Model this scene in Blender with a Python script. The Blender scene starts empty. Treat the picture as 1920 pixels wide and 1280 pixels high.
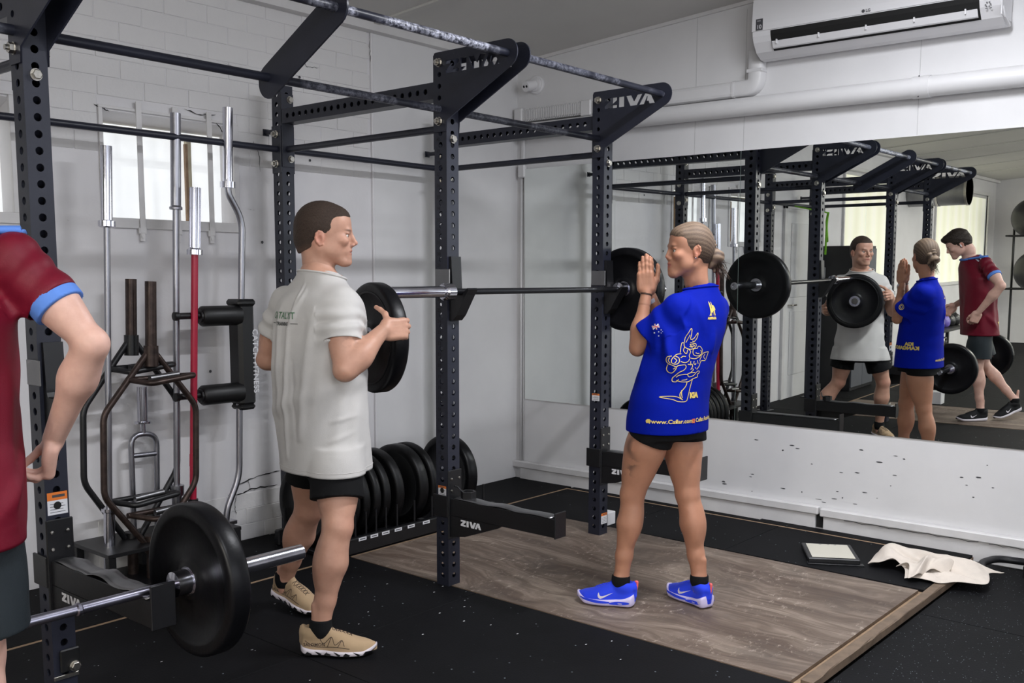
import bpy, bmesh, math, random
import numpy as np
from mathutils import Vector, Matrix, noise
from mathutils.bvhtree import BVHTree
random.seed(7)
SC = bpy.context.scene; COL = SC.collection
PI = math.pi
R = math.radians

# ------------------------------------------------------------------ camera, world, lights, exposure
def _camera():
    yaw, pitch, roll = R(40.4431), R(6.5124), R(0.1709)
    fw = Vector((math.cos(pitch)*math.cos(yaw), math.cos(pitch)*math.sin(yaw), -math.sin(pitch)))
    rt = Vector((math.sin(yaw), -math.cos(yaw), 0)); up = rt.cross(fw)
    c, s = math.cos(roll), math.sin(roll)
    rt, up = c*rt + s*up, -s*rt + c*up
    cam = bpy.data.cameras.new('camera'); o = bpy.data.objects.new('camera', cam); COL.objects.link(o)
    m = Matrix((rt, up, -fw)).transposed().to_4x4(); m.translation = (-3.1668, -3.0802, 1.4211)
    o.matrix_world = m
    cam.sensor_width = 36; cam.lens = 1845.54/1920*36; cam.shift_y = (729.16-640)/1920
    cam.clip_start = .05; cam.clip_end = 100
    cam.dof.use_dof = False
    SC.camera = o
_camera()
world = bpy.data.worlds.new('world'); SC.world = world; world.use_nodes = True
world.node_tree.nodes['Background'].inputs[0].default_value = (.75, .86, 1, 1)
world.node_tree.nodes['Background'].inputs[1].default_value = 1.2
SC.view_settings.view_transform = 'Standard'; SC.view_settings.look = 'None'
SC.view_settings.gamma = 1; SC.view_settings.use_curve_mapping = False
SC.view_settings.exposure = 0.0
def area(name, loc, size, power, rot, color=(1, 1, 1), spread=PI):
    l = bpy.data.lights.new(name, 'AREA'); l.shape = 'RECTANGLE'; l.size, l.size_y = size
    l.energy = power; l.color = color; l.spread = spread
    o = bpy.data.objects.new(name, l); COL.objects.link(o); o.location = loc; o.rotation_euler = rot
    return o
# ceiling strip lamps, two of them added fill (their light; the fittings are built below) and daylight through the side windows
LAMPS = [(0.45, -1.75, 84), (-2.6, -2.6, 50), (-6.0, -2.4, 110), (-9.5, -2.4, 110)]  # last two are unseen lamps added to brighten the far room
CEIL0, CEILK = 2.872, .072            # ceiling height at the left wall and its rise per metre towards -y
def ceil_z(y): return CEIL0 + CEILK*(1.405 - y)
for i, (lx, ly, w) in enumerate(LAMPS):
    area('strip_and_fill_light', (lx, ly, ceil_z(ly)-(.085 if i < 2 else .40)), (1.15, .09), w, (0, 0, 0), (.93, .95, 1) if i < 2 else (1, .98, .90))
for lx in (-6.0, -9.5): area('added_uplight', (lx, -2.4, ceil_z(-2.4)-.30), (1.15, .12), 190, (PI, 0, 0), (1, .97, .90))  # added upward fill, unseen, to brighten the far ceiling in the mirror
area('daylight_near', (-1.6, -5.6, 1.95), (5.0, 1.5), 52, (R(90), 0, 0), (.84, .89, 1))
area('daylight_far', (-8.2, -5.6, 1.95), (5.6, 1.5), 130, (R(90), 0, 0), (1, .98, .92))

# ------------------------------------------------------------------ helpers
def srgb(r, g, b):
    f = lambda c: (c/255/12.92) if c/255 <= .04045 else ((c/255+.055)/1.055)**2.4
    return (f(r), f(g), f(b), 1)
class NT:
    def __init__(s, name):
        s.m = bpy.data.materials.new(name); s.m.use_nodes = True; s.t = s.m.node_tree; s.n = s.t.nodes; s.l = s.t.links
        s.b = s.n['Principled BSDF']
    def node(s, typ, **kw):
        n = s.n.new(typ)
        for k, v in kw.items():
            if k.startswith('i_'):
                key = k[2:]; key = int(key) if key.isdigit() else key.replace('_', ' ')
                n.inputs[key].default_value = v
            else: setattr(n, k, v)
        return n
    def link(s, a, b): s.l.new(a, b)
    def coord(s, kind='Object', scale=(1, 1, 1)):
        tc = s.node('ShaderNodeTexCoord'); mp = s.node('ShaderNodeMapping'); mp.inputs['Scale'].default_value = scale
        s.link(tc.outputs[kind], mp.inputs[0]); return mp.outputs[0]
    def noise(s, vec, scale, detail=4, rough=.55):
        n = s.node('ShaderNodeTexNoise'); n.inputs['Scale'].default_value = scale; n.inputs['Detail'].default_value = detail
        n.inputs['Roughness'].default_value = rough; s.link(vec, n.inputs['Vector']); return n.outputs[0]
    def ramp(s, fac, stops):
        r = s.node('ShaderNodeValToRGB'); e = r.color_ramp.elements
        e[0].position, e[0].color = stops[0]; e[1].position, e[1].color = stops[-1]
        for p, c in stops[1:-1]:
            k = e.new(p); k.color = c
        s.link(fac, r.inputs[0]); return r.outputs[0]
    def mix(s, fac, a, b):
        n = s.node('ShaderNodeMix', data_type='RGBA')
        for sock, v in ((n.inputs[0], fac), (n.inputs[6], a), (n.inputs[7], b)):
            if hasattr(v, 'is_linked'): s.link(v, sock)
            else: sock.default_value = v
        return n.outputs[2]
    def bump(s, h, strength=.3, dist=.01):
        n = s.node('ShaderNodeBump'); n.inputs['Strength'].default_value = strength; n.inputs['Distance'].default_value = dist
        s.link(h, n.inputs['Height']); s.link(n.outputs[0], s.b.inputs['Normal'])
def g(v): return (v, v, v, 1)
def mat(name, color, rough=.5, metal=0, bump=0, bscale=60, var=0, spec=.5, coat=0, vscale=8, emit=None):
    t = NT(name); b = t.b
    b.inputs['Roughness'].default_value = rough; b.inputs['Metallic'].default_value = metal
    b.inputs['Specular IOR Level'].default_value = spec; b.inputs['Coat Weight'].default_value = coat
    b.inputs['Base Color'].default_value = color
    if bump or var: v = t.coord()
    if var:
        nz = t.noise(v, vscale, 5)
        c = t.ramp(nz, [(.3, tuple(x*(1-var) for x in color[:3])+(1,)), (.7, tuple(min(1, x*(1+var)) for x in color[:3])+(1,))])
        t.link(c, b.inputs['Base Color'])
    if bump: t.bump(t.noise(v, bscale, 3), bump, .004)
    if emit: b.inputs['Emission Color'].default_value = emit[0]; b.inputs['Emission Strength'].default_value = emit[1]
    return t.m
# --- wall paint with fine relief and scuffs
def paint(name, col, relief=.25, scale=25, spots=True):
    t = NT(name); v = t.coord()
    n1 = t.noise(v, 3, 6); c = t.ramp(n1, [(.3, tuple(x*.93 for x in col[:3])+(1,)), (.7, col)])
    if spots:
        n2 = t.noise(t.coord(scale=(1, 1, 2.4)), 11, 8, .62); m = t.ramp(n2, [(.735, g(0)), (.765, g(1))])
        c = t.mix(m, c, tuple(x*.55 for x in col[:3])+(1,))
    t.link(c, t.b.inputs['Base Color']); t.b.inputs['Roughness'].default_value = .55
    t.bump(t.noise(v, scale, 6, .6), relief, .006); return t.m
M = {}
M['wall'] = paint('white_wall_paint', srgb(222, 220, 222), .3, 14)
M['brick'] = paint('painted_brick', srgb(222, 220, 220), .55, 22)
M['sheet'] = paint('painted_sheet', srgb(220, 219, 220), .08, 8)
M['ceiling'] = mat('ceiling_board', srgb(204, 202, 198), .7, bump=.1, bscale=120, var=.04, vscale=1.5)
M['trimwhite'] = mat('white_trim_paint', srgb(214, 212, 212), .45, bump=.15, bscale=40, var=.05)
M['batten'] = mat('ceiling_batten_paint', srgb(205, 203, 198), .6)
M['plastic'] = mat('white_plastic', srgb(226, 225, 227), .32)
M['duct'] = mat('painted_duct_plastic', srgb(214, 213, 214), .4, var=.02)
M['black'] = mat('black_gap', (.004, .004, .004, 1), .8)
M['label'] = mat('grey_print', srgb(70, 70, 74), .5)
def mirror_mat():
    t = NT('mirror_glass'); t.b.inputs['Base Color'].default_value = (.84, .87, .85, 1); t.b.inputs['Metallic'].default_value = 1
    t.b.inputs['Roughness'].default_value = .004; return t.m
M['mirror'] = mirror_mat()
M['glassedge'] = mat('mirror_edge', srgb(150, 165, 160), .2)
def steel_paint(name, col, chalk=0):
    t = NT(name); v = t.coord(); n = t.noise(v, 5, 6)
    c = t.ramp(n, [(.3, tuple(x*.8 for x in col[:3])+(1,)), (.7, tuple(x*1.15 for x in col[:3])+(1,))])
    n2 = t.noise(t.coord(scale=(1, 1, .6)), 34, 8, .7)
    m2 = t.ramp(n2, [(.70, g(0)), (.76, g(.6))]); c = t.mix(m2, c, srgb(150, 152, 172))
    if chalk:
        sx = t.noise(t.coord(scale=(1.0, .2, .2)), 5.5, 1); band = t.ramp(sx, [(.47, g(0)), (.53, g(1))])
        n3 = t.noise(t.coord(scale=(1, 1, 1)), 60, 8, .75); m3 = t.ramp(n3, [(.42, g(0)), (.62, g(1))])
        mm = t.node('ShaderNodeMath', operation='MULTIPLY'); t.link(band, mm.inputs[0]); t.link(m3, mm.inputs[1])
        mk = t.node('ShaderNodeMath', operation='MULTIPLY'); t.link(mm.outputs[0], mk.inputs[0]); mk.inputs[1].default_value = chalk
        c = t.mix(mk.outputs[0], c, srgb(196, 198, 214))
    t.link(c, t.b.inputs['Base Color']); t.b.inputs['Roughness'].default_value = .38
    t.b.inputs['Specular IOR Level'].default_value = .42
    t.bump(t.noise(v, 160, 3), .08, .002); return t.m
NAVY = srgb(36, 38, 50)
M['steel'] = steel_paint('dark_powder_coat', NAVY)
M['steelchalk'] = steel_paint('chalked_powder_coat', NAVY, 1.0)
M['steelchalk2'] = steel_paint('lightly_chalked_powder_coat', NAVY, .28)
M['inner'] = mat('tube_inside', srgb(18, 19, 24), .7)
M['blackmetal'] = mat('black_satin_metal', srgb(17, 17, 20), .42, bump=.08, bscale=90, var=.2)
M['zinc'] = mat('zinc_bolt', srgb(190, 186, 178), .28, 1, var=.15, vscale=90)
def chrome(name, col, rough=.12, streak=True):
    t = NT(name); v = t.coord(scale=(3, 3, .6)); n = t.noise(v, 4, 3)
    c = t.ramp(n, [(.35, tuple(x*.85 for x in col[:3])+(1,)), (.65, col)]); t.link(c, t.b.inputs['Base Color'])
    t.b.inputs['Metallic'].default_value = 1; t.b.inputs['Roughness'].default_value = rough
    r = t.ramp(n, [(.3, g(rough)), (.75, g(rough+.08))]); t.link(r, t.b.inputs['Roughness']); return t.m
M['chrome'] = chrome('worn_chrome', srgb(214, 214, 224), .13)
M['joint'] = mat('painted_joint', srgb(158, 157, 158), .7)
M['barsteel'] = chrome('bare_bar_steel', srgb(176, 174, 190), .26)
M['zincbar'] = chrome('dull_zinc_bar', srgb(165, 165, 172), .3)
M['blackbar'] = mat('black_oxide_bar', srgb(34, 34, 38), .32, .6)
M['rubber'] = mat('bumper_rubber', srgb(12, 12, 15), .36, bump=.1, bscale=70, var=.25, spec=.22)
M['rubber2'] = mat('bumper_rubber_dull', srgb(13, 13, 15), .45, bump=.1, bscale=70, var=.25, spec=.3)
M['redpaint'] = mat('red_powder_coat', srgb(172, 26, 58), .35, var=.1)
M['brownsteel'] = mat('worn_brown_steel', srgb(64, 52, 48), .38, .6, bump=.1, var=.45, vscale=25)
M['wear'] = chrome('worn_strip_steel', srgb(140, 140, 142), .34)
M['white'] = mat('white_print', srgb(222, 222, 226), .5)
M['orange'] = mat('orange_print', srgb(226, 122, 44), .5)
M['yellow'] = mat('yellow_print', srgb(216, 206, 60), .5)
M['gap'] = mat('plywood_edge', srgb(150, 124, 98), .7, var=.15, vscale=30)
M['foam'] = mat('black_vinyl_pad', srgb(14, 14, 16), .45, bump=.15, bscale=40)
def mat_rubber(name, speck):
    t = NT(name); v = t.coord('Generated'); v = t.coord('Object')
    n = t.noise(v, 2.2, 6); c = t.ramp(n, [(.3, srgb(11, 11, 13)), (.7, srgb(18, 18, 21))])
    vo = t.node('ShaderNodeTexVoronoi', feature='F1'); vo.inputs['Scale'].default_value = 120 if speck else 60; t.link(v, vo.inputs['Vector'])
    m = t.ramp(vo.outputs['Distance'], [(.16, g(1)), (.24, g(0))])
    vc = t.node('ShaderNodeSeparateColor'); t.link(vo.outputs['Color'], vc.inputs[0])
    sel = t.ramp(vc.outputs[0], [(.86 if speck else .975, g(0)), (.88 if speck else .985, g(1))])
    mm = t.node('ShaderNodeMath', operation='MULTIPLY'); t.link(m, mm.inputs[0]); t.link(sel, mm.inputs[1])
    c = t.mix(mm.outputs[0], c, srgb(130, 140, 146)); t.link(c, t.b.inputs['Base Color'])
    t.b.inputs['Roughness'].default_value = .7; t.b.inputs['Specular IOR Level'].default_value = .12
    t.bump(t.noise(v, 140, 4), .2, .003); return t.m
M['mat'] = mat_rubber('black_rubber_mat', False); M['speckmat'] = mat_rubber('speckled_rubber_mat', True)
def ply(name, c1, c2, c3):
    t = NT(name); wob = t.noise(t.coord(scale=(1, .5, 1)), 1.6, 3)
    def warp(scale, amt):
        tc = t.node('ShaderNodeTexCoord'); ad = t.node('ShaderNodeVectorMath', operation='MULTIPLY_ADD'); cb = t.node('ShaderNodeCombineXYZ'); t.link(wob, cb.inputs[0]); t.link(cb.outputs[0], ad.inputs[0])
        ad.inputs[1].default_value = (amt, 0, 0); t.link(tc.outputs['Object'], ad.inputs[2]); mp = t.node('ShaderNodeMapping'); mp.inputs['Scale'].default_value = scale; t.link(ad.outputs[0], mp.inputs[0]); return mp.outputs[0]
    n = t.noise(warp((1, .16, 1), .55), 5.5, 5, .6); c = t.ramp(n, [(.34, srgb(88, 74, 66)), (.46, c1), (.56, c2), (.68, c3)])
    rg = t.noise(warp((1, .10, 1), .9), 26, 3, .5); c = t.mix(t.ramp(rg, [(.42, g(.55)), (.56, g(0))]), c, srgb(84, 68, 58))
    f = t.noise(warp((1, .03, 1), .3), 110, 3); c = t.mix(t.ramp(f, [(.40, g(.30)), (.62, g(0))]), c, srgb(74, 62, 54))
    s = t.noise(t.coord(), 2.6, 7, .62); c = t.mix(t.ramp(s, [(.50, g(0)), (.68, g(.6))]), c, srgb(82, 72, 66))
    k = t.noise(t.coord(scale=(1, 1.8, 1)), 17, 10, .8); k2 = t.noise(t.coord(), 3.1, 2); mm = t.node('ShaderNodeMath', operation='MULTIPLY'); t.link(t.ramp(k, [(.55, g(0)), (.63, g(.75))]), mm.inputs[0]); t.link(t.ramp(k2, [(.42, g(0)), (.62, g(1))]), mm.inputs[1])
    c = t.mix(mm.outputs[0], c, srgb(192, 178, 164))
    t.link(c, t.b.inputs['Base Color']); t.b.inputs['Roughness'].default_value = .6; t.b.inputs['Specular IOR Level'].default_value = .3
    t.bump(f, .2, .003); return t.m
M['ply'] = ply('worn_plywood', srgb(116, 101, 90), srgb(136, 121, 109), srgb(152, 137, 123))
M['timber'] = mat('timber_edge', srgb(112, 94, 78), .7, bump=.2, bscale=30, var=.25, vscale=14)

def link(o, parent=None):
    COL.objects.link(o)
    if parent is not None: o.parent = parent
    return o
def obj(name, bm, m=None, parent=None, smooth=False, autosm=None):
    me = bpy.data.meshes.new(name)
    if isinstance(bm, bmesh.types.BMesh): bm.to_mesh(me); bm.free()
    else: me.from_pydata(*bm)
    for k in (m if isinstance(m, (list, tuple)) else [m]):
        if k is not None: me.materials.append(M[k] if isinstance(k, str) else k)
    if smooth:
        me.polygons.foreach_set('use_smooth', [True]*len(me.polygons))
        if autosm: me.set_sharp_from_angle(angle=R(autosm))
    me.update(); return link(bpy.data.objects.new(name, me), parent)
def tag(o, label=None, cat=None, group=None, kind=None):
    if label: o['label'] = label
    if cat: o['category'] = cat
    if group: o['group'] = group
    if kind: o['kind'] = kind
    return o
def thing(name, label, cat, loc=(0, 0, 0), rz=0, group=None, mw=None):
    o = bpy.data.objects.new(name, None); COL.objects.link(o); o.empty_display_size = .05
    if mw is not None: o.matrix_world = mw
    else: o.location = loc; o.rotation_euler = (0, 0, rz)
    return tag(o, label, cat, group)
def struct(name, bm, m, parent=None, **kw):
    o = obj(name, bm, m, parent, **kw)
    if parent is None: o['kind'] = 'structure'
    return o
def copy_tree(o, parent=None):
    c = o.copy(); COL.objects.link(c)
    if parent is not None: c.parent = parent
    for ch in list(o.children): copy_tree(ch, c)
    return c
def BM(): return bmesh.new()
def box(bm, x0, x1, y0, y1, z0, z1, bevel=0, mi=0, mw=None):
    vs = [bm.verts.new(p) for p in ((x0,y0,z0),(x1,y0,z0),(x1,y1,z0),(x0,y1,z0),(x0,y0,z1),(x1,y0,z1),(x1,y1,z1),(x0,y1,z1))]
    fs = [bm.faces.new([vs[i] for i in f]) for f in ((3,2,1,0),(4,5,6,7),(0,1,5,4),(1,2,6,5),(2,3,7,6),(3,0,4,7))]
    for f in fs: f.material_index = mi
    if bevel:
        es = list({e for f in fs for e in f.edges})
        r = bmesh.ops.bevel(bm, geom=es, offset=bevel, segments=1, affect='EDGES', profile=.5)
        vs = list({v for f in r['faces'] for v in f.verts} | {v for v in vs if v.is_valid})
        for f in r['faces']: f.material_index = mi
    if mw is not None: bmesh.ops.transform(bm, matrix=mw, verts=[v for v in vs if v.is_valid])
    return bm
def prism(bm, pts, h, axis='z', off=0, mi=0):
    """pts 2D polygon; extruded h along axis from off. axis x: pts=(y,z); y: pts=(x,z); z: (x,y)"""
    def P(a, b, c): return {'x': (c, a, b), 'y': (a, c, b), 'z': (a, b, c)}[axis]
    lo = [bm.verts.new(P(a, b, off)) for a, b in pts]; hi = [bm.verts.new(P(a, b, off+h)) for a, b in pts]
    n = len(pts); fs = [bm.faces.new(lo[::-1]), bm.faces.new(hi)]
    for i in range(n): fs.append(bm.faces.new((lo[i], lo[(i+1) % n], hi[(i+1) % n], hi[i])))
    for f in fs: f.material_index = mi
    bmesh.ops.recalc_face_normals(bm, faces=fs); return bm
def frame_for(d):
    d = Vector(d).normalized(); a = Vector((0, 0, 1)) if abs(d.z) < .9 else Vector((1, 0, 0))
    u = d.cross(a).normalized(); return u, d.cross(u).normalized()
def tube(bm, pts, r, seg=14, cap=True, mi=0, closed=False):
    pts = [Vector(p) for p in pts]; rs = r if isinstance(r, (list, tuple)) else [r]*len(pts)
    rings = []; n = len(pts); u = None
    for i, p in enumerate(pts):
        if closed: d = (pts[(i+1) % n]-pts[i-1]).normalized()
        else:
            a = pts[max(i-1, 0)]; b = pts[min(i+1, n-1)]
            d = (b-a).normalized() if (b-a).length > 1e-9 else Vector((0, 0, 1))
        if u is None: u, w = frame_for(d)
        else:
            u = (u - d*u.dot(d)); u.normalize(); w = d.cross(u)
        rings.append([bm.verts.new(p + (u*math.cos(2*PI*k/seg) + w*math.sin(2*PI*k/seg))*rs[i]) for k in range(seg)])
    fs = []
    for i in range(n if closed else n-1):
        a, b = rings[i], rings[(i+1) % n]
        for k in range(seg): fs.append(bm.faces.new((a[k], a[(k+1) % seg], b[(k+1) % seg], b[k])))
    if cap and not closed: fs += [bm.faces.new(rings[0][::-1]), bm.faces.new(rings[-1])]
    for f in fs: f.material_index = mi
    bmesh.ops.recalc_face_normals(bm, faces=fs); return bm
def bend(pts, rad=.05, n=5):
    """round the corners of a polyline"""
    pts = [Vector(p) for p in pts]; out = [pts[0]]
    for i in range(1, len(pts)-1):
        a, b, c = pts[i-1], pts[i], pts[i+1]; r = min(rad, (a-b).length*.45, (c-b).length*.45)
        p, q = b+(a-b).normalized()*r, b+(c-b).normalized()*r
        for k in range(n+1):
            t = k/n; out.append((1-t)**2*p + 2*t*(1-t)*b + t*t*q)
    return out + [pts[-1]]
def lathe(bm, prof, seg=48, axis='x', c=(0, 0, 0), mi=0, closed=False):
    """prof = [(along, radius)]"""
    c = Vector(c); rings = []
    for a, r in prof:
        ring = []
        for k in range(seg):
            t = 2*PI*k/seg; p = {'x': (a, r*math.cos(t), r*math.sin(t)), 'y': (r*math.sin(t), a, r*math.cos(t)), 'z': (r*math.cos(t), r*math.sin(t), a)}[axis]
            ring.append(bm.verts.new(c+Vector(p)))
        rings.append(ring)
    fs = []
    n = len(rings)
    for i in range(n if closed else n-1):
        a, b = rings[i], rings[(i+1) % n]
        for k in range(seg): fs.append(bm.faces.new((a[k], a[(k+1) % seg], b[(k+1) % seg], b[k])))
    if not closed:
        if prof[0][1] > 1e-6: fs.append(bm.faces.new(rings[0][::-1]))
        if prof[-1][1] > 1e-6: fs.append(bm.faces.new(rings[-1]))
    for f in fs: f.material_index = mi
    bmesh.ops.recalc_face_normals(bm, faces=fs); return bm
def mesh_of(o):
    dg = bpy.context.evaluated_depsgraph_get(); dg.update()
    me = bpy.data.meshes.new_from_object(o.evaluated_get(dg)); return me
def text_mesh(s, size=1, extrude=0, bold=0, spacing=1, align='LEFT', shear=0):
    cu = bpy.data.curves.new('txt', 'FONT'); cu.body = s; cu.size = size; cu.extrude = extrude; cu.offset = bold
    cu.space_character = spacing; cu.align_x = align; cu.shear = shear; cu.resolution_u = 3
    o = bpy.data.objects.new('txt', cu); COL.objects.link(o); me = mesh_of(o)
    bpy.data.objects.remove(o); bpy.data.curves.remove(cu); return me
def shape_mesh(loops, extrude=0.0, depth=None):
    """2D curve with even-odd fill: loops = [[(x,y)...]...] -> mesh, thickness 2*extrude"""
    cu = bpy.data.curves.new('shp', 'CURVE'); cu.dimensions = '2D'; cu.fill_mode = 'BOTH'; cu.extrude = extrude
    for lp in loops:
        sp = cu.splines.new('POLY'); sp.points.add(len(lp)-1); sp.use_cyclic_u = True
        for p, q in zip(sp.points, lp): p.co = (q[0], q[1], 0, 1)
    o = bpy.data.objects.new('shp', cu); COL.objects.link(o); me = mesh_of(o)
    bpy.data.objects.remove(o); bpy.data.curves.remove(cu); return me
def put_mesh(name, me, m, parent=None, mw=None):
    if mw is not None: me.transform(mw)
    me.materials.clear(); me.materials.append(M[m] if isinstance(m, str) else m)
    me.name = name; return link(bpy.data.objects.new(name, me), parent)
def arc(cx, cy, r, a0, a1, n=12):
    return [(cx+r*math.cos(R(a0+(a1-a0)*i/n)), cy+r*math.sin(R(a0+(a1-a0)*i/n))) for i in range(n+1)]
# ------------------------------------------------------------------ room shell
XM, DE = 2.1611, .0219
WM = Matrix(((math.sin(DE), math.cos(DE), 0, XM), (-math.cos(DE), math.sin(DE), 0, 0), (0, 0, 1, 0), (0, 0, 0, 1)))
# mirror-wall frame: local X runs along the wall away from the corner, local Y goes into the wall, Z up
YL, XF, YB = 1.405, -12.2, -5.7
WIN = [(-.865, -.115, 1.655, 2.205), (-1.99, -1.235, 1.655, 2.205)]      # barred windows: x0, x1, z0, z1 of the frame's outside
BIG = [(-6.2, -4.35, 1.12, 2.58), (-11.6, -8.3, 1.12, 2.58)]           # blinded windows further along
DOOR = (-3.62, -2.62, 0, 2.05)
def wall_with_holes(bm, x0, x1, z0, z1, holes, y):
    xs = sorted({x0, x1, *[h[0] for h in holes], *[h[1] for h in holes]}); zs = sorted({z0, z1, *[h[2] for h in holes], *[h[3] for h in holes]})
    for i in range(len(xs)-1):
        for j in range(len(zs)-1):
            cx, cz = (xs[i]+xs[i+1])/2, (zs[j]+zs[j+1])/2
            if any(h[0] < cx < h[1] and h[2] < cz < h[3] for h in holes): continue
            bm.faces.new([bm.verts.new(p) for p in ((xs[i], y, zs[j]), (xs[i+1], y, zs[j]), (xs[i+1], y, zs[j+1]), (xs[i], y, zs[j+1]))])
    bmesh.ops.remove_doubles(bm, verts=bm.verts, dist=1e-5)
bm = BM()
hs = [(w[0]+.02, w[1]-.02, w[2]+.02, w[3]-.02) for w in WIN] + [(b[0], b[1], b[2], b[3]) for b in BIG]
wall_with_holes(bm, XF, 2.6, -.3, 3.3, hs, YL)
for a, b_, c, d in hs:                                                   # window reveals
    dep = .16
    for q in (((a, YL, c), (a, YL+dep, c+.0), (a, YL+dep, d), (a, YL, d)), ((b_, YL, d), (b_, YL+dep, d), (b_, YL+dep, c), (b_, YL, c)),
              ((a, YL, d), (a, YL+dep, d-.05), (b_, YL+dep, d-.05), (b_, YL, d)), ((b_, YL, c), (b_, YL+dep, c), (a, YL+dep, c), (a, YL, c))):
        bm.faces.new([bm.verts.new(p) for p in q])
wl = struct('wall_left', bm, 'wall')
# bricks: the painted courses the photograph lets one tell apart (above the barred windows and at the foot of the wall)
brick_me = {}
def brick(w, h, x, z, seed):
    key = (round(w, 2), round(h, 3), seed % 4)
    if key not in brick_me:
        b = BM(); rr = random.Random(seed % 4 + 11); box(b, 0, w, -.0026, .004, 0, h, .0018)
        for v in b.verts: v.co += Vector((rr.uniform(-1, 1)*.001, rr.uniform(-1, 1)*.0012, rr.uniform(-1, 1)*.001))
        me = bpy.data.meshes.new('brick'); b.to_mesh(me); b.free(); me.materials.append(M['brick']); brick_me[key] = me
    o = link(bpy.data.objects.new('brick', brick_me[key]), wl); o.location = (x, YL-.0005-.0012*random.random(), z); return o
def course(z, x0, x1, holes, off, maxn):
    x = x0 - off; n = 0
    while x < x1:
        a, b_ = max(x, x0), min(x+.232, x1)
        segs = [(a, b_)]
        for h in holes:
            if h[2]-.02 < z+.04 < h[3]+.02 or h[2]-.02 < z+.075 < h[3]+.02:
                ns = []
                for s0, s1 in segs:
                    if s1 <= h[0] or s0 >= h[1]: ns.append((s0, s1)); continue
                    if s0 < h[0]: ns.append((s0, h[0]))
                    if s1 > h[1]: ns.append((h[1], s1))
                segs = ns
        for s0, s1 in segs:
            if s1-s0 > .03: brick(s1-s0-.0028, .0823, s0, z, random.randrange(99)); n += 1
        x += .2355
    return n
rows_top = [1.995+.0855*i for i in range(10)]
nb = 0
for i, z in enumerate(rows_top): nb += course(z, -1.45, .80, [(w[0], w[1], w[2], w[3]+.0) for w in WIN], (i % 2)*.118, 0)
for i, z in enumerate([0.0, .0855, .171]): nb += course(z, -.95, .80, [], (i % 2)*.118, 0)
# corner sheeting right of the brickwork, its joint, the render band, and the cracks
bm = BM(); box(bm, .818, 2.2, YL-.012, YL-.002, 0, 2.95); struct('wall_sheet', bm, 'sheet', wl)
bm = BM(); tube(bm, [(.812, YL-.006, z) for z in (0, 1.4, 2.9)], .009, 8); struct('joint_cover', bm, 'wall', wl)
def crack(pts, w, mat_='black', y=YL-.0065, name='crack'):
    b = BM(); P = []
    for i in range(len(pts)-1):
        for k in range(6):
            t = k/6; P.append((pts[i][0]*(1-t)+pts[i+1][0]*t+random.uniform(-1, 1)*.004, pts[i][1]*(1-t)+pts[i+1][1]*t+random.uniform(-1, 1)*.004))
    P.append(pts[-1]); up = []; dn = []
    for i, (x, z) in enumerate(P):
        ww = w*random.uniform(.25, 1)*(.2 if i in (0, len(P)-1) else 1)
        a = P[max(i-1, 0)]; c = P[min(i+1, len(P)-1)]; dx, dz = c[0]-a[0], c[1]-a[1]; L = math.hypot(dx, dz) or 1
        up.append(b.verts.new((x-dz/L*ww, y, z+dx/L*ww))); dn.append(b.verts.new((x+dz/L*ww, y, z-dx/L*ww)))
    for i in range(len(P)-1): b.faces.new((dn[i], dn[i+1], up[i+1], up[i]))
    return struct(name, b, mat_, wl)
crack([(-.20, .305), (-.05, .335), (.10, .345)], .0035); crack([(-.11, .335), (-.10, .27), (-.06, .262)], .002)
crack([(-.24, .262), (-.16, .255), (-.09, .272), (.08, .27)], .004); crack([(-.18, .255), (-.20, .20), (-.19, .15)], .002)
crack([(-.30, 2.215), (-.24, 2.20), (-.20, 2.15)], .004); crack([(-.42, 2.24), (-.33, 2.225), (-.24, 2.235)], .0025)
crack([(-.88, 2.205), (-.84, 2.19), (-.81, 2.18)], .003); crack([(-.02, 2.13), (.015, 2.06), (.02, 1.97)], .002)
crack([(.80, 2.86), (.79, 2.75), (.80, 2.66)], .002, y=YL-.013); crack([(.30, 2.63), (.34, 2.56), (.42, 2.57)], .0022); crack([(-.2, 2.50), (.1, 2.44)], .0012)
for hx, hz in ((-1.01, 1.30), (-1.06, 1.285), (-.32, .93), (.02, 1.60), (.35, 2.06), (.29, 2.5)):
    b = BM(); lathe(b, [(0, .001), (.0004, .008), (.0008, .0)], 9, 'y'); o = struct('plug_hole', b, 'label', wl); o.location = (hx, YL-.0075, hz)
# far and rear walls
bm = BM(); wall_with_holes(bm, YB, 1.6, -.3, 3.6, [], 0)
struct('wall_far', bm, 'wall').matrix_world = Matrix(((0, 1, 0, XF), (1, 0, 0, 0), (0, 0, 1, 0), (0, 0, 0, 1)))
bm = BM(); wall_with_holes(bm, XF, 2.5, -.3, 3.6, [(-4.1, .9, 1.2, 2.7), (-11.0, -5.4, 1.2, 2.7)], YB)
wr = struct('wall_rear', bm, 'wall')
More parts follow.
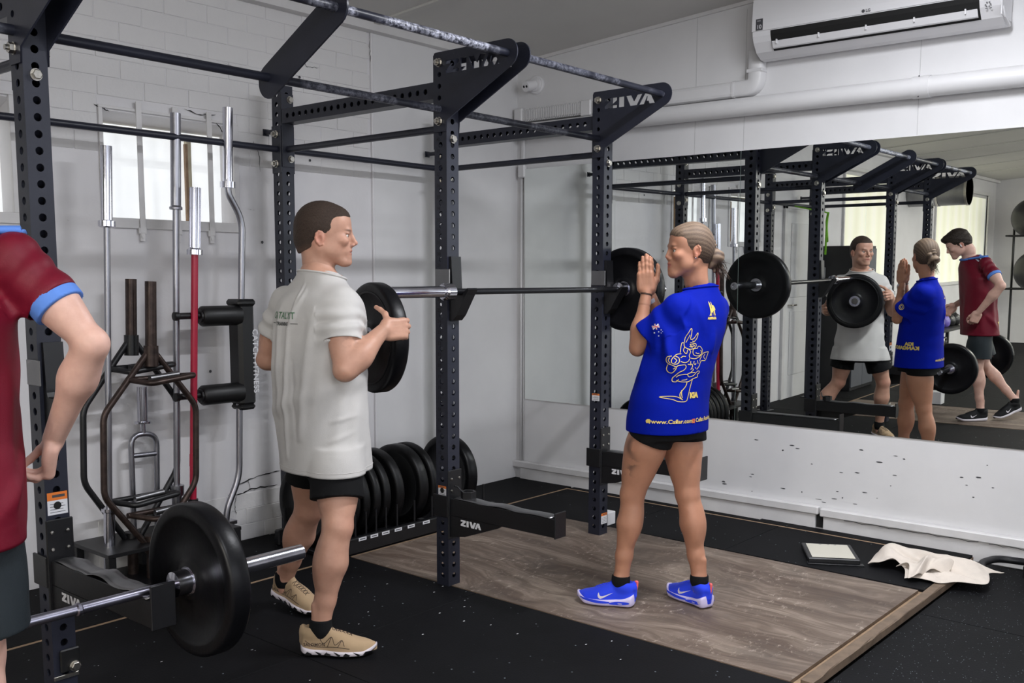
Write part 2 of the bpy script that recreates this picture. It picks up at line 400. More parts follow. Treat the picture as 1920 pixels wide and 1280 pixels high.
# mirror wall
bm = BM(); wall_with_holes(bm, -1.6, 6, -.3, 3.6, [], 0); wm = struct('wall_right', bm, 'sheet'); wm.matrix_world = WM
for sx in (-.02, .3, 1.28):                                            # sheet joints
    b = BM(); box(b, sx, sx+.0016, -.0008, .001, .09 if sx < .2 else 2.16, 2.95); struct('sheet_joint', b, 'joint', wm)
random.seed(5)
for q in range(34):                                                    # knocks and scrapes low on the wall
    b = BM(); w_ = random.uniform(.004, .022); h_ = random.uniform(.002, .006)
    pts = [(w_*math.cos(a)*random.uniform(.6, 1), h_*math.sin(a)*random.uniform(.6, 1)) for a in [2*PI*k/9 for k in range(9)]]
    prism(b, pts, .0008, 'y'); o = struct('scuff', b, 'label', wm); o.location = (random.choice((.35, .7, .95, 1.05, 1.15, 1.3, 1.7))+random.uniform(-.12, .12), -.001, random.uniform(.14, .48))
# mirror panels leaning very slightly, with a visible joint
mir = thing('wall_mirror', 'large frameless gym mirror in two sheets on the white wall', 'mirror', mw=WM @ Matrix.Rotation(.0105, 4, 'X') @ Matrix.Translation((0, 0, 0)))
mir.matrix_world = WM @ Matrix.Translation((0, -.012, 1.35)) @ Matrix.Rotation(.0105, 4, 'X')
for x0, x1 in ((-1.312, .2975), (.3005, 1.92+1.2)):
    b = BM(); box(b, x0, x1, -.003, .003, .567-1.35, 2.152-1.35, mi=0); p = obj('mirror_sheet', b, ['mirror', 'glassedge'], mir)
    for f in p.data.polygons:
        if abs(f.normal.y) < .5: f.material_index = 1
b = BM(); box(b, -1.312, 3.12, .003, .010, .560-1.35, .567-1.35); obj('mirror_rail', b, 'trimwhite', mir)
# ceiling following its slope, battens and seams
def ceil_pt(x, y, dz=0): return (x, y, ceil_z(y)+dz)
bm = BM(); bm.faces.new([bm.verts.new(ceil_pt(*p)) for p in ((XF-.1, 1.6), (XF-.1, YB-.1), (2.6, YB-.1), (2.6, 1.6))]); ce = struct('ceiling', bm, 'ceiling')
def batten(p, q, w, h, name='batten', m='batten', parent=None):
    b = BM(); p, q = Vector(p), Vector(q); d = (q-p).normalized(); s = d.cross(Vector((0, 0, 1))).normalized()*w/2
    vs = [b.verts.new(v) for v in (p-s, p+s, q+s, q-s)]; vs2 = [b.verts.new(v.co-Vector((0, 0, h))) for v in vs]
    b.faces.new(vs2[::-1]); b.faces.new(vs)
    for i in range(4): b.faces.new((vs[i], vs[(i+1) % 4], vs2[(i+1) % 4], vs2[i]))
    bmesh.ops.recalc_face_normals(b, faces=b.faces[:]); return struct(name, b, m, parent)
for x in (.80, -.42, -1.64, -2.86, -4.1, -5.3, -6.5, -7.7, -8.9, -10.1): batten(ceil_pt(x, 1.4), ceil_pt(x, YB), .045, .012, parent=ce)
for y in (-.95, -3.3): batten(ceil_pt(XF, y), ceil_pt(2.1, y), .045, .01, parent=ce)
batten((XF, YL-.035, ceil_z(YL)), (2.15, YL-.035, ceil_z(YL)), .07, .045, 'trim_1', 'trimwhite')
batten((2.128, 1.40, ceil_z(1.40)), (2.235, -3.4, ceil_z(-3.4)), .03, .02, 'trim_2', 'trimwhite')
batten((2.235, -3.4, ceil_z(-3.4)), (2.28, YB, ceil_z(YB)), .03, .02, 'trim_3', 'trimwhite')
# ledge (capped baseboard) along the mirror wall
br = struct('baseboard_right', None or BM(), 'trimwhite'); br.matrix_world = WM
b = BM(); box(b, -1.40, .845, -.04, 0, .078, .125, .006); struct('cap_board', b, 'trimwhite', br)
b = BM(); box(b, .855, 4.4, -.04, 0, .070, .118, .006); struct('cap_board', b, 'trimwhite', br)
b = BM(); box(b, -1.34, .825, -.026, 0, -.04, .079, .004); struct('face_board', b, 'trimwhite', br)
b = BM(); box(b, .872, 4.4, -.026, 0, -.04, .071, .004); struct('face_board', b, 'trimwhite', br)
b = BM(); box(b, .825, .872, -.006, 0, .0, .078); struct('gap', b, 'black', br)
for j, (x0, x1) in enumerate(((1.0, 1.7), (1.75, 2.2))):
    pts = [(x0+(x1-x0)*k/14, .119+.004*math.sin(k*2.3)) for k in range(15)]
    b = BM(); tube(b, [(x, -.041, z-.049) for x, z in pts], .0016, 5); struct('crack', b, 'black', br)
# ------------------------------------------------------------------ windows
for n, (x0, x1, z0, z1) in enumerate(WIN):
    w = thing('window_%d' % (n+1), None, None); w['kind'] = 'structure'
    b = BM()
    fw = .038
    for q in ((x0, x1, z0-.01, z0+fw), (x0, x1, z1-.012, z1+.002), (x0, x0+.02, z0+fw, z1-.012), (x1-.03, x1, z0+fw, z1-.012)): box(b, q[0], q[1], YL-.012, YL+.008, q[2], q[3], .002)
    obj('window_frame', b, 'trimwhite', w)

# (materials for lit panes)
M['bright'] = mat('daylit_frosted_pane', srgb(235, 236, 232), .6, emit=((.93, .96, 1, 1), .62))
M['blind'] = None
def blind_mat():
    t = NT('backlit_blind'); v = t.coord(scale=(1, 1, 1)); wv = t.node('ShaderNodeTexWave', bands_direction='X'); wv.inputs['Scale'].default_value = .7; wv.inputs['Distortion'].default_value = 1.5; t.link(v, wv.inputs['Vector'])
    c = t.ramp(wv.outputs[0], [(0, srgb(222, 219, 198)), (1, srgb(230, 228, 212))]); t.link(c, t.b.inputs['Base Color']); t.link(c, t.b.inputs['Emission Color'])
    t.b.inputs['Emission Strength'].default_value = .62; t.b.inputs['Roughness'].default_value = .8; return t.m
M['blind'] = blind_mat()
M['creamframe'] = mat('cream_frame_paint', srgb(206, 198, 172), .6)
for n, (x0, x1, z0, z1) in enumerate(WIN):
    w = bpy.data.objects['window_%d' % (n+1)]
    b = BM(); box(b, x0+.02, x1-.02, YL+.13, YL+.135, z0+.02, z1-.02); obj('pane', b, 'bright', w)
    b = BM(); box(b, x0+.52, x0+.545, YL+.105, YL+.13, z0+.02, z1-.07); box(b, x0+.02, x1-.02, YL+.108, YL+.13, z1-.095, z1-.07); obj('sash', b, 'creamframe', w)
    b = BM(); box(b, x0+.50, x0+.515, YL+.085, YL+.105, z0+.02, z1-.12, .002); obj('peeling_jamb', b, 'gap', w)
    for k, bx in enumerate((.195, .385, .575)):                          # flat security bars
        b = BM(); box(b, x0+bx-.014, x0+bx+.014, YL-.022, YL-.016, z0-.03, z1+.035, .001); box(b, x0+bx-.02, x0+bx+.02, YL-.020, YL-.006, z0-.035, z0-.005, .002)
        o = obj('security_bar', b, 'trimwhite', w)
        b = BM(); lathe(b, [(0, .009), (.004, .007), (.006, .0)], 10, 'y', (x0+bx, YL-.024, z0-.048)); box(b, x0+bx-.011, x0+bx+.011, YL-.019, YL-.006, z0-.07, z0-.03, .001); obj('bar_foot', b, 'trimwhite', w)
for n, (x0, x1, z0, z1) in enumerate(BIG):
    w = thing('window_%d' % (n+3), None, None); w['kind'] = 'structure'
    b = BM()
    for q in ((x0-.03, x1+.03, z0-.05, z0), (x0-.03, x1+.03, z1, z1+.04), (x0-.03, x0, z0, z1), (x1, x1+.03, z0, z1)): box(b, q[0], q[1], YL-.03, YL+.02, q[2], q[3], .003)
    obj('window_frame', b, 'trimwhite', w)
    nb_ = 2 if n == 0 else 3; ww = (x1-x0)/nb_
    for k in range(nb_):
        b = BM(); box(b, x0+k*ww+.01, x0+(k+1)*ww-.01, YL+.03, YL+.036, z0, z1-.02); obj('roller_blind', b, 'blind', w)
        b = BM(); tube(b, [(x0+k*ww+.01, YL+.03, z1-.03), (x0+(k+1)*ww-.01, YL+.03, z1-.03)], .022, 10); obj('blind_roll', b, 'trimwhite', w)
for n, (x0, x1) in enumerate(((-4.1, .9), (-11.0, -5.4))):               # side windows behind the camera
    w = thing('window_%d' % (n+5), None, None); w['kind'] = 'structure'
    b = BM()
    for q in ((x0, x1, 1.15, 1.2), (x0, x1, 2.7, 2.75), (x0-.05, x0, 1.15, 2.75), (x1, x1+.05, 1.15, 2.75), ((x0+x1)/2-.03, (x0+x1)/2+.03, 1.2, 2.7)): box(b, q[0], q[1], YB-.03, YB+.04, q[2], q[3])
    obj('window_frame', b, 'trimwhite', w)
    b = BM(); box(b, x0, x1, YB-.05, YB-.045, 1.2, 2.7); obj('pane', b, 'bright', w)
# door in the far part of the left wall (seen in the mirror)
d = thing('door_1', None, None); d['kind'] = 'structure'
b = BM(); x0, x1 = DOOR[:2]
for q in ((x0-.07, x0, 0, 2.12), (x1, x1+.07, 0, 2.12), (x0-.07, x1+.07, 2.05, 2.12)): box(b, q[0], q[1], YL-.03, YL, q[2], q[3], .003)
obj('door_frame', b, 'trimwhite', d)
b = BM(); box(b, x0, x1, YL-.02, YL-.004, 0, 2.05); box(b, x0+.12, x1-.12, YL-.028, YL-.02, .25, .95, .004); box(b, x0+.12, x1-.12, YL-.028, YL-.02, 1.1, 1.9, .004); obj('door_leaf', b, 'sheet', d)
b = BM(); tube(b, bend([(x1-.08, YL-.02, 1.02), (x1-.08, YL-.07, 1.02), (x1-.19, YL-.07, 1.02)], .02), .009, 8); obj('door_handle', b, 'zinc', d)

# ------------------------------------------------------------------ floor
bm = BM(); vs = [bm.verts.new(p) for p in ((XF-.1, YB-.1, -.047), (2.6, YB-.1, -.047), (2.6, 1.6, -.047), (XF-.1, 1.6, -.047))]; bm.faces.new(vs)
fl = struct('floor', bm, 'speckmat')
bm = BM(); box(bm, -6.0, 2.16, -1.68, 1.405, -.046, -.014); struct('platform_base', bm, 'gap', fl)
tile_n = 0
def tile(x0, x1, y0, y1, m='mat', z0=-.013, z1=0.0, name='rubber_tile'):
    b = BM(); box(b, x0+.001, x1-.001, y0+.001, y1-.001, z0, z1, .0018)
    return struct(name, b, m, fl)
G_ = .020
for x0, x1 in ((-6, -4), (-4, -3.08), (-3.08, -1.95), (-1.95, -.96), (-.96, .018)): # left of the plywood: rows of mats, a plywood strip showing at y .735
    tile(x0, x1, .735+G_/2, 1.403)
    if x0 >= -1.95 or x1 <= -3.08: tile(x0, x1, -.16, .735-G_/2); tile(x0, x1, -1.68, -.16)
for x0, x1 in ((.018, 1.02), (1.02, 2.125)): tile(x0, x1, .888 if x0 > .5 else .725, 1.395)
tile(1.385, 2.045, .06, .868); tile(.018+.01, 1.02, .70+.004, .72) if False else None
tile(1.395, 2.045, -.66, .06); tile(1.395, 2.045, -1.68, -.66)
tile(2.066, 2.125, -.5, .868); tile(2.066, 2.15, -1.68, -.5)
for i in range(7):                                                     # lower floor: speckled mats
    for j in range(4):
        tile(2.15-(i+1)*1.0+.0, 2.15-i*1.0, -1.735-(j+1)*1.0, -1.735-j*1.0, 'speckmat', -.046, -.034)
def strip(x0, x1, y0, y1):
    b = BM(); box(b, x0, x1, y0, y1, -.0135, -.0010); struct('plywood_strip', b, 'gap', fl)
strip(-6.0, .016, .726, .744); strip(1.39, 2.047, .869, .887); strip(2.047, 2.064, -1.40, .887); strip(.03, 1.37, .7065, .724)
# plywood sheets let into the platform
def sheet(name, pts, label, cat='board', z1=.001):
    b = BM(); prism(b, pts, z1+.0135, 'z', -.0135); o = obj(name, b, 'ply'); o.data.materials.append(M['timber'])
    for f in o.data.polygons:
        if abs(f.normal.z) < .5: f.material_index = 1
    return tag(o, label, cat)
sheet('plywood_sheet', [(.022, -1.66), (1.372, -1.66), (1.385, .055), (1.372, .86), (1.02, .86), (1.02, .705), (.022, .705)], 'worn brown plywood sheet set in the black rubber floor', 'plywood')
sheet('plywood_sheet', [(-3.06, -1.66), (-1.97, -1.66), (-1.97, .72), (-3.06, .72)], 'plywood lifting sheet on the floor under the maroon shirted man', 'plywood')
b = BM(); box(b, .06, 1.86, -1.728, -1.682, -.034, .004, .004)
for v in b.verts: v.co.z += .0015*math.sin(v.co.x*9)
bmesh.ops.subdivide_edges(b, edges=[e for e in b.edges if e.calc_length() > 1], cuts=24)
random.seed(3)
for v in b.verts:
    if v.co.z > -.01: v.co += Vector((0, random.uniform(-.0025, .002), random.uniform(-.003, .0005)))
tag(obj('timber_batten', b, 'timber'), 'brown timber edging strip along the platform end, towel on its far tip', 'timber')
random.seed(11)
crumbs = BM()
for q in range(120):
    x, y = random.uniform(-1.6, 1.3), random.uniform(-1.6, .6)
    s_ = random.uniform(.0015, .004); 
    if .02 < x < 1.38: continue
    vs = [crumbs.verts.new((x+s_*1.6*math.cos(a), y+s_*math.sin(a), .0012)) for a in (0, 1.2, 2.5, 3.6, 5)]
    crumbs.faces.new(vs)
o = obj('chalk_crumbs', crumbs, 'white', fl); o['kind'] = 'stuff'
# ------------------------------------------------------------------ perforated tube used by uprights and beams
UP = .075
def perforated(L, w, d, first, pitch=.05, hr=.0125, n=None, faces='xXyY', seg=12):
    """square tube along z, section x 0..w, y 0..d, round holes through the named faces"""
    bm = BM(); n = n if n is not None else int((L-first-.02)//pitch)+1
    zs = [first+pitch*k for k in range(n)]
    def face(org, ux, uy, width, holes, inn):
        org, ux, uy, inn = map(Vector, (org, ux, uy, inn))
        P = lambda s, t: org+ux*s+uy*t
        edges = [0] + ([zs[0]-pitch/2] if zs[0]-pitch/2 > .001 else []) + [z+pitch/2 for z in zs if z+pitch/2 < L-.001] + [L]
        for i in range(len(edges)-1):
            a, b = edges[i], edges[i+1]; hz = [z for z in zs if a < z < b] if holes else []
            cs = [(0, a), (width, a), (width, b), (0, b)]
            if not hz: bm.faces.new([bm.verts.new(P(*c)) for c in cs]); continue
            c = (width/2, hz[0]); ring = []; out = []
            for k in range(seg):
                t = 2*PI*(k+.5)/seg; x, y = math.cos(t), math.sin(t); ring.append(bm.verts.new(P(c[0]+hr*x, c[1]+hr*y)))
                sx = ((width-c[0]) if x > 0 else c[0])/max(abs(x), 1e-6); sy = ((b-c[1]) if y > 0 else (c[1]-a))/max(abs(y), 1e-6); s_ = min(sx, sy)
                out.append((k, P(c[0]+s_*x, c[1]+s_*y)))
            corners = {}
            ov = [bm.verts.new(p) for _, p in out]
            q = seg//4
            for k in range(seg):
                k2 = (k+1) % seg; t1, t2 = 2*PI*(k+.5)/seg, 2*PI*(k+1.5)/seg; vs = [ring[k], ov[k]]
                for cx, cy in ((width, b), (0, b), (0, a), (width, a)):
                    ang = math.atan2(cy-c[1], cx-c[0]) % (2*PI)
                    if t1 < ang < t2 or (t1 < ang+2*PI < t2): vs.append(bm.verts.new(P(cx, cy)))
                vs += [ov[k2], ring[k2]]
                bm.faces.new(vs)
                a1, a2 = bm.verts.new(ring[k].co+inn*.005), bm.verts.new(ring[k2].co+inn*.005)
                f = bm.faces.new((ring[k2], a2, a1, ring[k])); f.material_index = 0
    face((w, 0, 0), (-1, 0, 0), (0, 0, 1), w, 'y' in faces, (0, 1, 0)) if False else None
    face((0, 0, 0), (1, 0, 0), (0, 0, 1), w, 'y' in faces, (0, 1, 0))
    face((w, d, 0), (-1, 0, 0), (0, 0, 1), w, 'Y' in faces, (0, -1, 0))
    face((0, d, 0), (0, -1, 0), (0, 0, 1), d, 'x' in faces, (1, 0, 0))
    face((w, 0, 0), (0, 1, 0), (0, 0, 1), d, 'X' in faces, (-1, 0, 0))
    for z in (0, L): bm.faces.new([bm.verts.new((x, y, z)) for x, y in ((0, 0), (w, 0), (w, d), (0, d))])
    bmesh.ops.remove_doubles(bm, verts=bm.verts, dist=1e-5); return bm
def me_of(bm, *mats):
    me = bpy.data.meshes.new('m'); bm.to_mesh(me); bm.free()
    for m in mats: me.materials.append(M[m] if isinstance(m, str) else m)
    return me
def inst(name, me, parent, loc=(0, 0, 0), rot=(0, 0, 0)):
    o = link(bpy.data.objects.new(name, me), parent); o.location = loc; o.rotation_euler = rot; return o
UPRIGHT = me_of(perforated(2.392, UP, UP, .047), 'steel')
YBEAM = me_of(perforated(1.107, .075, .072, .055, n=21, faces='xX'), 'steel')
b = BM(); lathe(b, [(0, .0185), (.004, .0185), (.004, .0155)], 16, 'z'); lathe(b, [(.004, .0155), (.014, .0155), (.0155, .013)], 6, 'z'); BOLT = me_of(b, 'zinc')
b = BM(); lathe(b, [(0, .019), (.004, .019)], 16, 'z'); lathe(b, [(.004, .0165), (.018, .0165)], 6, 'z'); lathe(b, [(.018, .0085), (.028, .0085)], 12, 'z'); NUT = me_of(b, 'zinc')
def bolt(parent, p, axis, nut=False):
    rot = {'-x': (0, -PI/2, 0), '+x': (0, PI/2, 0), '-y': (PI/2, 0, 0), '+y': (-PI/2, 0, 0), '-z': (PI, 0, 0)}[axis]
    return inst('bolt', NUT if nut else BOLT, parent, p, rot)
LET = {'Z': [(0, 1), (.25, 1), (.25, .72), (.13, .27), (.25, .27), (.25, 0), (0, 0), (0, .28), (.12, .73), (0, .73)],
       'I': [(.285, 1), (.395, 1), (.395, 0), (.285, 0)],
       'V': [(.43, 1), (.535, 1), (.59, .42), (.655, 1), (.755, 1), (.65, 0), (.515, 0)],
       'A': [(.69, 0), (.80, 1), (.905, 1), (1.0, 0), (.89, 0), (.872, .27), (.835, .27), (.85, .72), (.79, 0)]}
def letters(x0, y0, w, h, mirror=False):
    return [[(x0+s*w, y0+t*h) for s, t in lp] for lp in LET.values()]
def plate_mesh():
    """gusset plate with cut-out lettering; drawn as (s=-y, z)"""
    out = [(-.0745, 2.052), (.0, 2.052), (.004, 2.098)] + arc(.352, 2.335, .057, -64, 90, 14) + [(-.062, 2.392), (-.0745, 2.380)]
    loops = [out] + letters(.003, 2.297, .308, .053) + [arc(-.0375, z, .011, 0, 330, 11) for z in (2.297, 2.247, 2.197)]
    me = shape_mesh(loops, .003); me.transform(Matrix(((0, 0, -1, 0), (-1, 0, 0, 0), (0, 1, 0, 0), (0, 0, 0, 1))))
    me.materials.append(M['steel']); return me
PLATE = plate_mesh()
pts = [(p[0], p[1]) for p in []]
def capsule(ax, az, bx, bz, r, n=10):
    a = math.degrees(math.atan2(bz-az, bx-ax)); return arc(ax, az, r, a+90, a+270, n) + arc(bx, bz, r, a-90, a+90, n)
mp = shape_mesh([capsule(-.035, 2.135, .352, 2.335, .062)], .004); mp.transform(Matrix(((0, 0, -1, 0), (-1, 0, 0, 0), (0, 1, 0, 0), (0, 0, 0, 1)))); mp.materials.append(M['steel'])
XS = [-2.978, -1.811, 0.0, 1.194]; YBK = 1.182
FL = {'z': (1.97, 2.35)}
def upright(x, y, label, plates=(), arm=None, jcup=None, nums=False):
    t = thing('rack_upright', label, 'rack post', (x, y, 0), group='posts of the training rack')
    inst('post', UPRIGHT, t)
    if y < .5:
        for px in plates: inst('gusset_plate', PLATE, t, (px, 0, 0))
        for z in (2.347, 2.097):
            if -.006 in [round(p+.003, 3) for p in plates] or any(p < 0 for p in plates): bolt(t, (-.006, .0375, z), '-x', True)
            if any(p > 0 for p in plates): bolt(t, (UP+.007, .0375, z), '+x')
        b = BM(); box(b, 0, UP, UP, UP+.006, 1.98, 2.35, .001); obj('beam_flange', b, 'steel', t)
        bolt(t, (.0375, -.0005, 2.022), '-y')
    else:
        b = BM(); box(b, 0, UP, -.006, 0, 1.98, 2.35, .001); obj('beam_flange', b, 'steel', t)
        for z in (2.322, 2.022): bolt(t, (.0515, -.006, z), '-y')
        b = BM(); box(b, -.006, 0, 0, UP, 1.95, 2.19, .001); box(b, UP, UP+.006, 0, UP, 1.95, 2.19, .001); obj('side_flange', b, 'steel', t)
        for z in (2.147, 1.997): bolt(t, (-.006, .0375, z), '-x', True); bolt(t, (UP+.006, .0375, z), '+x')
        b = BM(); box(b, -.03, UP+.03, -.03, UP+.03, 0, .006, .001); obj('foot_plate', b, 'steel', t)
        b = BM(); tube(b, [(.0375, UP, 2.172), (.0375, UP+.115, 2.172)], .012, 10); box(b, .02, .055, UP+.105, UP+.112, 2.155, 2.19); obj('band_peg', b, 'steel', t)
    if nums:
        bmn = BM()
        for n in range(2, 41):
            me = text_mesh(str(n), .021, 0, .0004); me.transform(Matrix(((0, 0, -1, -.0004), (-1, 0, 0, .062), (0, 1, 0, .047+.05*(n-1)+.017), (0, 0, 0, 1)))); bmn.from_mesh(me); bpy.data.meshes.remove(me)
        obj('hole_numbers', bmn, 'inner', t)['kind'] = 'stuff'
    return t
def sticker(parent, x0, x1, z0, z1, axis, off, top='orange', frac=.25, hole=None):
    """warning sticker on a post face; axis 'x': on the -x face (x0..x1 are y), 'y': on the -y face"""
    s = 1
    b = BM()
    def q(a0, a1, c0, c1, mi, o_):
        P = (lambda a, c: (off-o_, a, c)) if axis == 'x' else (lambda a, c: (a, off-o_, c))
        f = b.faces.new([b.verts.new(P(*p)) for p in ((a0, c0), (a1, c0), (a1, c1), (a0, c1))]); f.material_index = mi
    zt = z1-(z1-z0)*frac
    q(x0, x1, z0, zt, 0, .0006); q(x0, x1, zt, z1, 1, .0006)
    w = abs(x1-x0)
    for k in range(4): q(x0+w*.12, x1-w*(.12+.1*(k % 2)), z0+(zt-z0)*(.16+.19*k), z0+(zt-z0)*(.16+.19*k)+.0018, 2, .0009)
    q(x0+w*.25, x1-w*.12, zt+(z1-zt)*.35, zt+(z1-zt)*.68, 2, .0009)
    if hole:
        P = (lambda a, c: (off-.0012, a, c)) if axis == 'x' else (lambda a, c: (a, off-.0012, c))
        f = b.faces.new([b.verts.new(P(hole[0]+.0125*math.cos(a), hole[1]+.0125*math.sin(a))) for a in [2*PI*k/14 for k in range(14)]]); f.material_index = 3
    return obj('warning_sticker', b, ['white', top, 'label', 'black'], parent)
names_f = ['first', '', '', '']
u0 = upright(XS[0], 0, 'dark rack post seen only in the mirror, furthest one, with a lettered gusset on top', plates=(UP+.003,))
u1 = upright(XS[1], 0, 'large dark perforated rack post nearest the camera at the left edge', plates=(-.003, UP+.003))
u3 = upright(XS[2], 0, 'dark perforated rack post with hole numbers standing in the middle between the two people', plates=(-.003, UP+.003), nums=True)
u4 = upright(XS[3], 0, 'dark front rack post just left of the woman in blue, single lettered gusset on top', plates=(-.003,))
u0b = upright(XS[0], YBK, 'rear rack post by the wall at the far left, seen only in the mirror')
u1b = upright(XS[1], YBK, 'rear rack post by the wall behind the first bay, seen in the mirror')
u2 = upright(XS[2], YBK, 'dark rear rack post beside the barred window, just behind the man in the white shirt')
u5 = upright(XS[3], YBK, 'rear rack post near the corner, hidden behind the numbered middle post')
sticker(u3, .012, .062, .423, .468, 'x', 0, hole=(.0375, .447)); sticker(u4, .010, .060, .748, .788, 'x', 0)
sticker(u4, .016, .071, .060, .120, 'y', 0); sticker(u1, .006, .070, .668, .740, 'y', 0, frac=.36, hole=(.0375, .697))
sticker(u2, .002, .052, .368, .448, 'y', 0, top='white'); sticker(u2, .002, .052, .012, .062, 'y', 0, top='yellow', frac=.2)
# beams and bars of the rack
rk = lambda name, label, cat='rack bar', grp=None: thing(name, label, cat, group=grp)
lab = ['furthest frame, seen in the mirror', 'first frame at the left, seen in the mirror', 'frame behind the man in the white shirt', 'frame left of the woman in blue']
for i, x in enumerate(XS):
    t = thing('rack_cross_beam', 'dark perforated beam over a round bar joining front and rear posts of the '+lab[i], 'rack beam', (x, 0, 0), group='cross beams of the rack')
    o = inst('perforated_beam', YBEAM, t, (0, UP, 2.270), (-PI/2, 0, 0))
    b = BM(); tube(b, [(.0375, UP+.006, 2.072), (.0375, YBK-.006, 2.072)], .0165, 14); obj('round_bar', b, 'steel', t)
def xbar(x0, x1, y, z, label, r=.0165, m='steel', name='rack_crossbar'):
    b = BM(); tube(b, [(x0, y, z)] + [(x0+(x1-x0)*k/8, y, z) for k in range(1, 8)] + [(x1, y, z)], r, 16)
    o = obj(name, b, m, smooth=True, autosm=40); tag(o, label, 'rack bar'); return o
xbar(XS[0]+UP+.006, XS[1]-.006, YBK+.0375, 2.072, 'lower rear crossbar of the furthest bay, seen in the mirror')
xbar(XS[1]+UP+.006, XS[2]-.006, YBK+.0375, 2.072, 'dark rear crossbar passing in front of the barred windows')
xbar(XS[2]+UP+.006, XS[3]-.006, YBK+.0375, 2.072, 'dark rear crossbar behind the man in the white shirt, near the wall corner')
xbar(XS[0]+UP+.006, XS[1]-.006, .04, 2.15, 'lower pull-up bar of the furthest bay, seen in the mirror', m='steelchalk2', name='pull_up_bar')
xbar(XS[1]+UP+.006, -.904, .04, 2.15, 'lower pull-up bar at the left running to the slanted link plate', m='steel', name='pull_up_bar')
xbar(-.896, XS[2]-.006, .04, 2.15, 'lower pull-up bar with chalk spots ending at the middle lettered gusset', m='steelchalk2', name='pull_up_bar')
xbar(XS[2]+UP+.006, XS[3]-.006, .04, 2.15, 'lower pull-up bar between the middle and right lettered gussets', m='steelchalk2', name='pull_up_bar')
xbar(XS[0]+UP+.006, XS[1]-.006, -.352, 2.335, 'upper pull-up bar of the furthest bay, seen in the mirror', m='steelchalk', name='pull_up_bar')
xbar(XS[1]+UP+.006, -.904, -.352, 2.335, 'upper pull-up bar at the top left edge of the rack', m='steelchalk2', name='pull_up_bar')
xbar(-.896, XS[2]-.006, -.352, 2.335, 'upper pull-up bar caked in white chalk ending at the middle gusset', m='steelchalk', name='pull_up_bar')
xbar(XS[2]+UP+.006, XS[3]-.006, -.352, 2.335, 'upper chalky pull-up bar running to the right lettered gusset', m='steelchalk2', name='pull_up_bar')
o = inst('link_plate', mp, None, (-.90, 0, 0)); tag(o, 'slanted dark steel link plate joining the upper and lower pull-up bars', 'rack plate')
# ---- safety spotter arms
def text_on(parent, s, size, mw, m='white', name='lettering', bold=.0, spacing=1, align='LEFT'):
    me = text_mesh(s, size, 0, bold, spacing, align); return put_mesh(name, me, m, parent, mw)
def MX(org, x, y):   # frame: local x->x, local y->y, normal = cross
    x, y = Vector(x), Vector(y); n = x.cross(y); return Matrix(((x.x, y.x, n.x, org[0]), (x.y, y.y, n.y, org[1]), (x.z, y.z, n.z, org[2]), (0, 0, 0, 1)))
def safety_arm(x, ztop, label, wavy, lip=.028, plate=.13, L=.612, frontx=0):
    t = thing('spotter_rest', label, 'spotter rest', (x, 0, 0), group='spotter arms of the rack')
    h = .078
    b = BM(); box(b, .004, .071, -L, -.008, ztop-h, ztop, .002); obj('arm_tube', b, 'blackmetal', t)
    b = BM(); box(b, .0, .075, -L-.008, -L, ztop-h-.004, ztop+lip, .002); obj('end_lip', b, 'blackmetal', t)
    b = BM(); box(b, -.006, .081, -.010, -.002, ztop-h-.11, ztop+plate, .003); box(b, -.010, -.001, -.004, .088, ztop-h-.01, ztop+.012, .002); box(b, .076, .085, -.004, .088, ztop-h-.01, ztop+.012, .002)
    obj('bracket', b, 'blackmetal', t)
    for dx in (.012, .062):
        for dz in (.035, .09):
            if plate > .1: bolt_ = inst('rivet', RIVET, t, (dx, -.0105, ztop+dz), (PI/2, 0, 0))
    b = BM(); prism(b, [(-.008, ztop-h-.10), (-.008, ztop-h), (-.32, ztop-h), (-.30, ztop-h-.012), (-.10, ztop-h-.085)], .008, 'x', .004); obj('gusset', b, 'blackmetal', t)
    me = shape_mesh(letters(0, 0, .125, .028), 0); put_mesh('lettering', me, 'white', t, MX((.0034, -.075, ztop-h-.037), (0, -1, 0), (0, 0, 1)))
    b = BM(); n = 26; prev = None
    for k in range(n+1):
        y = -.03-(L-.05)*k/n; dz = .003+(.010*math.sin(k*.62)*wavy*max(0, math.sin(PI*k/n)) if wavy else 0); ww = .0335-(.004*wavy*math.sin(k*.9+1))
        row = [b.verts.new((.0375+s*ww, y, ztop+.0015+max(dz*(1 if s else 1.25), .0005)-(abs(s) > .8)*.002)) for s in (-1, -.4, 0, .4, 1)]
        if prev:
            for i in range(4): b.faces.new((prev[i], prev[i+1], row[i+1], row[i]))
        prev = row
    o = obj('wear_strip', b, 'wear', t, smooth=True); so = o.modifiers.new('s', 'SOLIDIFY'); so.thickness = .002
    return t
b = BM(); lathe(b, [(0, .006), (.003, .005), (.004, 0)], 10, 'z'); RIVET = me_of(b, 'zinc')
safety_arm(XS[2], .414, 'black safety arm low on the middle post, pointing at the plywood floor', .35)
safety_arm(XS[3], .472, 'black safety arm behind the legs of the woman in blue', 0, lip=.04)
safety_arm(XS[1], .525, 'black safety arm with a buckled steel strip, carrying the low barbell at the left', 1.0, lip=.045)
safety_arm(XS[0], .525, 'black safety arm of the furthest post, carrying the other end of the low barbell', .5, lip=.045)
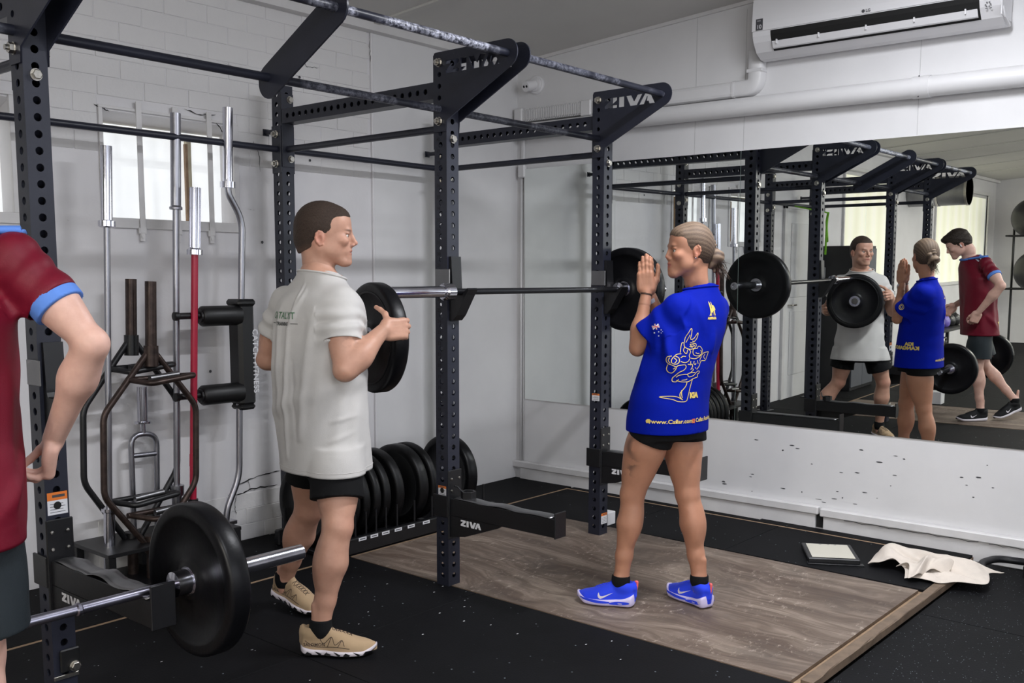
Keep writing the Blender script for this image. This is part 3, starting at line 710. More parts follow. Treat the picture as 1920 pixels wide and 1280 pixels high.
def jcup(x, z, label):
    t = thing('j_cup', label, 'bar hook', (x, 0, z), group='bar hooks on the rack')
    b = BM(); prism(b, [(-.0015, -.13), (-.020, -.13), (-.045, -.105), (-.100, -.015), (-.118, .010), (-.110, .016), (-.088, -.002), (-.080, -.016), (-.030, -.016), (-.022, .0), (-.014, .155), (-.0015, .155)], .062, 'x', .012)
    obj('hook', b, 'blackmetal', t)
    b = BM(); box(b, .014, .072, -.080, -.028, -.016, -.0135, .001); obj('pad', b, 'foam', t)
    b = BM(); box(b, -.006, -.001, -.02, .07, .02, .10, .002); obj('side_plate', b, 'wear', t)
jcup(XS[2], 1.3545, 'black bar hook on the middle post holding the racked barbell')
jcup(XS[3], 1.3545, 'black bar hook on the post left of the woman, holding the racked barbell')
jcup(XS[1], 1.06, 'black bar hook low on the nearest post behind the maroon shirted arm')
t = thing('spring_collar', 'small black hexagonal collar lying on the safety arm of the middle post', 'collar', (XS[2]+.045, -.085, .4185))
b = BM(); prof = [(0, .036), (.035, .036), (.035, .026), (.0, .026)]; lathe(b, prof, 6, 'z', closed=True); obj('ring', b, 'blackmetal', t)
b = BM(); tube(b, [(.0, .038, .025), (-.015, .055, .05), (-.03, .06, .055)], .004, 6); obj('lever', b, 'blackmetal', t)
t = thing('band_strap', 'steel hose clamp and black strap around the foot of the nearest post', 'clamp', (XS[1], 0, 0))
b = BM(); box(b, .018, .082, -.012, -.001, .150, .225, .004); obj('strap_block', b, 'foam', t)
b = BM(); box(b, -.002, .078, -.007, -.001, .128, .141, .001); obj('clamp_band', b, 'zinc', t); bolt(t, (.062, -.012, .165), '-y')

# ------------------------------------------------------------------ barbells and plates
def bar_meshes():
    d = {}
    b = BM(); lathe(b, [(-.655, .0142), (-.2, .0142), (.2, .0142), (.655, .0142)], 18, 'x'); d['shaft'] = b
    return d
def barbell(label, c, shaft_mat, sleeve_mat='chrome', name='barbell', group=None, tilt=0):
    t = thing(name, label, 'barbell', c, tilt, group)
    b = BM(); lathe(b, [(-.655, .0142), (.655, .0142)], 20, 'x'); obj('shaft', b, shaft_mat, t, smooth=True, autosm=40)
    for s in (-1, 1):
        b = BM(); lathe(b, [(s*.640, .022), (s*.644, .037), (s*.688, .038), (s*.695, .030), (s*.700, .030)], 28, 'x'); obj('collar', b, sleeve_mat, t, smooth=True, autosm=35)
        b = BM(); lathe(b, [(s*.695, .0248), (s*1.094, .0248), (s*1.097, .0225), (s*1.097, .014), (s*1.088, .0135), (s*1.088, 0)], 28, 'x'); obj('sleeve', b, sleeve_mat, t, smooth=True, autosm=35)
    return t
barbell('black shafted barbell with chrome sleeves racked at chest height between the two people', (.606, -.062, 1.3545), 'blackbar')
lo = barbell('bare steel barbell resting low on the safety arms at the left', (-2.358, -.570, .5425), 'barsteel')
b = BM(); lathe(b, [(.36, .0144), (.364, .0175), (.372, .0175), (.376, .0144)], 18, 'x'); obj('knurl_ring', b, 'barsteel', lo)
def bumper_mesh(r, t, m='rubber'):
    prof = [(-t/2, .0262), (-t/2, .055), (-t/2+.004, .060), (-t/2+.010, .075), (-t/2+.010, r-.052), (-t/2+.002, r-.042), (-t/2, r-.034), (-t/2, r-.012), (-t/2+.004, r-.004), (-t/2+.012, r),
            (t/2-.012, r), (t/2-.004, r-.004), (t/2, r-.012), (t/2, r-.034), (t/2-.002, r-.042), (t/2-.010, r-.052), (t/2-.010, .075), (t/2-.004, .060), (t/2, .055), (t/2, .0262)]
    b = BM(); lathe(b, prof, 72, 'x', closed=True); me = me_of(b, m)
    me.polygons.foreach_set('use_smooth', [True]*len(me.polygons)); me.set_sharp_from_angle(angle=R(50)); return me
b = BM(); lathe(b, [(-.5, .0255), (-.5, .044), (.5, .044), (.5, .0255)], 36, 'x', closed=True); HUB = b
def hub_mesh(t):
    b = BM(); e = t/2+.0008; lathe(b, [(-e, .0258), (-e, .043), (e, .043), (e, .0258)], 36, 'x', closed=True); return me_of(b, 'chrome')
BME = {}
def bumper(label, c, r=.225, t=.07, rz=0, ry=0, group=None, hub=True, m='rubber'):
    k = (r, t, m)
    if k not in BME: BME[k] = (bumper_mesh(r, t, m), hub_mesh(t))
    e = thing('bumper_plate', label, 'weight plate', c, 0, group); e.rotation_euler = (0, ry, rz)
    inst('rubber_disc', BME[k][0], e); inst('hub_ring', BME[k][1], e); return e
bumper('black bumper plate on the near sleeve of the low barbell, in the foreground', (-1.634, -.570, .5425), t=.068)
bumper('black bumper plate on the far sleeve of the low barbell, seen in the mirror', (-3.083, -.570, .5425), t=.068)
bumper('black bumper plate already on the racked barbell, beside the praying hands of the woman', (1.338, -.062, 1.3545), t=.07)
PLX = [(-.02, .06, .215, 'leftmost, behind the legs of the man'), (.06, .05, .215, 'second from the left, behind legs'), (.135, .05, .215, 'third from the left, half hidden'), (.205, .048, .215, 'fourth from the left'),
       (.275, .048, .220, 'fifth from the left'), (.345, .05, .220, 'sixth from the left'), (.435, .06, .225, 'seventh, just left of the gap'), (.615, .07, .225, 'right of the gap, standing tallest'), (.700, .05, .225, 'touching the tallest one\'s right side')]
for x, tt, r, lb in PLX: bumper('black bumper plate standing on the floor rack, '+lb, (x, 1.0, r+.025), r=r, t=tt, ry=R(random.uniform(-1.2, 1.2)), group='plates standing in the floor rack', m='rubber2')
bumper('lone black bumper plate standing behind the middle post, its right rim showing', (1.03, 1.0, .25), r=.225, t=.075, rz=R(-4), group='plates standing in the floor rack', m='rubber')
t = thing('plate_rack', 'low black floor rack with a row of small white labels holding upright plates', 'plate rack', (0, 0, 0))
for y in (.745, 1.17):
    b = BM(); box(b, -.10, 1.16, y-.02, y+.02, .002, .085, .006); obj('rail', b, 'blackmetal', t)
for x in (-.07, .33, .75, 1.13):
    b = BM(); box(b, x-.02, x+.02, .765, 1.15, .004, .024, .002); obj('cross_piece', b, 'blackmetal', t)
for x in (-.06, .02, .097, .170, .240, .310, .390, .520, .655, .74, .90, 1.085):
    b = BM(); tube(b, [(x, .765, .085), (x, .765, .20)], .006, 8); obj('divider', b, 'blackmetal', t)
    b = BM(); tube(b, [(x, 1.15, .085), (x, 1.15, .20)], .006, 8); obj('divider', b, 'blackmetal', t)
for x in (.085, .165, .245, .335, .43, .545, .655):
    b = BM(); box(b, x, x+.052, .7235, .7245, .066, .083, .0); box(b, x+.008, x+.044, .7232, .7234, .072, .077, 0, 1); obj('size_label', b, ['white', 'label'], t)
b = BM(); box(b, 1.398, 1.475, .085, .20, .001, .075, .003); tag(obj('white_box', b, 'plastic'), 'small white box on the floor behind the post left of the woman', 'box')

# ------------------------------------------------------------------ bars standing by the window
def vthing(name, label, cat='barbell', grp='bars standing against the window wall'): return thing(name, label, cat, group=grp)
def vt(parent, nm, pts, r, m, seg=16, sm=True):
    b = BM(); tube(b, pts, r, seg); return obj(nm, b, m, parent, smooth=sm, autosm=40)
def vlathe(parent, nm, x, y, prof, m, seg=24, lean=0):
    b = BM(); lathe(b, prof, seg, 'z', (0, 0, 0)); o = obj(nm, b, m, parent, smooth=True, autosm=35)
    o.matrix_local = Matrix.Translation((x, y, 0)) @ Matrix(((1, 0, lean, 0), (0, 1, 0, 0), (0, 0, 1, 0), (0, 0, 0, 1))); return o
Y1 = 1.2
t = vthing('standing_barbell', 'chrome barbell standing upright left of the barred window, the furthest left of the upright bars')
t.location = (-1.008, Y1, 0); t.rotation_euler = (0, R(2.1), 0)
for nm, prof, m in (('sleeve', [(1.665, .025), (1.995, .025)], 'chrome'), ('collar', [(1.636, .030), (1.640, .037), (1.664, .037), (1.668, .025)], 'chrome'), ('shaft', [(.36, .0140), (1.64, .0140)], 'zincbar'), ('lower_sleeve', [(.0, .025), (.34, .025), (.345, .034), (.36, .034)], 'chrome')):
    vlathe(t, nm, 0, 0, prof, m)
t = vthing('standing_barbell', 'tall grey steel barbell standing upright before the window, left of the red one')
t.location = (-.646, Y1+.03, 0); t.rotation_euler = (0, R(2.0), 0)
for nm, prof, m in (('sleeve', [(1.752, .0245), (2.185, .0245)], 'zincbar'), ('collar', [(1.735, .030), (1.745, .031), (1.753, .0245)], 'zincbar'), ('shaft', [(.405, .0155), (1.74, .0155)], 'zincbar'), ('lower_collar', [(.355, .034), (.405, .034)], 'zincbar'), ('lower_sleeve', [(.0, .0245), (.355, .0245)], 'zincbar')): vlathe(t, nm, 0, 0, prof, m)
t = vthing('standing_barbell', 'barbell with a red painted shaft and grooved chrome sleeve, standing upright')
t.location = (-.605, Y1-.04, 0); t.rotation_euler = (0, R(2.6), 0)
for nm, prof, m in (('sleeve', [(1.553, .0235), (1.84, .0235)], 'chrome'), ('collar', [(1.522, .037), (1.546, .037), (1.553, .026)], 'chrome'), ('shaft', [(.34, .0165), (.50, .0165), (.502, .018), (.56, .018), (.562, .0165), (1.522, .0165)], 'redpaint'), ('lower_sleeve', [(.0, .0245), (.34, .0245)], 'blackmetal')): vlathe(t, nm, 0, 0, prof, m)
for k in range(10):
    a = 2*PI*k/10; vt(t, 'sleeve_rib', [(.0235*math.cos(a), .0235*math.sin(a), 1.556), (.0235*math.cos(a), .0235*math.sin(a), 1.838)], .0035, 'chrome', 6)
# cambered safety squat bar
t = vthing('safety_squat_bar', 'cambered chrome squat bar with black padded yoke and white lettering, standing upright')
ys = 1.2
vt(t, 'sleeve', [(-.315, ys, 1.882), (-.303, ys, 2.24)], .025, 'chrome', 24); vt(t, 'collar', [(-.316, ys, 1.852), (-.315, ys, 1.882)], .037, 'chrome', 24)
vt(t, 'bent_shaft', bend([(-.316, ys, 1.86), (-.312, ys, 1.82), (-.238, ys, 1.70), (-.256, ys, 1.30)], .06), .0165, 'zincbar')
vt(t, 'lower_shaft', bend([(-.284, ys, .78), (-.298, ys, .40), (-.375, ys, .245), (-.384, ys, .17)], .06), .0165, 'zincbar')
vt(t, 'lower_sleeve', [(-.39, ys, .001), (-.384, ys, .17)], .025, 'blackmetal', 20)
b = BM(); box(b, -.425, -.335, ys-.03, ys+.03, .165, .185, .003); obj('lower_collar', b, 'chrome', t)
b = BM(); box(b, -.307, -.212, ys-.055, ys+.055, .765, 1.285, .018)
obj('yoke_pad', b, 'foam', t)
b = BM(); box(b, -.312, -.207, ys-.06, ys+.06, 1.27, 1.305, .012); obj('pad_cap', b, 'foam', t)
b = BM(); box(b, -.305, -.215, ys-.05, ys+.05, .745, .775, .012); obj('pad_cap', b, 'foam', t)
for z, x1 in ((1.225, -.505), (.838, -.515)):
    b = BM(); lathe(b, [(-.29, .050), (x1+.012, .050), (x1, .040), (x1, .0)], 28, 'x', (0, ys-.02, z)); obj('shoulder_pad', b, 'foam', t, smooth=True, autosm=40)
    b = BM(); lathe(b, [(x1, .016), (x1-.115, .016), (x1-.12, .021), (x1-.14, .021), (x1-.143, .014)], 18, 'x', (0, ys-.02, z+.004)); obj('handle', b, 'foam', t, smooth=True, autosm=40)
    b = BM(); lathe(b, [(x1-.001, .034), (x1-.008, .030), (x1-.008, 0)], 20, 'x', (0, ys-.02, z)); obj('pad_end', b, 'blackmetal', t)
text_on(t, 'CATCH FITNESS', .043, MX((-.232, ys-.0558, 1.155), (0, 0, -1), (1, 0, 0)), 'white', bold=.0008, spacing=1.06)
# hex (trap) bars standing on end
def hexbar(label, y, xc, top, zs, zb, hw, sl, m1, m2, nearu):
    t = vthing('hex_trap_bar', label, 'hex bar')
    P = lambda x, z: (xc+x+(z-1)*.035, y, z)
    vt(t, 'frame', bend([P(-.02, top), P(-hw, zs), P(-hw, zb), P(-.02, .16)], .04), .0145, m2)
    vt(t, 'frame', bend([P(.02, top), P(hw, zs), P(hw, zb), P(.02, .16)], .04), .0145, m2)
    vt(t, 'sleeve', [P(0, top-.02), P(.0, sl)], .0255, m1, 24); vt(t, 'collar', [P(0, top-.06), P(0, top+.035)], .033, m2, 20)
    vt(t, 'lower_sleeve', [P(0, .0), P(0, .15)], .0255, m1, 20); vt(t, 'lower_collar', [P(0, .13), P(0, .21)], .033, m2, 20)
    for z in (top-.115, zb-.105):
        w = hw*.52; vt(t, 'grip_bar', [P(-w, z), P(w, z)], .013, m2)
        vt(t, 'raised_handle', bend([P(-w*.9, z), (xc-w*.55, y-nearu, z-.012), (xc+w*1.3, y-nearu, z+.012), P(w*.95, z)], .03), .0135, m2)
        vt(t, 'knurled_grip', [(xc-w*.3, y-nearu*.4, z+.004), (xc+w*.9, y-nearu*.4, z+.014)], .0145, 'wear')
    return t
hexbar('black hex trap bar standing on end, the rear one of two, nearest the wall', 1.255, -.828, 1.11, .82, .48, .235, 1.405, 'brownsteel', 'blackmetal', .12)
hexbar('worn brown hex trap bar standing on end, the front one of two', 1.13, -.800, 1.065, .80, .43, .232, 1.395, 'brownsteel', 'brownsteel', .12)
t = vthing('looped_grip_bar', 'short chrome bar with a rounded rectangular grip loop, standing behind the hex bars', 'grip bar')
yl = 1.33
vt(t, 'sleeve', [(-.742, yl, .722), (-.739, yl, .89)], .0245, 'chrome', 24); vt(t, 'flange', [(-.742, yl, .712), (-.742, yl, .722)], .038, 'chrome', 24); vt(t, 'neck', [(-.742, yl, .66), (-.742, yl, .715)], .013, 'chrome')
vt(t, 'loop', bend([(-.81, yl, .10), (-.806, yl, .665), (-.672, yl, .655), (-.69, yl, .10)], .06), .0135, 'zincbar'); vt(t, 'cross_grip', [(-.805, yl, .56), (-.678, yl, .556)], .0125, 'zincbar')
t = thing('bar_holder', 'black steel floor holder keeping the upright bars in place', 'bar holder')
b = BM(); box(b, -1.09, -.40, 1.04, 1.385, .168, .186, .002); obj('top_plate', b, 'blackmetal', t)
for x in (-1.07, -.75, -.42):
    for y in (1.06, 1.36): b = BM(); box(b, x-.018, x+.018, y-.018, y+.018, .0, .168, .002); obj('leg', b, 'blackmetal', t)
b = BM(); box(b, -1.09, -.40, 1.04, 1.385, .0, .012, .001); obj('base_plate', b, 'blackmetal', t)


# ------------------------------------------------------------------ things on the mirror wall (local frame of the wall)
def wthing(name, label, cat): return thing(name, label, cat, mw=WM)
# air conditioner
t = wthing('air_conditioner', 'white wall mounted split air conditioner at the top right', 'air conditioner')
X0, X1 = .44, 1.70
prof = [(0, 2.648), (-.05, 2.628), (-.10, 2.632), (-.155, 2.658), (-.195, 2.705), (-.208, 2.735), (-.214, 2.80), (-.205, 2.93), (-.175, 2.965), (-.10, 2.975), (0, 2.975)]
b = BM(); prism(b, prof, X1-X0, 'x', X0); obj('casing', b, 'plastic', t)
b = BM(); prism(b, [(-.2160, 2.762), (-.2175, 2.80), (-.2075, 2.93), (-.203, 2.93), (-.21, 2.80), (-.2085, 2.762)], X1-X0+.004, 'x', X0-.002); obj('front_panel', b, 'plastic', t)
b = BM(); prism(b, [(-.2128, 2.757), (-.2092, 2.733), (-.1962, 2.703), (-.1572, 2.657), (-.150, 2.662), (-.185, 2.705), (-.200, 2.757)], 1.06, 'x', X0+.105); obj('outlet_slot', b, 'black', t)
b = BM(); prism(b, [(-.196, 2.694), (-.206, 2.700), (-.186, 2.668), (-.176, 2.664)], 1.045, 'x', X0+.112); obj('air_vane', b, 'plastic', t)
for dx in (.135, .37, .62, .86, 1.10):
    b = BM(); box(b, X0+dx, X0+dx+.007, -.2085, -.185, 2.684, 2.708, .001); obj('vane_clip', b, 'plastic', t)
b = BM(); box(b, X1, X1+.006, -.20, -.01, 2.66, 2.96, .002); prism(b, [(-.05, 2.630), (-.15, 2.656), (-.19, 2.70), (-.178, 2.70), (-.14, 2.665), (-.05, 2.645)], .012, 'x', X1); obj('end_cap', b, 'plastic', t)
text_on(t, 'LG', .020, MX((X0+.625, -.2186, 2.768), (1, 0, 0), (0, -.03, 1)), 'label', bold=.0006)
b = BM(); lathe(b, [(0, .0085), (0.0004, .0085)], 20, 'y', (X0+.612, -.2180, 2.775)); obj('logo_disc', b, 'label', t)
b = BM(); box(b, X0+.022, X0+.062, -.2190, -.2178, 2.765, 2.825, 0, 0); obj('sticker', b, 'label', t)
text_on(t, '10', .030, MX((X0+.026, -.2194, 2.773), (1, 0, 0), (0, 0, 1)), 'white', bold=.0005); text_on(t, 'YEAR', .0095, MX((X0+.028, -.2194, 2.811), (1, 0, 0), (0, 0, 1)), 'white')
b = BM()
for k in range(6):
    a = PI*k/3; box(b, 1.645+.011*math.cos(a)-.003, 1.645+.011*math.cos(a)+.003, -.2095, -.2085, 2.712+.011*math.sin(a)-.003, 2.712+.011*math.sin(a)+.003)
box(b, 1.627, 1.666, -.215, -.2135, 2.735, 2.738); box(b, 1.632, 1.642, -.2075, -.2065, 2.693, 2.697); box(b, 1.655, 1.662, -.2075, -.2065, 2.693, 2.697); obj('display_icons', b, 'label', t)
# refrigerant duct with an elbow, corrugated section and caps
def rduct(bm, x0, x1, z0, z1, d, rb=.02):
    prism(bm, [(0, z0), (-d+rb, z0), (-d+.005, z0+.008), (-d, z0+rb), (-d, z1-rb), (-d+.005, z1-.008), (-d+rb, z1), (0, z1)], x1-x0, 'x', x0)
t = wthing('pipe_cover', 'white painted pipe duct with an elbow leading up to the air conditioner', 'duct')
b = BM(); rduct(b, -.80, .30, 2.455, 2.545, .062); obj('straight_duct', b, 'duct', t)
b = BM(); sec = [(-.045, 0), (-.045, -.05), (-.033, -.062), (.033, -.062), (.045, -.05), (.045, 0)]
path = bend([(.25, 0, 2.50), (.385, 0, 2.50), (.385, 0, 2.70)], .075, 7); rings = []
for i, p in enumerate(path):
    a = path[max(i-1, 0)]; c = path[min(i+1, len(path)-1)]; d_ = (c-a).normalized(); nrm = Vector((-d_.z, 0, d_.x))
    rings.append([b.verts.new(p+nrm*s+Vector((0, yy-.002, 0))) for s, yy in sec])
for i in range(len(rings)-1):
    for k in range(len(sec)-1): b.faces.new((rings[i][k], rings[i+1][k], rings[i+1][k+1], rings[i][k+1]))
bmesh.ops.recalc_face_normals(b, faces=b.faces[:]); o = obj('elbow', b, 'duct', t, smooth=True, autosm=50)
b = BM(); rduct(b, .245, .262, 2.451, 2.549, .066); obj('joint_band', b, 'duct', t)
b = BM(); box(b, .336, .434, -.066, -.001, 2.58, 2.60, .003); obj('joint_band', b, 'duct', t)
b = BM()
for k in range(34): rduct(b, -1.30+k*.0145, -1.30+k*.0145+.009, 2.462, 2.548, .064, .01)
rduct(b, -1.30, -.80, 2.466, 2.544, .058, .01); obj('corrugated_duct', b, 'duct', t)
b = BM(); box(b, -1.372, -1.30, -.07, 0, 2.455, 2.555, .008); obj('end_box', b, 'duct', t)
b = BM(); box(b, -.82, -.74, -.068, 0, 2.452, 2.552, .006); obj('joint_sleeve', b, 'duct', t)
t = wthing('wall_pipe', 'thick white painted pipe running along the wall above the mirror', 'pipe')
b = BM(); tube(b, [(x, -.055, 2.395-.0035*x) for x in (-1.40, -.7, 0, .7, 1.4, 2.2, 3.4)], .052, 24); obj('pipe_run', b, 'duct', t, smooth=True, autosm=60)
for x in (1.27, 3.0):
    b = BM(); tube(b, [(x, -.055, 2.391), (x+.085, -.055, 2.3905)], .056, 24); obj('coupling', b, 'duct', t, smooth=True, autosm=60)
    for z in (2.340, 2.442): b = BM(); lathe(b, [(0, .004), (.003, .003)], 8, 'y', (x+.035, -.088, z)); obj('screw', b, 'label', t)
# camera dome arm in the corner
t = wthing('security_camera', 'small white wall camera on a round base near the room corner', 'camera')
b = BM(); lathe(b, [(0, .062), (-.012, .062), (-.018, .055), (-.018, 0)], 36, 'y', (-1.225, 0, 2.705)); lathe(b, [(-.018, .048), (-.030, .044), (-.034, .0)], 32, 'y', (-1.225, 0, 2.705)); obj('base', b, 'plastic', t, smooth=True, autosm=40)
cd = Vector((-.22, -1, -.30)).normalized(); p0 = Vector((-1.225, -.025, 2.705)); b = BM(); tube(b, [p0, p0+cd*.04, p0+cd*.085], [.03, .034, .035], 24); obj('body', b, 'plastic', t, smooth=True, autosm=40)
u_, w_ = frame_for(cd); side = Vector((1, 0, 0)); side = (side-cd*side.dot(cd)).normalized()
b = BM()
for s in (-1, 1):
    q = p0+cd*.0855+side*s*.014
    tube(b, [q, q+cd*.001], .0085, 14)
obj('lens', b, 'black', t)
# corner conduit with its box
t = wthing('cable_conduit', 'thin white cable conduit and box running down the room corner', 'conduit')
b = BM(); tube(b, [(-1.345, -.010, z) for z in (.13, 1.2, 2.10)], .0095, 12); tube(b, [(-1.325, -.006, z) for z in (.13, 1.2, 2.10)], .005, 8); obj('conduit', b, 'duct', t, smooth=True)
b = BM(); box(b, -1.365, -1.305, -.035, -.001, 2.095, 2.185, .008); obj('junction_box', b, 'duct', t)
b = BM(); box(b, -1.345, -1.320, -.02, -.001, 2.185, 2.46, .003); obj('mini_trunking', b, 'duct', t)
b = BM(); box(b, -1.305, -1.28, -.02, -.002, 2.115, 2.135, .002); obj('clip', b, 'duct', t)
# ------------------------------------------------------------------ floor clutter at the right
t = thing('floor_tray', 'black framed tablet scale with a cream top lying on the rubber mat', 'scale', (1.640, -1.130, 0), R(-59))
b = BM(); box(b, -.125, .125, -.145, .145, .004, .028, .004); obj('case', b, 'blackmetal', t)
b = BM(); box(b, -.105, .105, -.125, .125, .028, .0305, .001); obj('top_sheet', b, mat('cream_board', srgb(205, 200, 186), .5), t)
b = BM(); box(b, -.13, .14, -.165, -.13, .001, .006, .001); obj('loose_edge', b, 'blackmetal', t)
for dx in (-.04, 0, .035): b = BM(); box(b, dx, dx+.012, .112, .116, .0305, .0312); obj('mark', b, 'label', t)
# towel: one cloth sheet folded over itself
M['towel'] = mat('cream_cotton_cloth', srgb(214, 203, 192), .9, bump=.35, bscale=220, var=.05, vscale=20)
def towel():
    n, m_ = 46, 30; b = BM(); rows = []
    A = Vector((1.56, -1.46, 0)); B = Vector((1.93, -1.78, 0)); ax = (B-A); L = ax.length; ax.normalize(); ay = Vector((-ax.y, ax.x, 0))
    for i in range(n+1):
        u = i/n; row = []
        wid = .10+.15*math.sin(PI*min(1, u*1.15+.05))**.8
        for j in range(m_+1):
            v = j/m_
            s = (v-.5)*2
            x = u*L + .05*math.sin(v*5+u*3) + .06*s*math.sin(u*4)
            y = s*wid + .05*math.sin(u*6.5) + .02*math.sin(u*17+v*4)
            z = .010+.055*math.exp(-((s-.55*math.sin(u*5))/.33)**2)*(.35+.65*math.sin(PI*u)) + .018*abs(math.sin(u*9+v*3.2)) + .012*math.sin(u*23+v*9)**2*(1-abs(s))
            z *= .25+.75*min(1, (1-abs(s))*3+.15)
            if u > .82: z *= 1-(u-.82)*3
            p = A+ax*x+ay*y; row.append(b.verts.new((p.x, p.y, max(z, .006)+(.004 if p.y > -1.68 else -.0))))
        rows.append(row)
    for i in range(n):
        for j in range(m_): b.faces.new((rows[i][j], rows[i+1][j], rows[i+1][j+1], rows[i][j+1]))
    # second flap folded back over the first
    rows = []
    for i in range(25):
        u = i/24; row = []
        for j in range(21):
            v = j/20; s = (v-.5)*2; x = .02+u*.26+.03*math.sin(v*4); y = .10-u*.02+s*(.085-.05*u)+.02*math.sin(u*9)
            z = .062+.030*math.sin(PI*u)*math.cos(s*1.4)+.010*math.sin(u*15+v*5)-.03*abs(s)**2
            p = A+ax*x-ay*y*.9; row.append(b.verts.new((p.x, p.y, z)))
        rows.append(row)
    for i in range(24):
        for j in range(20): b.faces.new((rows[i][j], rows[i+1][j], rows[i+1][j+1], rows[i][j+1]))
    o = obj('towel', b, 'towel', smooth=True); so = o.modifiers.new('s', 'SOLIDIFY'); so.thickness = .004; so.offset = 1; ss = o.modifiers.new('u', 'SUBSURF'); ss.levels = ss.render_levels = 1
    return tag(o, 'crumpled cream cotton towel lying on the mat by the mirror wall', 'towel')
towel()
t = thing('bench_foot', 'black tubular foot of a bench showing at the right edge of the floor', 'bench', (1.93, -1.93, -.034))
b = BM(); tube(b, bend([(-.06, .13, .03), (.02, .16, .055), (.16, .12, .055), (.20, -.02, .05)], .05), .018, 12); obj('tube_foot', b, 'blackmetal', t, smooth=True)
b = BM(); box(b, -.03, .05, -.42, -.04, .02, .095, .010); obj('foot_block', b, 'blackmetal', t)
b = BM(); box(b, -.0, .36, -.30, -.24, .06, .12, .010); obj('cross_tube', b, 'blackmetal', t)

# ------------------------------------------------------------------ things the mirror shows further down the room
t = thing('locker_cabinet', 'tall black storage cabinet by the far wall, seen in the mirror', 'cabinet', (-4.02, 1.20, 0))
b = BM(); box(b, -.38, .38, -.19, .19, 0, 1.66, .006); obj('body', b, 'blackmetal', t)
for s in (-1, 1):
    b = BM(); box(b, -.37 if s < 0 else .004, -.004 if s < 0 else .37, -.202, -.19, .04, 1.63, .003); d_ = obj('door', b, mat('grey_cabinet_door', srgb(78, 80, 86), .5), t)
    b = BM(); box(b, s*.03-.006, s*.03+.006, -.22, -.202, .85, 1.0, .002); obj('handle', b, 'zinc', d_)
t = thing('resistance_band', 'lime green resistance band hanging from the rack post, seen in the mirror', 'band')
M['lime'] = mat('lime_rubber', srgb(126, 196, 44), .5)
b = BM(); P_ = [(-2.40, .86, 1.98), (-2.52, .92, 1.90), (-2.70, .98, 1.80), (-2.83, 1.02, 1.70)]; tube(b, bend(P_, .03), .012, 8); tube(b, [(-2.44, .88, 1.96), (-2.47, .90, 1.80), (-2.46, .90, 1.56)], .011, 8); tube(b, [(-2.40, .86, 1.98), (-2.36, 1.2, 2.06)], .008, 8); obj('band_loop', b, 'lime', t, smooth=True)
M['ball'] = mat('black_vinyl_ball', srgb(34, 34, 36), .35)
for k, (p, r) in enumerate((((-11.2, .60, 2.16), .33), ((-11.2, .50, 1.26), .35), ((-11.2, -.50, 2.18), .30))):
    b = BM(); bmesh.ops.create_uvsphere(b, u_segments=32, v_segments=20, radius=r); o = obj('exercise_ball', b, 'ball', smooth=True); o.location = p
    tag(o, 'large dark exercise ball on the wall rack, seen in the mirror, '+('upper left one', 'lower one', 'upper right one')[k], 'ball', 'exercise balls on the far rack')
t = thing('ball_rack', 'thin steel wall rack carrying the exercise balls, seen in the mirror', 'rack')
for z in (1.86, .96):
    for dx in (-11.42, -10.98): b = BM(); tube(b, [(dx, -1.0, z), (dx, .95, z)], .014, 8); obj('rail', b, 'blackmetal', t)
for y in (-1.0, .95): b = BM(); tube(b, [(-11.6, y, -.03), (-11.6, y, 2.0)], .02, 8); tube(b, [(-11.6, y, 1.86), (-10.98, y, 1.86)], .014, 8); tube(b, [(-11.6, y, .96), (-10.98, y, .96)], .014, 8); obj('stand', b, 'blackmetal', t)
t = thing('kettlebell_rack', 'black shelf rack with kettlebells on it, seen in the mirror', 'rack')
for z in (.22, .62):
    b = BM(); box(b, -6.75, -4.95, .42, .78, z-.03, z, .004); obj('shelf', b, 'blackmetal', t)
for x in (-6.72, -4.98):
    for y in (.45, .75): b = BM(); box(b, x-.02, x+.02, y-.02, y+.02, -.0, .62); obj('leg', b, 'blackmetal', t)
KC = [('green', srgb(30, 104, 62)), ('purple', srgb(104, 88, 168)), ('black', srgb(30, 30, 32))]
for nm, c in KC: M['kb'+nm] = mat(nm+'_kettlebell_paint', c, .35)
def kettle(x, y, z, r, nm, k):
    t = thing('kettlebell', '%s kettlebell on the shelf rack, seen in the mirror, %s' % (nm, k), 'kettlebell', (x, y, z), group='kettlebells on the rack')
    b = BM(); lathe(b, [(0, r*.6), (r*.12, r*.8), (r*.5, r*.99), (r, r), (r*1.5, r*.8), (r*1.85, r*.35), (r*1.9, 0)], 24, 'z'); obj('bell', b, 'kb'+nm, t, smooth=True)
    b = BM(); tube(b, bend([(-r*.62, 0, r*1.5), (-r*.7, 0, r*2.5), (r*.7, 0, r*2.5), (r*.62, 0, r*1.5)], r*.5), r*.17, 12); obj('handle', b, 'zinc', t, smooth=True)
for k, (x, nm, lb) in enumerate(((-5.12, 'green', 'nearest the end'), (-5.38, 'green', 'second from the end'), (-5.64, 'purple', 'third from the end'), (-5.9, 'purple', 'fourth from the end'), (-6.16, 'black', 'fifth from the end'), (-6.42, 'black', 'furthest along'))): kettle(x, .60, .62, .085, nm, lb)
for k, (x, nm, lb) in enumerate(((-5.2, 'green', 'lower shelf, near end'), (-5.6, 'black', 'lower shelf, middle'), (-6.0, 'black', 'lower shelf, far end'))): kettle(x, .60, .22, .10, nm, lb)
t = thing('round_duct', 'silver round air duct under the far ceiling, seen in the mirror', 'duct')
b = BM(); tube(b, [(-7.0, .62, 2.42), (-7.0, 1.40, 2.42)], .20, 28); obj('duct_run', b, 'wear', t, smooth=True, autosm=40)
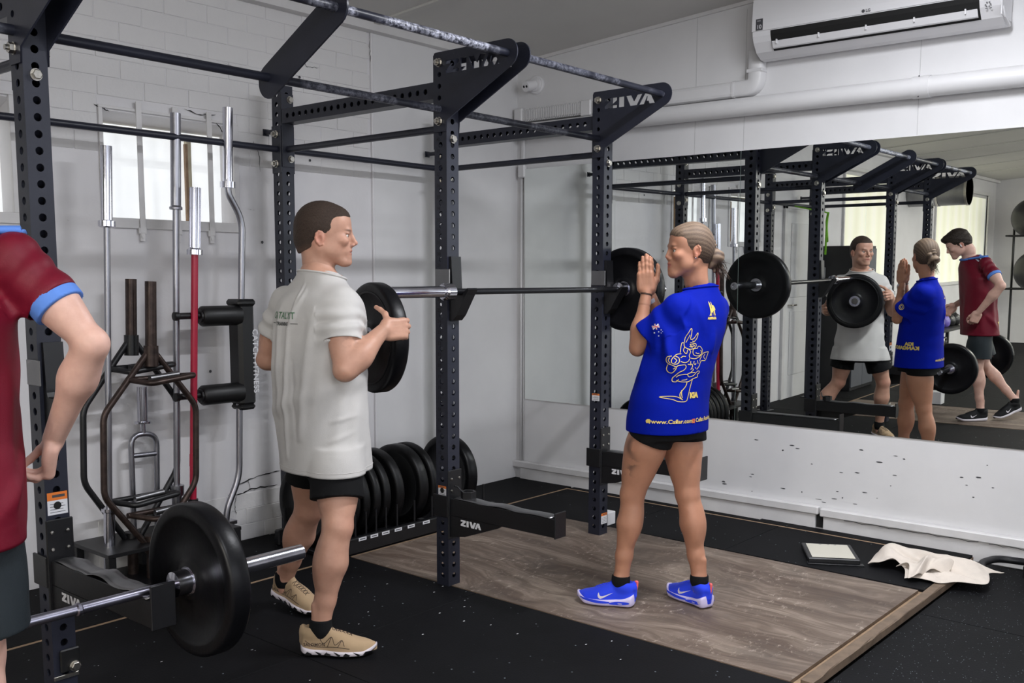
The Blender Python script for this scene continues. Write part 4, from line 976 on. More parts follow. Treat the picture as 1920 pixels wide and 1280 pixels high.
for y in (.62, 1.0): b = BM(); tube(b, [(-7.0, y, 2.42), (-7.0, y+.03, 2.42)], .208, 28); obj('duct_band', b, 'zinc', t, smooth=True, autosm=40)
b = BM(); box(b, -3.27, -3.13, -.12, .02, -.0, .13, .006); tag(obj('chalk_bucket', b, 'plastic'), 'small white bucket on the floor by the furthest post, seen in the mirror', 'bucket')
for i, (lx, ly, w) in enumerate(LAMPS):  # the two hanging fittings go with the added far lamps
    z = ceil_z(ly)-(.0 if i < 2 else .315); t = thing('strip_and_fill_fitting', 'ceiling strip light fitting, %s' % (('above the plywood platform', 'above the camera side of the rack', 'added to brighten the room further down', 'added to brighten the far end of the room')[i]), 'light', (lx, ly, z), group='ceiling strip lights')
    b = BM(); box(b, -.6, .6, -.06, .06, -.05, -.001, .004); obj('housing', b, 'plastic', t)
    b = BM(); box(b, -.585, .585, -.05, .05, -.075, -.052, .006); obj('diffuser', b, 'bright', t)
    if i > 1:
        for dx in (-.5, .5): b = BM(); tube(b, [(dx, 0, 0), (dx, 0, .31)], .004, 6); obj('hanger', b, 'zinc', t)
# ------------------------------------------------------------------ figure modelling: distance fields on a grid, meshed with surface nets
f32 = np.float32
def V(*a): return np.array(a, float)
def unit(v): v = np.asarray(v, float); return v/np.linalg.norm(v)
class Field:
    def __init__(s, lo, hi, h):
        s.lo = np.array(lo, float); s.h = h; s.n = np.ceil((np.array(hi)-s.lo)/h).astype(int)+1
        s.F = np.full(s.n, .5, f32); s.ax = [(s.lo[i]+h*np.arange(s.n[i])).astype(f32) for i in range(3)]
    def region(s, lo, hi):
        a = np.clip(np.floor((np.array(lo)-s.lo)/s.h).astype(int), 0, s.n); b = np.clip(np.ceil((np.array(hi)-s.lo)/s.h).astype(int)+1, 0, s.n)
        return a, b
    def add(s, prim, k=.015, op='u'):
        fn, lo, hi = prim; m = k+3*s.h; a, b = s.region(np.array(lo)-m, np.array(hi)+m)
        if np.any(b-a <= 0): return s
        X, Y, Z = np.meshgrid(s.ax[0][a[0]:b[0]], s.ax[1][a[1]:b[1]], s.ax[2][a[2]:b[2]], indexing='ij', sparse=True)
        d = fn(X, Y, Z).astype(f32); sl = (slice(a[0], b[0]), slice(a[1], b[1]), slice(a[2], b[2])); F = s.F[sl]
        if op == 'u': h = np.clip(.5+.5*(F-d)/k, 0, 1); s.F[sl] = F+(d-F)*h-k*h*(1-h)
        else: h = np.clip(.5-.5*(F+d)/k, 0, 1); s.F[sl] = F+(-d-F)*h+k*h*(1-h)
        return s
    def sub(s, prim, k=.006): return s.add(prim, k, 's')
    def mesh(s):
        F = s.F; ins = F < 0; nx, ny, nz = F.shape
        c = np.zeros((nx-1, ny-1, nz-1), np.int8)
        for dx in (0, 1):
            for dy in (0, 1):
                for dz in (0, 1): c += ins[dx:nx-1+dx, dy:ny-1+dy, dz:nz-1+dz]
        act = (c > 0) & (c < 8); idx = np.argwhere(act); vid = np.full(act.shape, -1, np.int32); vid[act] = np.arange(len(idx))
        i, j, k = idx.T; P = np.zeros((len(idx), 3)); W = np.zeros(len(idx))
        cor = [(a, b, d) for a in (0, 1) for b in (0, 1) for d in (0, 1)]; val = {q: F[i+q[0], j+q[1], k+q[2]].astype(float) for q in cor}
        for q in cor:
            for ax in range(3):
                if q[ax]: continue
                r = list(q); r[ax] = 1; r = tuple(r); a, b = val[q], val[r]; m = (a < 0) != (b < 0)
                t = np.where(m, a/np.where(a-b == 0, 1, a-b), 0)
                for x in range(3): P[:, x] += np.where(m, q[x]+(t if x == ax else 0), 0)
                W += m
        P = (P/W[:, None]+idx)*s.h+s.lo
        Q = []
        for ax in range(3):
            sh = [slice(1, -1)]*3; sh[ax] = slice(0, -1); a = ins[tuple(sh)]; sh2 = list(sh); sh2[ax] = slice(1, None); b = ins[tuple(sh2)]
            e = np.argwhere(a != b); 
            if not len(e): continue
            o = np.ones(3, int); o[ax] = 0; e = e+o; flip = ins[tuple(e.T)]
            u, w = [(1, 2), (2, 0), (0, 1)][ax]; U = np.zeros(3, int); U[u] = 1; Wv = np.zeros(3, int); Wv[w] = 1
            g_ = lambda off: vid[tuple((e+off).T)]
            q = np.stack([g_(-U-Wv), g_(-Wv), g_(0*U), g_(-U)], 1); q[~flip] = q[~flip][:, ::-1]; Q.append(q)
        return P, np.concatenate(Q)
def rc(a, b, ra, rb):
    a = np.array(a, float); b = np.array(b, float); ba = b-a; L = float(ba@ba) or 1e-9; r = max(ra, rb)
    def fn(X, Y, Z):
        px, py, pz = X-a[0], Y-a[1], Z-a[2]; t = np.clip((px*ba[0]+py*ba[1]+pz*ba[2])/L, 0, 1)
        return np.sqrt((px-t*ba[0])**2+(py-t*ba[1])**2+(pz-t*ba[2])**2)-(ra+(rb-ra)*t)
    return fn, np.minimum(a, b)-r, np.maximum(a, b)+r
def ell(c, r, Rm=None):
    c = np.array(c, float); r = np.array(r, float); Rm = np.eye(3) if Rm is None else Rm; e = np.abs(Rm)@r
    def fn(X, Y, Z):
        p = (X-c[0], Y-c[1], Z-c[2]); q = [(p[0]*Rm[0, i]+p[1]*Rm[1, i]+p[2]*Rm[2, i]) for i in range(3)]
        k0 = np.sqrt(sum((q[i]/r[i])**2 for i in range(3))); k1 = np.sqrt(sum((q[i]/r[i]**2)**2 for i in range(3)))+1e-9
        return k0*(k0-1)/k1
    return fn, c-e, c+e
def rbox(c, hs, rad, Rm):
    c = np.array(c, float); hs = np.array(hs, float); e = np.abs(Rm)@hs
    def fn(X, Y, Z):
        p = (X-c[0], Y-c[1], Z-c[2]); q = [np.abs(p[0]*Rm[0, i]+p[1]*Rm[1, i]+p[2]*Rm[2, i])-(hs[i]-rad) for i in range(3)]
        return np.sqrt(sum(np.maximum(x, 0)**2 for x in q))+np.minimum(np.maximum(np.maximum(q[0], q[1]), q[2]), 0)-rad
    return fn, c-e, c+e
def cut(prim, p, n):
    fn, lo, hi = prim; p = np.array(p, float); n = unit(n)
    return (lambda X, Y, Z: np.maximum(fn(X, Y, Z), (X-p[0])*n[0]+(Y-p[1])*n[1]+(Z-p[2])*n[2])), lo, hi
def loft(st, pw=2.3, ktop=0):
    """st rows: z, cx, cy, r_side, r_front, yaw(deg)"""
    st = np.array(st, float); st = st[np.argsort(st[:, 0])]; zz = np.linspace(st[0, 0], st[-1, 0], 160)
    def sm(col):
        y = np.interp(zz, st[:, 0], st[:, col]); ker = np.hanning(15); ker /= ker.sum(); yp = np.pad(y, 7, mode='edge'); return np.convolve(yp, ker, 'valid')
    T = [sm(i) for i in range(1, 6)]
    rmax = st[:, 3:5].max(); lo = V(st[:, 1].min()-rmax, st[:, 2].min()-rmax, st[0, 0]); hi = V(st[:, 1].max()+rmax, st[:, 2].max()+rmax, st[-1, 0])
    def fn(X, Y, Z):
        z = Z.ravel(); c = [np.interp(z, zz, t).reshape(Z.shape) for t in T]; yw = np.radians(c[4]); fx, fy = np.cos(yw), np.sin(yw)
        dx, dy = X-c[0], Y-c[1]; fr = dx*fx+dy*fy; sd = dx*fy-dy*fx
        k = (np.abs(sd/c[2])**pw+np.abs(fr/c[3])**pw)**(1/pw); d = (k-1)*np.minimum(c[2], c[3])
        return np.maximum(np.maximum(d, Z-st[-1, 0]), st[0, 0]-Z)
    return fn, lo, hi
def basis(f, u):
    """columns: forward, left, up from forward f and rough up u"""
    f = unit(f); l = unit(np.cross(u, f)); return np.stack([f, l, np.cross(f, l)], 1)
def yawv(d): return V(math.cos(R(d)), math.sin(R(d)), 0)
def finish(name, P, Q, m, parent, cols=None, smooth=True, relax=1):
    me = bpy.data.meshes.new(name); me.vertices.add(len(P)); me.vertices.foreach_set('co', np.asarray(P, f32).ravel())
    me.loops.add(len(Q)*4); me.loops.foreach_set('vertex_index', Q.ravel().astype(np.int32)); me.polygons.add(len(Q))
    me.polygons.foreach_set('loop_start', (np.arange(len(Q))*4).astype(np.int32)); me.polygons.foreach_set('use_smooth', [True]*len(Q)); me.update(calc_edges=True); me.validate()
    for k in (m if isinstance(m, (list, tuple)) else [m]): me.materials.append(M[k] if isinstance(k, str) else k)
    if cols is not None:
        a = me.color_attributes.new('Col', 'FLOAT_COLOR', 'POINT'); c4 = np.ones((len(P), 4), f32); c4[:, :3] = cols; a.data.foreach_set('color', c4.ravel())
    return link(bpy.data.objects.new(name, me), parent)
def compact(P, Q):
    used = np.unique(Q); mp = np.full(len(P), -1); mp[used] = np.arange(len(used)); return P[used], mp[Q]
def normals(P, Q):
    n = np.cross(P[Q[:, 2]]-P[Q[:, 0]], P[Q[:, 3]]-P[Q[:, 1]]); N = np.zeros_like(P)
    for i in range(4): np.add.at(N, Q[:, i], n)
    return N/(np.linalg.norm(N, axis=1)[:, None]+1e-12)
def laplace(P, Q, it=1, lam=.5):
    for _ in range(it):
        S_ = np.zeros_like(P); C_ = np.zeros(len(P))
        for i in range(4):
            for j in ((i+1) % 4, (i+3) % 4): np.add.at(S_, Q[:, i], P[Q[:, j]]); np.add.at(C_, Q[:, i], 1)
        P = P*(1-lam)+lam*S_/np.maximum(C_, 1)[:, None]
    return P
def vnoise(P, s, seed=0):
    """cheap smooth noise from summed sines"""
    rr = np.random.RandomState(seed); o = np.zeros(len(P))
    for _ in range(7):
        d = rr.normal(size=3); d /= np.linalg.norm(d); o += np.sin(P@d*s*rr.uniform(.6, 1.5)+rr.uniform(0, 6.28))
    return o/7*1.6
def skin_material(name, rough=.48):
    t = NT(name); at = t.node('ShaderNodeAttribute', attribute_name='Col'); v = t.coord()
    n = t.noise(v, 24, 6, .6); c = t.mix(t.ramp(n, [(.35, g(0)), (.65, g(.22))]), at.outputs['Color'], srgb(150, 104, 86))
    t.link(c, t.b.inputs['Base Color']); t.b.inputs['Roughness'].default_value = rough; t.b.inputs['Subsurface Weight'].default_value = .07
    t.b.inputs['Subsurface Radius'].default_value = (.02, .008, .004); t.b.inputs['Subsurface Scale'].default_value = .5
    t.b.inputs['Specular IOR Level'].default_value = .4; t.bump(t.noise(v, 260, 4), .12, .0015); return t.m
M['skin'] = skin_material('skin')
def cloth_material(name, col, rough=.85, weave=420, var=.05, attr=False):
    t = NT(name); v = t.coord(); n = t.noise(v, 7, 6)
    c = t.ramp(n, [(.3, tuple(x*(1-var) for x in col[:3])+(1,)), (.7, tuple(min(1, x*(1+var)) for x in col[:3])+(1,))])
    t.link(c, t.b.inputs['Base Color']); t.b.inputs['Roughness'].default_value = rough; t.b.inputs['Specular IOR Level'].default_value = .25
    t.b.inputs['Sheen Weight'].default_value = .10 if sum(col[:3]) > .5 else 0
    n1 = t.noise(v, weave, 2); n2 = t.noise(t.coord(scale=(1, 1, .45)), 9, 3); mx = t.node('ShaderNodeMath', operation='MULTIPLY_ADD'); t.link(n2, mx.inputs[0]); mx.inputs[1].default_value = 5.0; t.link(n1, mx.inputs[2])
    t.bump(mx.outputs[0], .22, .003); return t.m
def hair_material(name, c1, c2, scale=(90, 90, 90), bump=.7, tint=None):
    t = NT(name); v = t.coord(scale=scale); n = t.noise(v, 3, 7, .65); c = t.ramp(n, [(.3, c1), (.72, c2)])
    at = t.node('ShaderNodeAttribute', attribute_name='Col'); sc_ = t.node('ShaderNodeSeparateColor'); t.link(at.outputs['Color'], sc_.inputs[0]); c = t.mix(sc_.outputs[0], c, tint or c2); t.link(c, t.b.inputs['Base Color'])
    t.b.inputs['Roughness'].default_value = .62; t.b.inputs['Specular IOR Level'].default_value = .3; t.bump(n, bump, .004); return t.m

# ---- head: frame (forward, left, up), local metres
def head_prims(c, B, sex, sc=1.0):
    L = lambda *p: np.array(c)+B@(np.array(p, float)*sc)
    E = lambda p, r, Rm=None: ell(L(*p), np.array(r)*sc, B if Rm is None else Rm)
    m = sex == 'm'; s1 = float(np.mean(sc))
    A = [(E((-.018, 0, .040), (.098, .076, .082)), .01), (E((-.045, 0, .012), (.070, .070, .070)), .03), (E((.030, 0, -.012), (.060, .061, .078)), .03),
         (E((.026, 0, -.066), (.058, .053 if m else .047, .036)), .025), (E((.076 if m else .073, 0, -.097), (.026, .024 if m else .019, .019)), .020),
         (E((.045, 0, .050), (.038, .057, .046)), .03), (E((.086, 0, -.012), (.019, .0085, .024)), .006), (rc(L(.0, .052, -.055), L(.068, .020, -.098), .012*s1, .012*s1), .022), (rc(L(.0, -.052, -.055), L(.068, -.020, -.098), .012*s1, .012*s1), .022),
         (rc(L(.0825, .030, .021), L(.0825, -.030, .021), .0095*s1, .0095*s1), .014),
         (rc(L(.088, 0, .014), L(.1115 if m else .106, 0, -.022), .0058*s1, .0072*s1), .010), (rc(L(.1115 if m else .106, 0, -.0235), L(.096, 0, -.034), .0068*s1, .0065*s1), .006), (E((.100 if m else .096, .0105, -.031), (.0095, .0065, .0065)), .006), (E((.100 if m else .096, -.0105, -.031), (.0095, .0065, .0065)), .006),
         (E((.063, .043, -.018), (.026, .020, .018)), .02), (E((.063, -.043, -.018), (.026, .020, .018)), .02),
         (E((.080, 0, -.056), (.0165, .026, .026)), .016), (E((.0930, 0, -.0535), (.0070, .020, .0045)), .005), (E((.0915, 0, -.0655), (.0072, .018, .0052)), .005), (E((.083, 0, -.080), (.014, .018, .012)), .012),
         (E((.020, .050, -.050), (.035, .018, .030)), .02), (E((.020, -.050, -.050), (.035, .018, .030)), .02)]
    Sb = [(E((.097, .031, .003), (.0165, .0165, .0095)), .009), (E((.097, -.031, .003), (.0165, .0165, .0095)), .009), (E((.1015, 0, -.0597), (.0085, .019, .0010)), .002),
          (E((.108, .0065, -.0375), (.005, .003, .003)), .003), (E((.108, -.0065, -.0375), (.005, .003, .003)), .003)]
    post = []
    ez = -.010 if m else .006
    for s in (1, -1):                                                    # eyelids, ears
        post += [(E((.0785, s*.031, .0112), (.0120, .0160, .0062)), .0025), (E((.0775, s*.031, -.0098), (.0115, .0150, .0056)), .0025)]
        ear = [(-.012, s*.073, .018), (-.020, s*.078, .018), (-.028, s*.081, .009), (-.030, s*.082, -.006), (-.025, s*.079, -.020), (-.014, s*.075, -.031), (-.005, s*.072, -.028)]
        ear = [(x_, y_, z_+ez) for x_, y_, z_ in ear]
        post += [(E((-.015, s*.074, -.006+ez), (.017, .007, .025)), .006)]
        post += [(rc(L(*ear[i]), L(*ear[i+1]), .0040*s1, .0040*s1), .004) for i in range(6)] + [(rc(L(*ear[0]), L(-.004, s*.072, .012+ez), .0042*s1, .004*s1), .003)]
    es = [(E((-.014, s*.085, -.008+ez), (.0095, .009, .014)), .003) for s in (1, -1)]
    return A, Sb, post, es
def add_all(F, L_, op='u'):
    for p, k in L_: F.add(p, k, op)
def face_colors(P, c, B, skin, sex, sc=1.0, stubble=0):
    q = (P-np.array(c))@B/sc; col = np.tile(np.array(skin[:3]), (len(P), 1)); 
    def blob(cx, r, color, a, pw=2):
        w = np.exp(-np.sum(((q-np.array(cx))/np.array(r))**2, 1)**(pw/2)) ; w = (w*a)[:, None]; col[:] = col*(1-w)+np.array(color[:3])*w
    for s in (1, -1):
        blob((.06, s*.045, -.02), (.03, .022, .022), srgb(206, 132, 112), .25); blob((-.02, s*.08, -.015), (.025, .02, .035), srgb(206, 120, 100), .45)
        blob((.088, s*.033, .022), (.02, .020, .0042), srgb(70, 48, 36), .85 if sex == 'm' else .7, 3); blob((.084, s*.031, .008), (.02, .018, .008), srgb(120, 78, 62), .4)
        blob((.090, s*.031, .0058), (.008, .0150, .0018), srgb(40, 26, 22), .85, 3)
    blob((.112, 0, -.028), (.012, .012, .01), srgb(206, 124, 106), .4)
    blob((.097, 0, -.0595), (.012, .021, .0105), srgb(168, 92, 84) if sex == 'm' else srgb(184, 92, 92), .8, 4); blob((.102, 0, -.0597), (.012, .019, .0018), srgb(70, 30, 28), .8, 3)
    if stubble: blob((.055, 0, -.085), (.06, .07, .034), srgb(112, 84, 70), stubble, 3)
    return col
def eyes(parent, c, B, sc=1.0, look=(1, 0, 0)):
    for s in (1, -1):
        b = BM(); bmesh.ops.create_uvsphere(b, u_segments=20, v_segments=14, radius=.0118*float(np.mean(sc))); d = Vector(B@unit(look))
        o = att(obj('eye', b, ['eyewhite', 'iris', 'pupil'], None, smooth=True), parent); o.location = Vector(np.array(c)+B@(V(.0755, s*.031, .001)*sc))
        for p in o.data.polygons:
            k = p.center.normalized().dot(d); p.material_index = 2 if k > .965 else 1 if k > .87 else 0
M['eyewhite'] = mat('eye_white', srgb(214, 206, 200), .25); M['iris'] = mat('iris', srgb(84, 74, 62), .25); M['pupil'] = mat('pupil', srgb(14, 12, 12), .2)

# ---- hands
def hand(F, W, f, p, side, curls, splay=(0, 0, 0, 0), thumb=None, sc=1.0, k=.006, segs=None, palmk=.02, tight=1.0):
    """W wrist, f finger direction, p direction the palm faces, side +1 right hand, -1 left. curls: per finger three cumulative angles"""
    f = unit(f); p = unit(p-np.dot(p, f)*f); t = np.cross(f, p)*side; W = np.array(W, float); Rm = np.stack([f, t, p], 1)
    F.add(rbox(W+f*.052*sc, V(.046, .040, .0145)*sc, .0135*sc, Rm), palmk)
    F.add(ell(W+f*.030*sc+t*.026*sc+p*.008*sc, V(.034, .018, .016)*sc, Rm), .012); F.add(ell(W+f*.035*sc-t*.028*sc+p*.006*sc, V(.034, .014, .014)*sc, Rm), .012)
    offs = tuple(o*tight for o in (.0295, .0100, -.0100, -.0290)); lens = (.072, .080, .075, .060); heads = (.088, .092, .088, .080); rad = (.0092, .0095, .0090, .0080)
    nails = []
    for i in range(4):
        base = W+f*heads[i]*sc+t*offs[i]*sc; a = R(splay[i]); ff = unit(f*math.cos(a)+t*math.sin(a)); q = base-f*.012*sc; prev = base; r = rad[i]*sc
        F.add(rc(q, base, r*1.18, r*1.1), .008); F.add(rc(W+f*.02*sc+t*offs[i]*.45*sc-p*.0105*sc, base-p*.0035*sc, .0032*sc, .0050*sc), .006); F.add(ell(base-p*.004*sc, V(.0085, .0085, .0085)*sc), .006)
        for s_, (fr, ang) in enumerate(zip((.46, .30, .26), curls[i])):
            d = ff*math.cos(R(ang))+p*math.sin(R(ang)); nx = prev+d*lens[i]*fr*sc; F.add(rc(prev, nx, r*(1.05-.08*s_), r*(.98-.09*s_)), k if s_ else .006); prev = nx
        nails.append((prev, d))
    th = thumb or [(.55, .75, .35), (.75, .55, .35), (.9, .3, .3)]
    prev = W+f*.022*sc+t*.024*sc+p*.006*sc
    for s_, (dv, ln, r) in enumerate(zip(th, (.046, .036, .030), (.0135, .0108, .0095))):
        d = unit(f*dv[0]+t*dv[1]+p*dv[2]); nx = prev+d*ln*sc; F.add(rc(prev, nx, r*sc, r*.86*sc), .010 if s_ == 0 else .004); prev = nx
    return nails
def limb(F, a, b, ra, rb, k=.02): F.add(rc(a, b, ra, rb), k)
def arm_upper(F, sh, el, wr, gr=1.0, ms=1.0):
    sh, el, wr = map(np.array, (sh, el, wr)); u = unit(el-sh); w = unit(wr-el); L1 = np.linalg.norm(el-sh); L2 = np.linalg.norm(wr-el)
    limb(F, sh, sh+u*L1*.5, .052*gr, .046*gr); limb(F, sh+u*L1*.5, el, .046*gr, .036*gr)
    inner = w-np.dot(w, u)*u; inner = unit(inner) if np.linalg.norm(inner) > .1 else V(0, 0, 0)
    Bm = basis(u, V(.1, .2, 1)); F.add(ell(sh+u*L1*.52+inner*.014*ms, V(.085, .036, .036)*gr*ms, Bm), .03); F.add(ell(sh+u*L1*.50-inner*.012*ms, V(.095, .036, .036)*gr*ms, Bm), .03)
    Bf = basis(w, V(.1, .2, 1)); limb(F, el, el+w*L2*.35, .037*gr, .040*gr*ms); limb(F, el+w*L2*.35, wr, .040*gr*ms, .026*gr); F.add(ell(el+w*L2*.28+inner*.006, V(.075, .038, .036)*gr*ms, Bf), .03)
    F.add(ell(el-inner*.012, V(.022, .022, .022)*gr, Bf), .02)
def leg(F, hip, kn, an, fwd, toe, gr=1.0, calf=1.0):
    hip, kn, an = map(np.array, (hip, kn, an)); u = unit(kn-hip); w = unit(an-kn); L1 = np.linalg.norm(kn-hip); L2 = np.linalg.norm(an-kn); fw = unit(fwd)
    limb(F, hip, hip+u*L1*.45, .088*gr, .080*gr, .03); limb(F, hip+u*L1*.45, kn, .080*gr, .052*gr, .03)
    Bu = basis(u, fw); F.add(ell(hip+u*L1*.5+fw*.022, V(.17, .060, .062)*gr, Bu), .03); F.add(ell(hip+u*L1*.45-fw*.020, V(.17, .058, .056)*gr, Bu), .03)
    F.add(ell(kn+fw*.016, V(.038, .038, .036)*gr, Bu), .02)
    limb(F, kn, kn+w*L2*.35, .049*gr, .050*gr*calf, .02); limb(F, kn+w*L2*.35, kn+w*L2*.72, .050*gr*calf, .036*gr, .02); limb(F, kn+w*L2*.72, an, .036*gr, .032*gr, .02)
    Bw = basis(w, fw); sd = np.cross(fw, V(0, 0, 1))
    for s in (1, -1): F.add(ell(kn+w*L2*(.30 if s > 0 else .33)-fw*.024+sd*s*.018, V(.095, .033, .034)*gr*calf, Bw), .02)
    for s in (1, -1): F.add(ell(an+sd*s*.024*gr+V(0, 0, .0), V(.014, .012, .016)*gr), .012)
    F.add(rc(an-fw*.018, an-fw*.024+V(0, 0, .09), .013, .011), .015)
    F.add(rc(an, an+V(0, 0, -.045), .032*gr, .030*gr), .02)
def shirt_openings(P, Q, ops, h):
    c = P[Q].mean(1); n = np.cross(P[Q[:, 2]]-P[Q[:, 0]], P[Q[:, 3]]-P[Q[:, 1]]); n /= np.linalg.norm(n, axis=1)[:, None]+1e-12; keep = np.ones(len(Q), bool)
    for p, d, r in ops:
        d = unit(d); rel = c-np.array(p); keep &= ~((np.abs(rel@d) < 1.1*h) & (n@d > .6) & (np.linalg.norm(rel, axis=1) < r))
    return Q[keep]
def snap_openings(P, Q, ops, h):
    e = np.concatenate([Q[:, [i, (i+1) % 4]] for i in range(4)]); e.sort(axis=1); u, c = np.unique(e, axis=0, return_counts=True); b = np.unique(u[c == 1]); P = P.copy()
    nb = {}
    for a, d in u[c == 1]: nb.setdefault(a, []).append(d); nb.setdefault(d, []).append(a)
    for p, d, r in ops:
        d = unit(d); rel = P[b]-np.array(p); k = (np.abs(rel@d) < 5*h) & (np.linalg.norm(rel, axis=1) < r*1.15); v = b[k]; P[v] -= np.outer((P[v]-np.array(p))@d, d)
    for _ in range(6):
        P2 = P.copy()
        for v in b:
            if len(nb[v]) == 2: P2[v] = .5*P[v]+.25*(P[nb[v][0]]+P[nb[v][1]])
        P = P2
    return P
def local_tz(P, cx, cy, yaw):
    dx, dy = P[:, 0]-cx, P[:, 1]-cy; fx, fy = math.cos(R(yaw)), math.sin(R(yaw)); return np.degrees(np.arctan2(dx*fy-dy*fx, dx*fx+dy*fy)) % 360
def over_body(F, build, gap, planes, arms):
    """grow the garment field so it always covers the body inside it"""
    B_ = Field(F.lo, F.lo+F.h*(F.n-1), F.h); B_.F = np.full(F.F.shape, .5, f32); B_.n = F.n; B_.ax = F.ax; build(B_); d = B_.F-gap
    X, Y, Z = np.meshgrid(*F.ax, indexing='ij', sparse=True)
    for p, n in planes: n = unit(n); d = np.maximum(d, (X-p[0])*n[0]+(Y-p[1])*n[1]+(Z-p[2])*n[2])
    for c, n, el, wr in arms:
        n = unit(n); pl = (X-c[0])*n[0]+(Y-c[1])*n[1]+(Z-c[2])*n[2]; near = np.minimum(rc(c, el, .0, .0)[0](X, Y, Z), rc(el, wr, 0., 0.)[0](X, Y, Z)) < .085
        wfar = rc(wr, wr+unit(wr-el)*.22, 0., 0.)[0](X, Y, Z) < .11
        d = np.where((near & (pl > -.02)), np.maximum(d, pl), d); d = np.where(wfar | (rc(el, wr, 0., 0.)[0](X, Y, Z) < .065), .5, d)
    k = .01; h = np.clip(.5+.5*(F.F-d)/k, 0, 1); F.F[...] = F.F+(d-F.F)*h-k*h*(1-h)
def folds(P, N, cx, cy, yaw, rad, lst):
    th = local_tz(P, cx, cy, yaw); disp = np.zeros(len(P))
    for (t0, z0), (t1, z1), w, a in lst:
        ax, az = t0*PI/180*rad, z0; bx, bz = t1*PI/180*rad, z1; px = th*PI/180*rad; L = (bx-ax)**2+(bz-az)**2
        t = np.clip(((px-ax)*(bx-ax)+(P[:, 2]-az)*(bz-az))/L, 0, 1); d = np.hypot(px-ax-t*(bx-ax), P[:, 2]-az-t*(bz-az)); disp += a*np.exp(-(d/w)**2)*(np.sin(PI*np.clip(t*.9+.05, 0, 1))**.5)
    return P+N*disp[:, None]
def bvh(o): me = o.data; return BVHTree.FromPolygons([v.co[:] for v in me.vertices], [p.vertices[:] for p in me.polygons])
def wrap_print(me, tree, cx, cy, yaw, th0, z0, rad, off=.0035, tilt=0):
    """lay a flat mesh (x right, y up) round a torso: th0 measured clockwise from the front"""
    b = BM(); b.from_mesh(me)
    for _ in range(3):
        es = [e for e in b.edges if e.calc_length() > .010]
        if not es: break
        bmesh.ops.subdivide_edges(b, edges=es, cuts=1); 
    bmesh.ops.triangulate(b, faces=b.faces[:]); ct, st = math.cos(R(tilt)), math.sin(R(tilt))
    for v in b.verts:
        x, y = v.co.x*ct-v.co.y*st, v.co.x*st+v.co.y*ct; th = R(th0)-x/rad; a = R(yaw)-th; d = Vector((math.cos(a), math.sin(a), 0)); o = Vector((cx, cy, z0+y))+d*.6
        hit, n, _, _ = tree.ray_cast(o, -d, .7)
        v.co = hit+d*off if hit else Vector((cx, cy, z0+y))+d*.1
    m = bpy.data.meshes.new('print'); b.to_mesh(m); b.free(); return m
def ray_print(me, tree, org, x, y, off=.0035):
    """lay a flat mesh onto a surface by casting along -normal from a plane at org spanned by x,y"""
    b = BM(); b.from_mesh(me)
    for _ in range(3):
        es = [e for e in b.edges if e.calc_length() > .008]
        if not es: break
        bmesh.ops.subdivide_edges(b, edges=es, cuts=1)
    bmesh.ops.triangulate(b, faces=b.faces[:]); x, y = Vector(x).normalized(), Vector(y); y = (y-x*y.dot(x)).normalized(); n = x.cross(y); org = Vector(org); bad = []
    for v in b.verts:
        o = org+x*v.co.x+y*v.co.y; hit, nn, _, _ = tree.ray_cast(o, -n, .4)
        if hit: v.co = hit+n*off
        else: bad.append(v)
    bmesh.ops.delete(b, geom=bad, context='VERTS'); m = bpy.data.meshes.new('print'); b.to_mesh(m); b.free(); return m
def strokes(lines, w, closed=False):
    b = BM()
    for pts in lines:
        pts = [Vector((p[0], p[1], 0)) for p in pts]; sm = []
        for i in range(len(pts)-1):                                      # catmull-rom
            p0, p1, p2, p3 = pts[max(i-1, 0)], pts[i], pts[i+1], pts[min(i+2, len(pts)-1)]
            for k in range(5):
                t = k/5; sm.append(.5*((2*p1)+(p2-p0)*t+(2*p0-5*p1+4*p2-p3)*t*t+(3*p1-p0-3*p2+p3)*t**3))
        sm.append(pts[-1]); L_, R_ = [], []
        for i, p in enumerate(sm):
            d = (sm[min(i+1, len(sm)-1)]-sm[max(i-1, 0)]); d = d.normalized() if d.length > 1e-9 else Vector((1, 0, 0)); n = Vector((-d.y, d.x, 0))*w/2; L_.append(b.verts.new(p+n)); R_.append(b.verts.new(p-n))
        for i in range(len(sm)-1): b.faces.new((R_[i], R_[i+1], L_[i+1], L_[i]))
    me = bpy.data.meshes.new('s'); b.to_mesh(me); b.free(); return me
def polys(lst):
    b = BM()
    for pts in lst: b.faces.new([b.verts.new((p[0], p[1], 0)) for p in pts])
    me = bpy.data.meshes.new('s'); b.to_mesh(me); b.free(); return me
def xf(me, s=1, dx=0, dy=0):
    me.transform(Matrix.Translation((dx, dy, 0)) @ Matrix.Scale(s, 4)); return me

def att(o, t):
    """parent o to the person empty t while o's own coordinates stay world coordinates"""
    o.parent = t; o.matrix_parent_inverse = Matrix.Translation(-t.location); return o
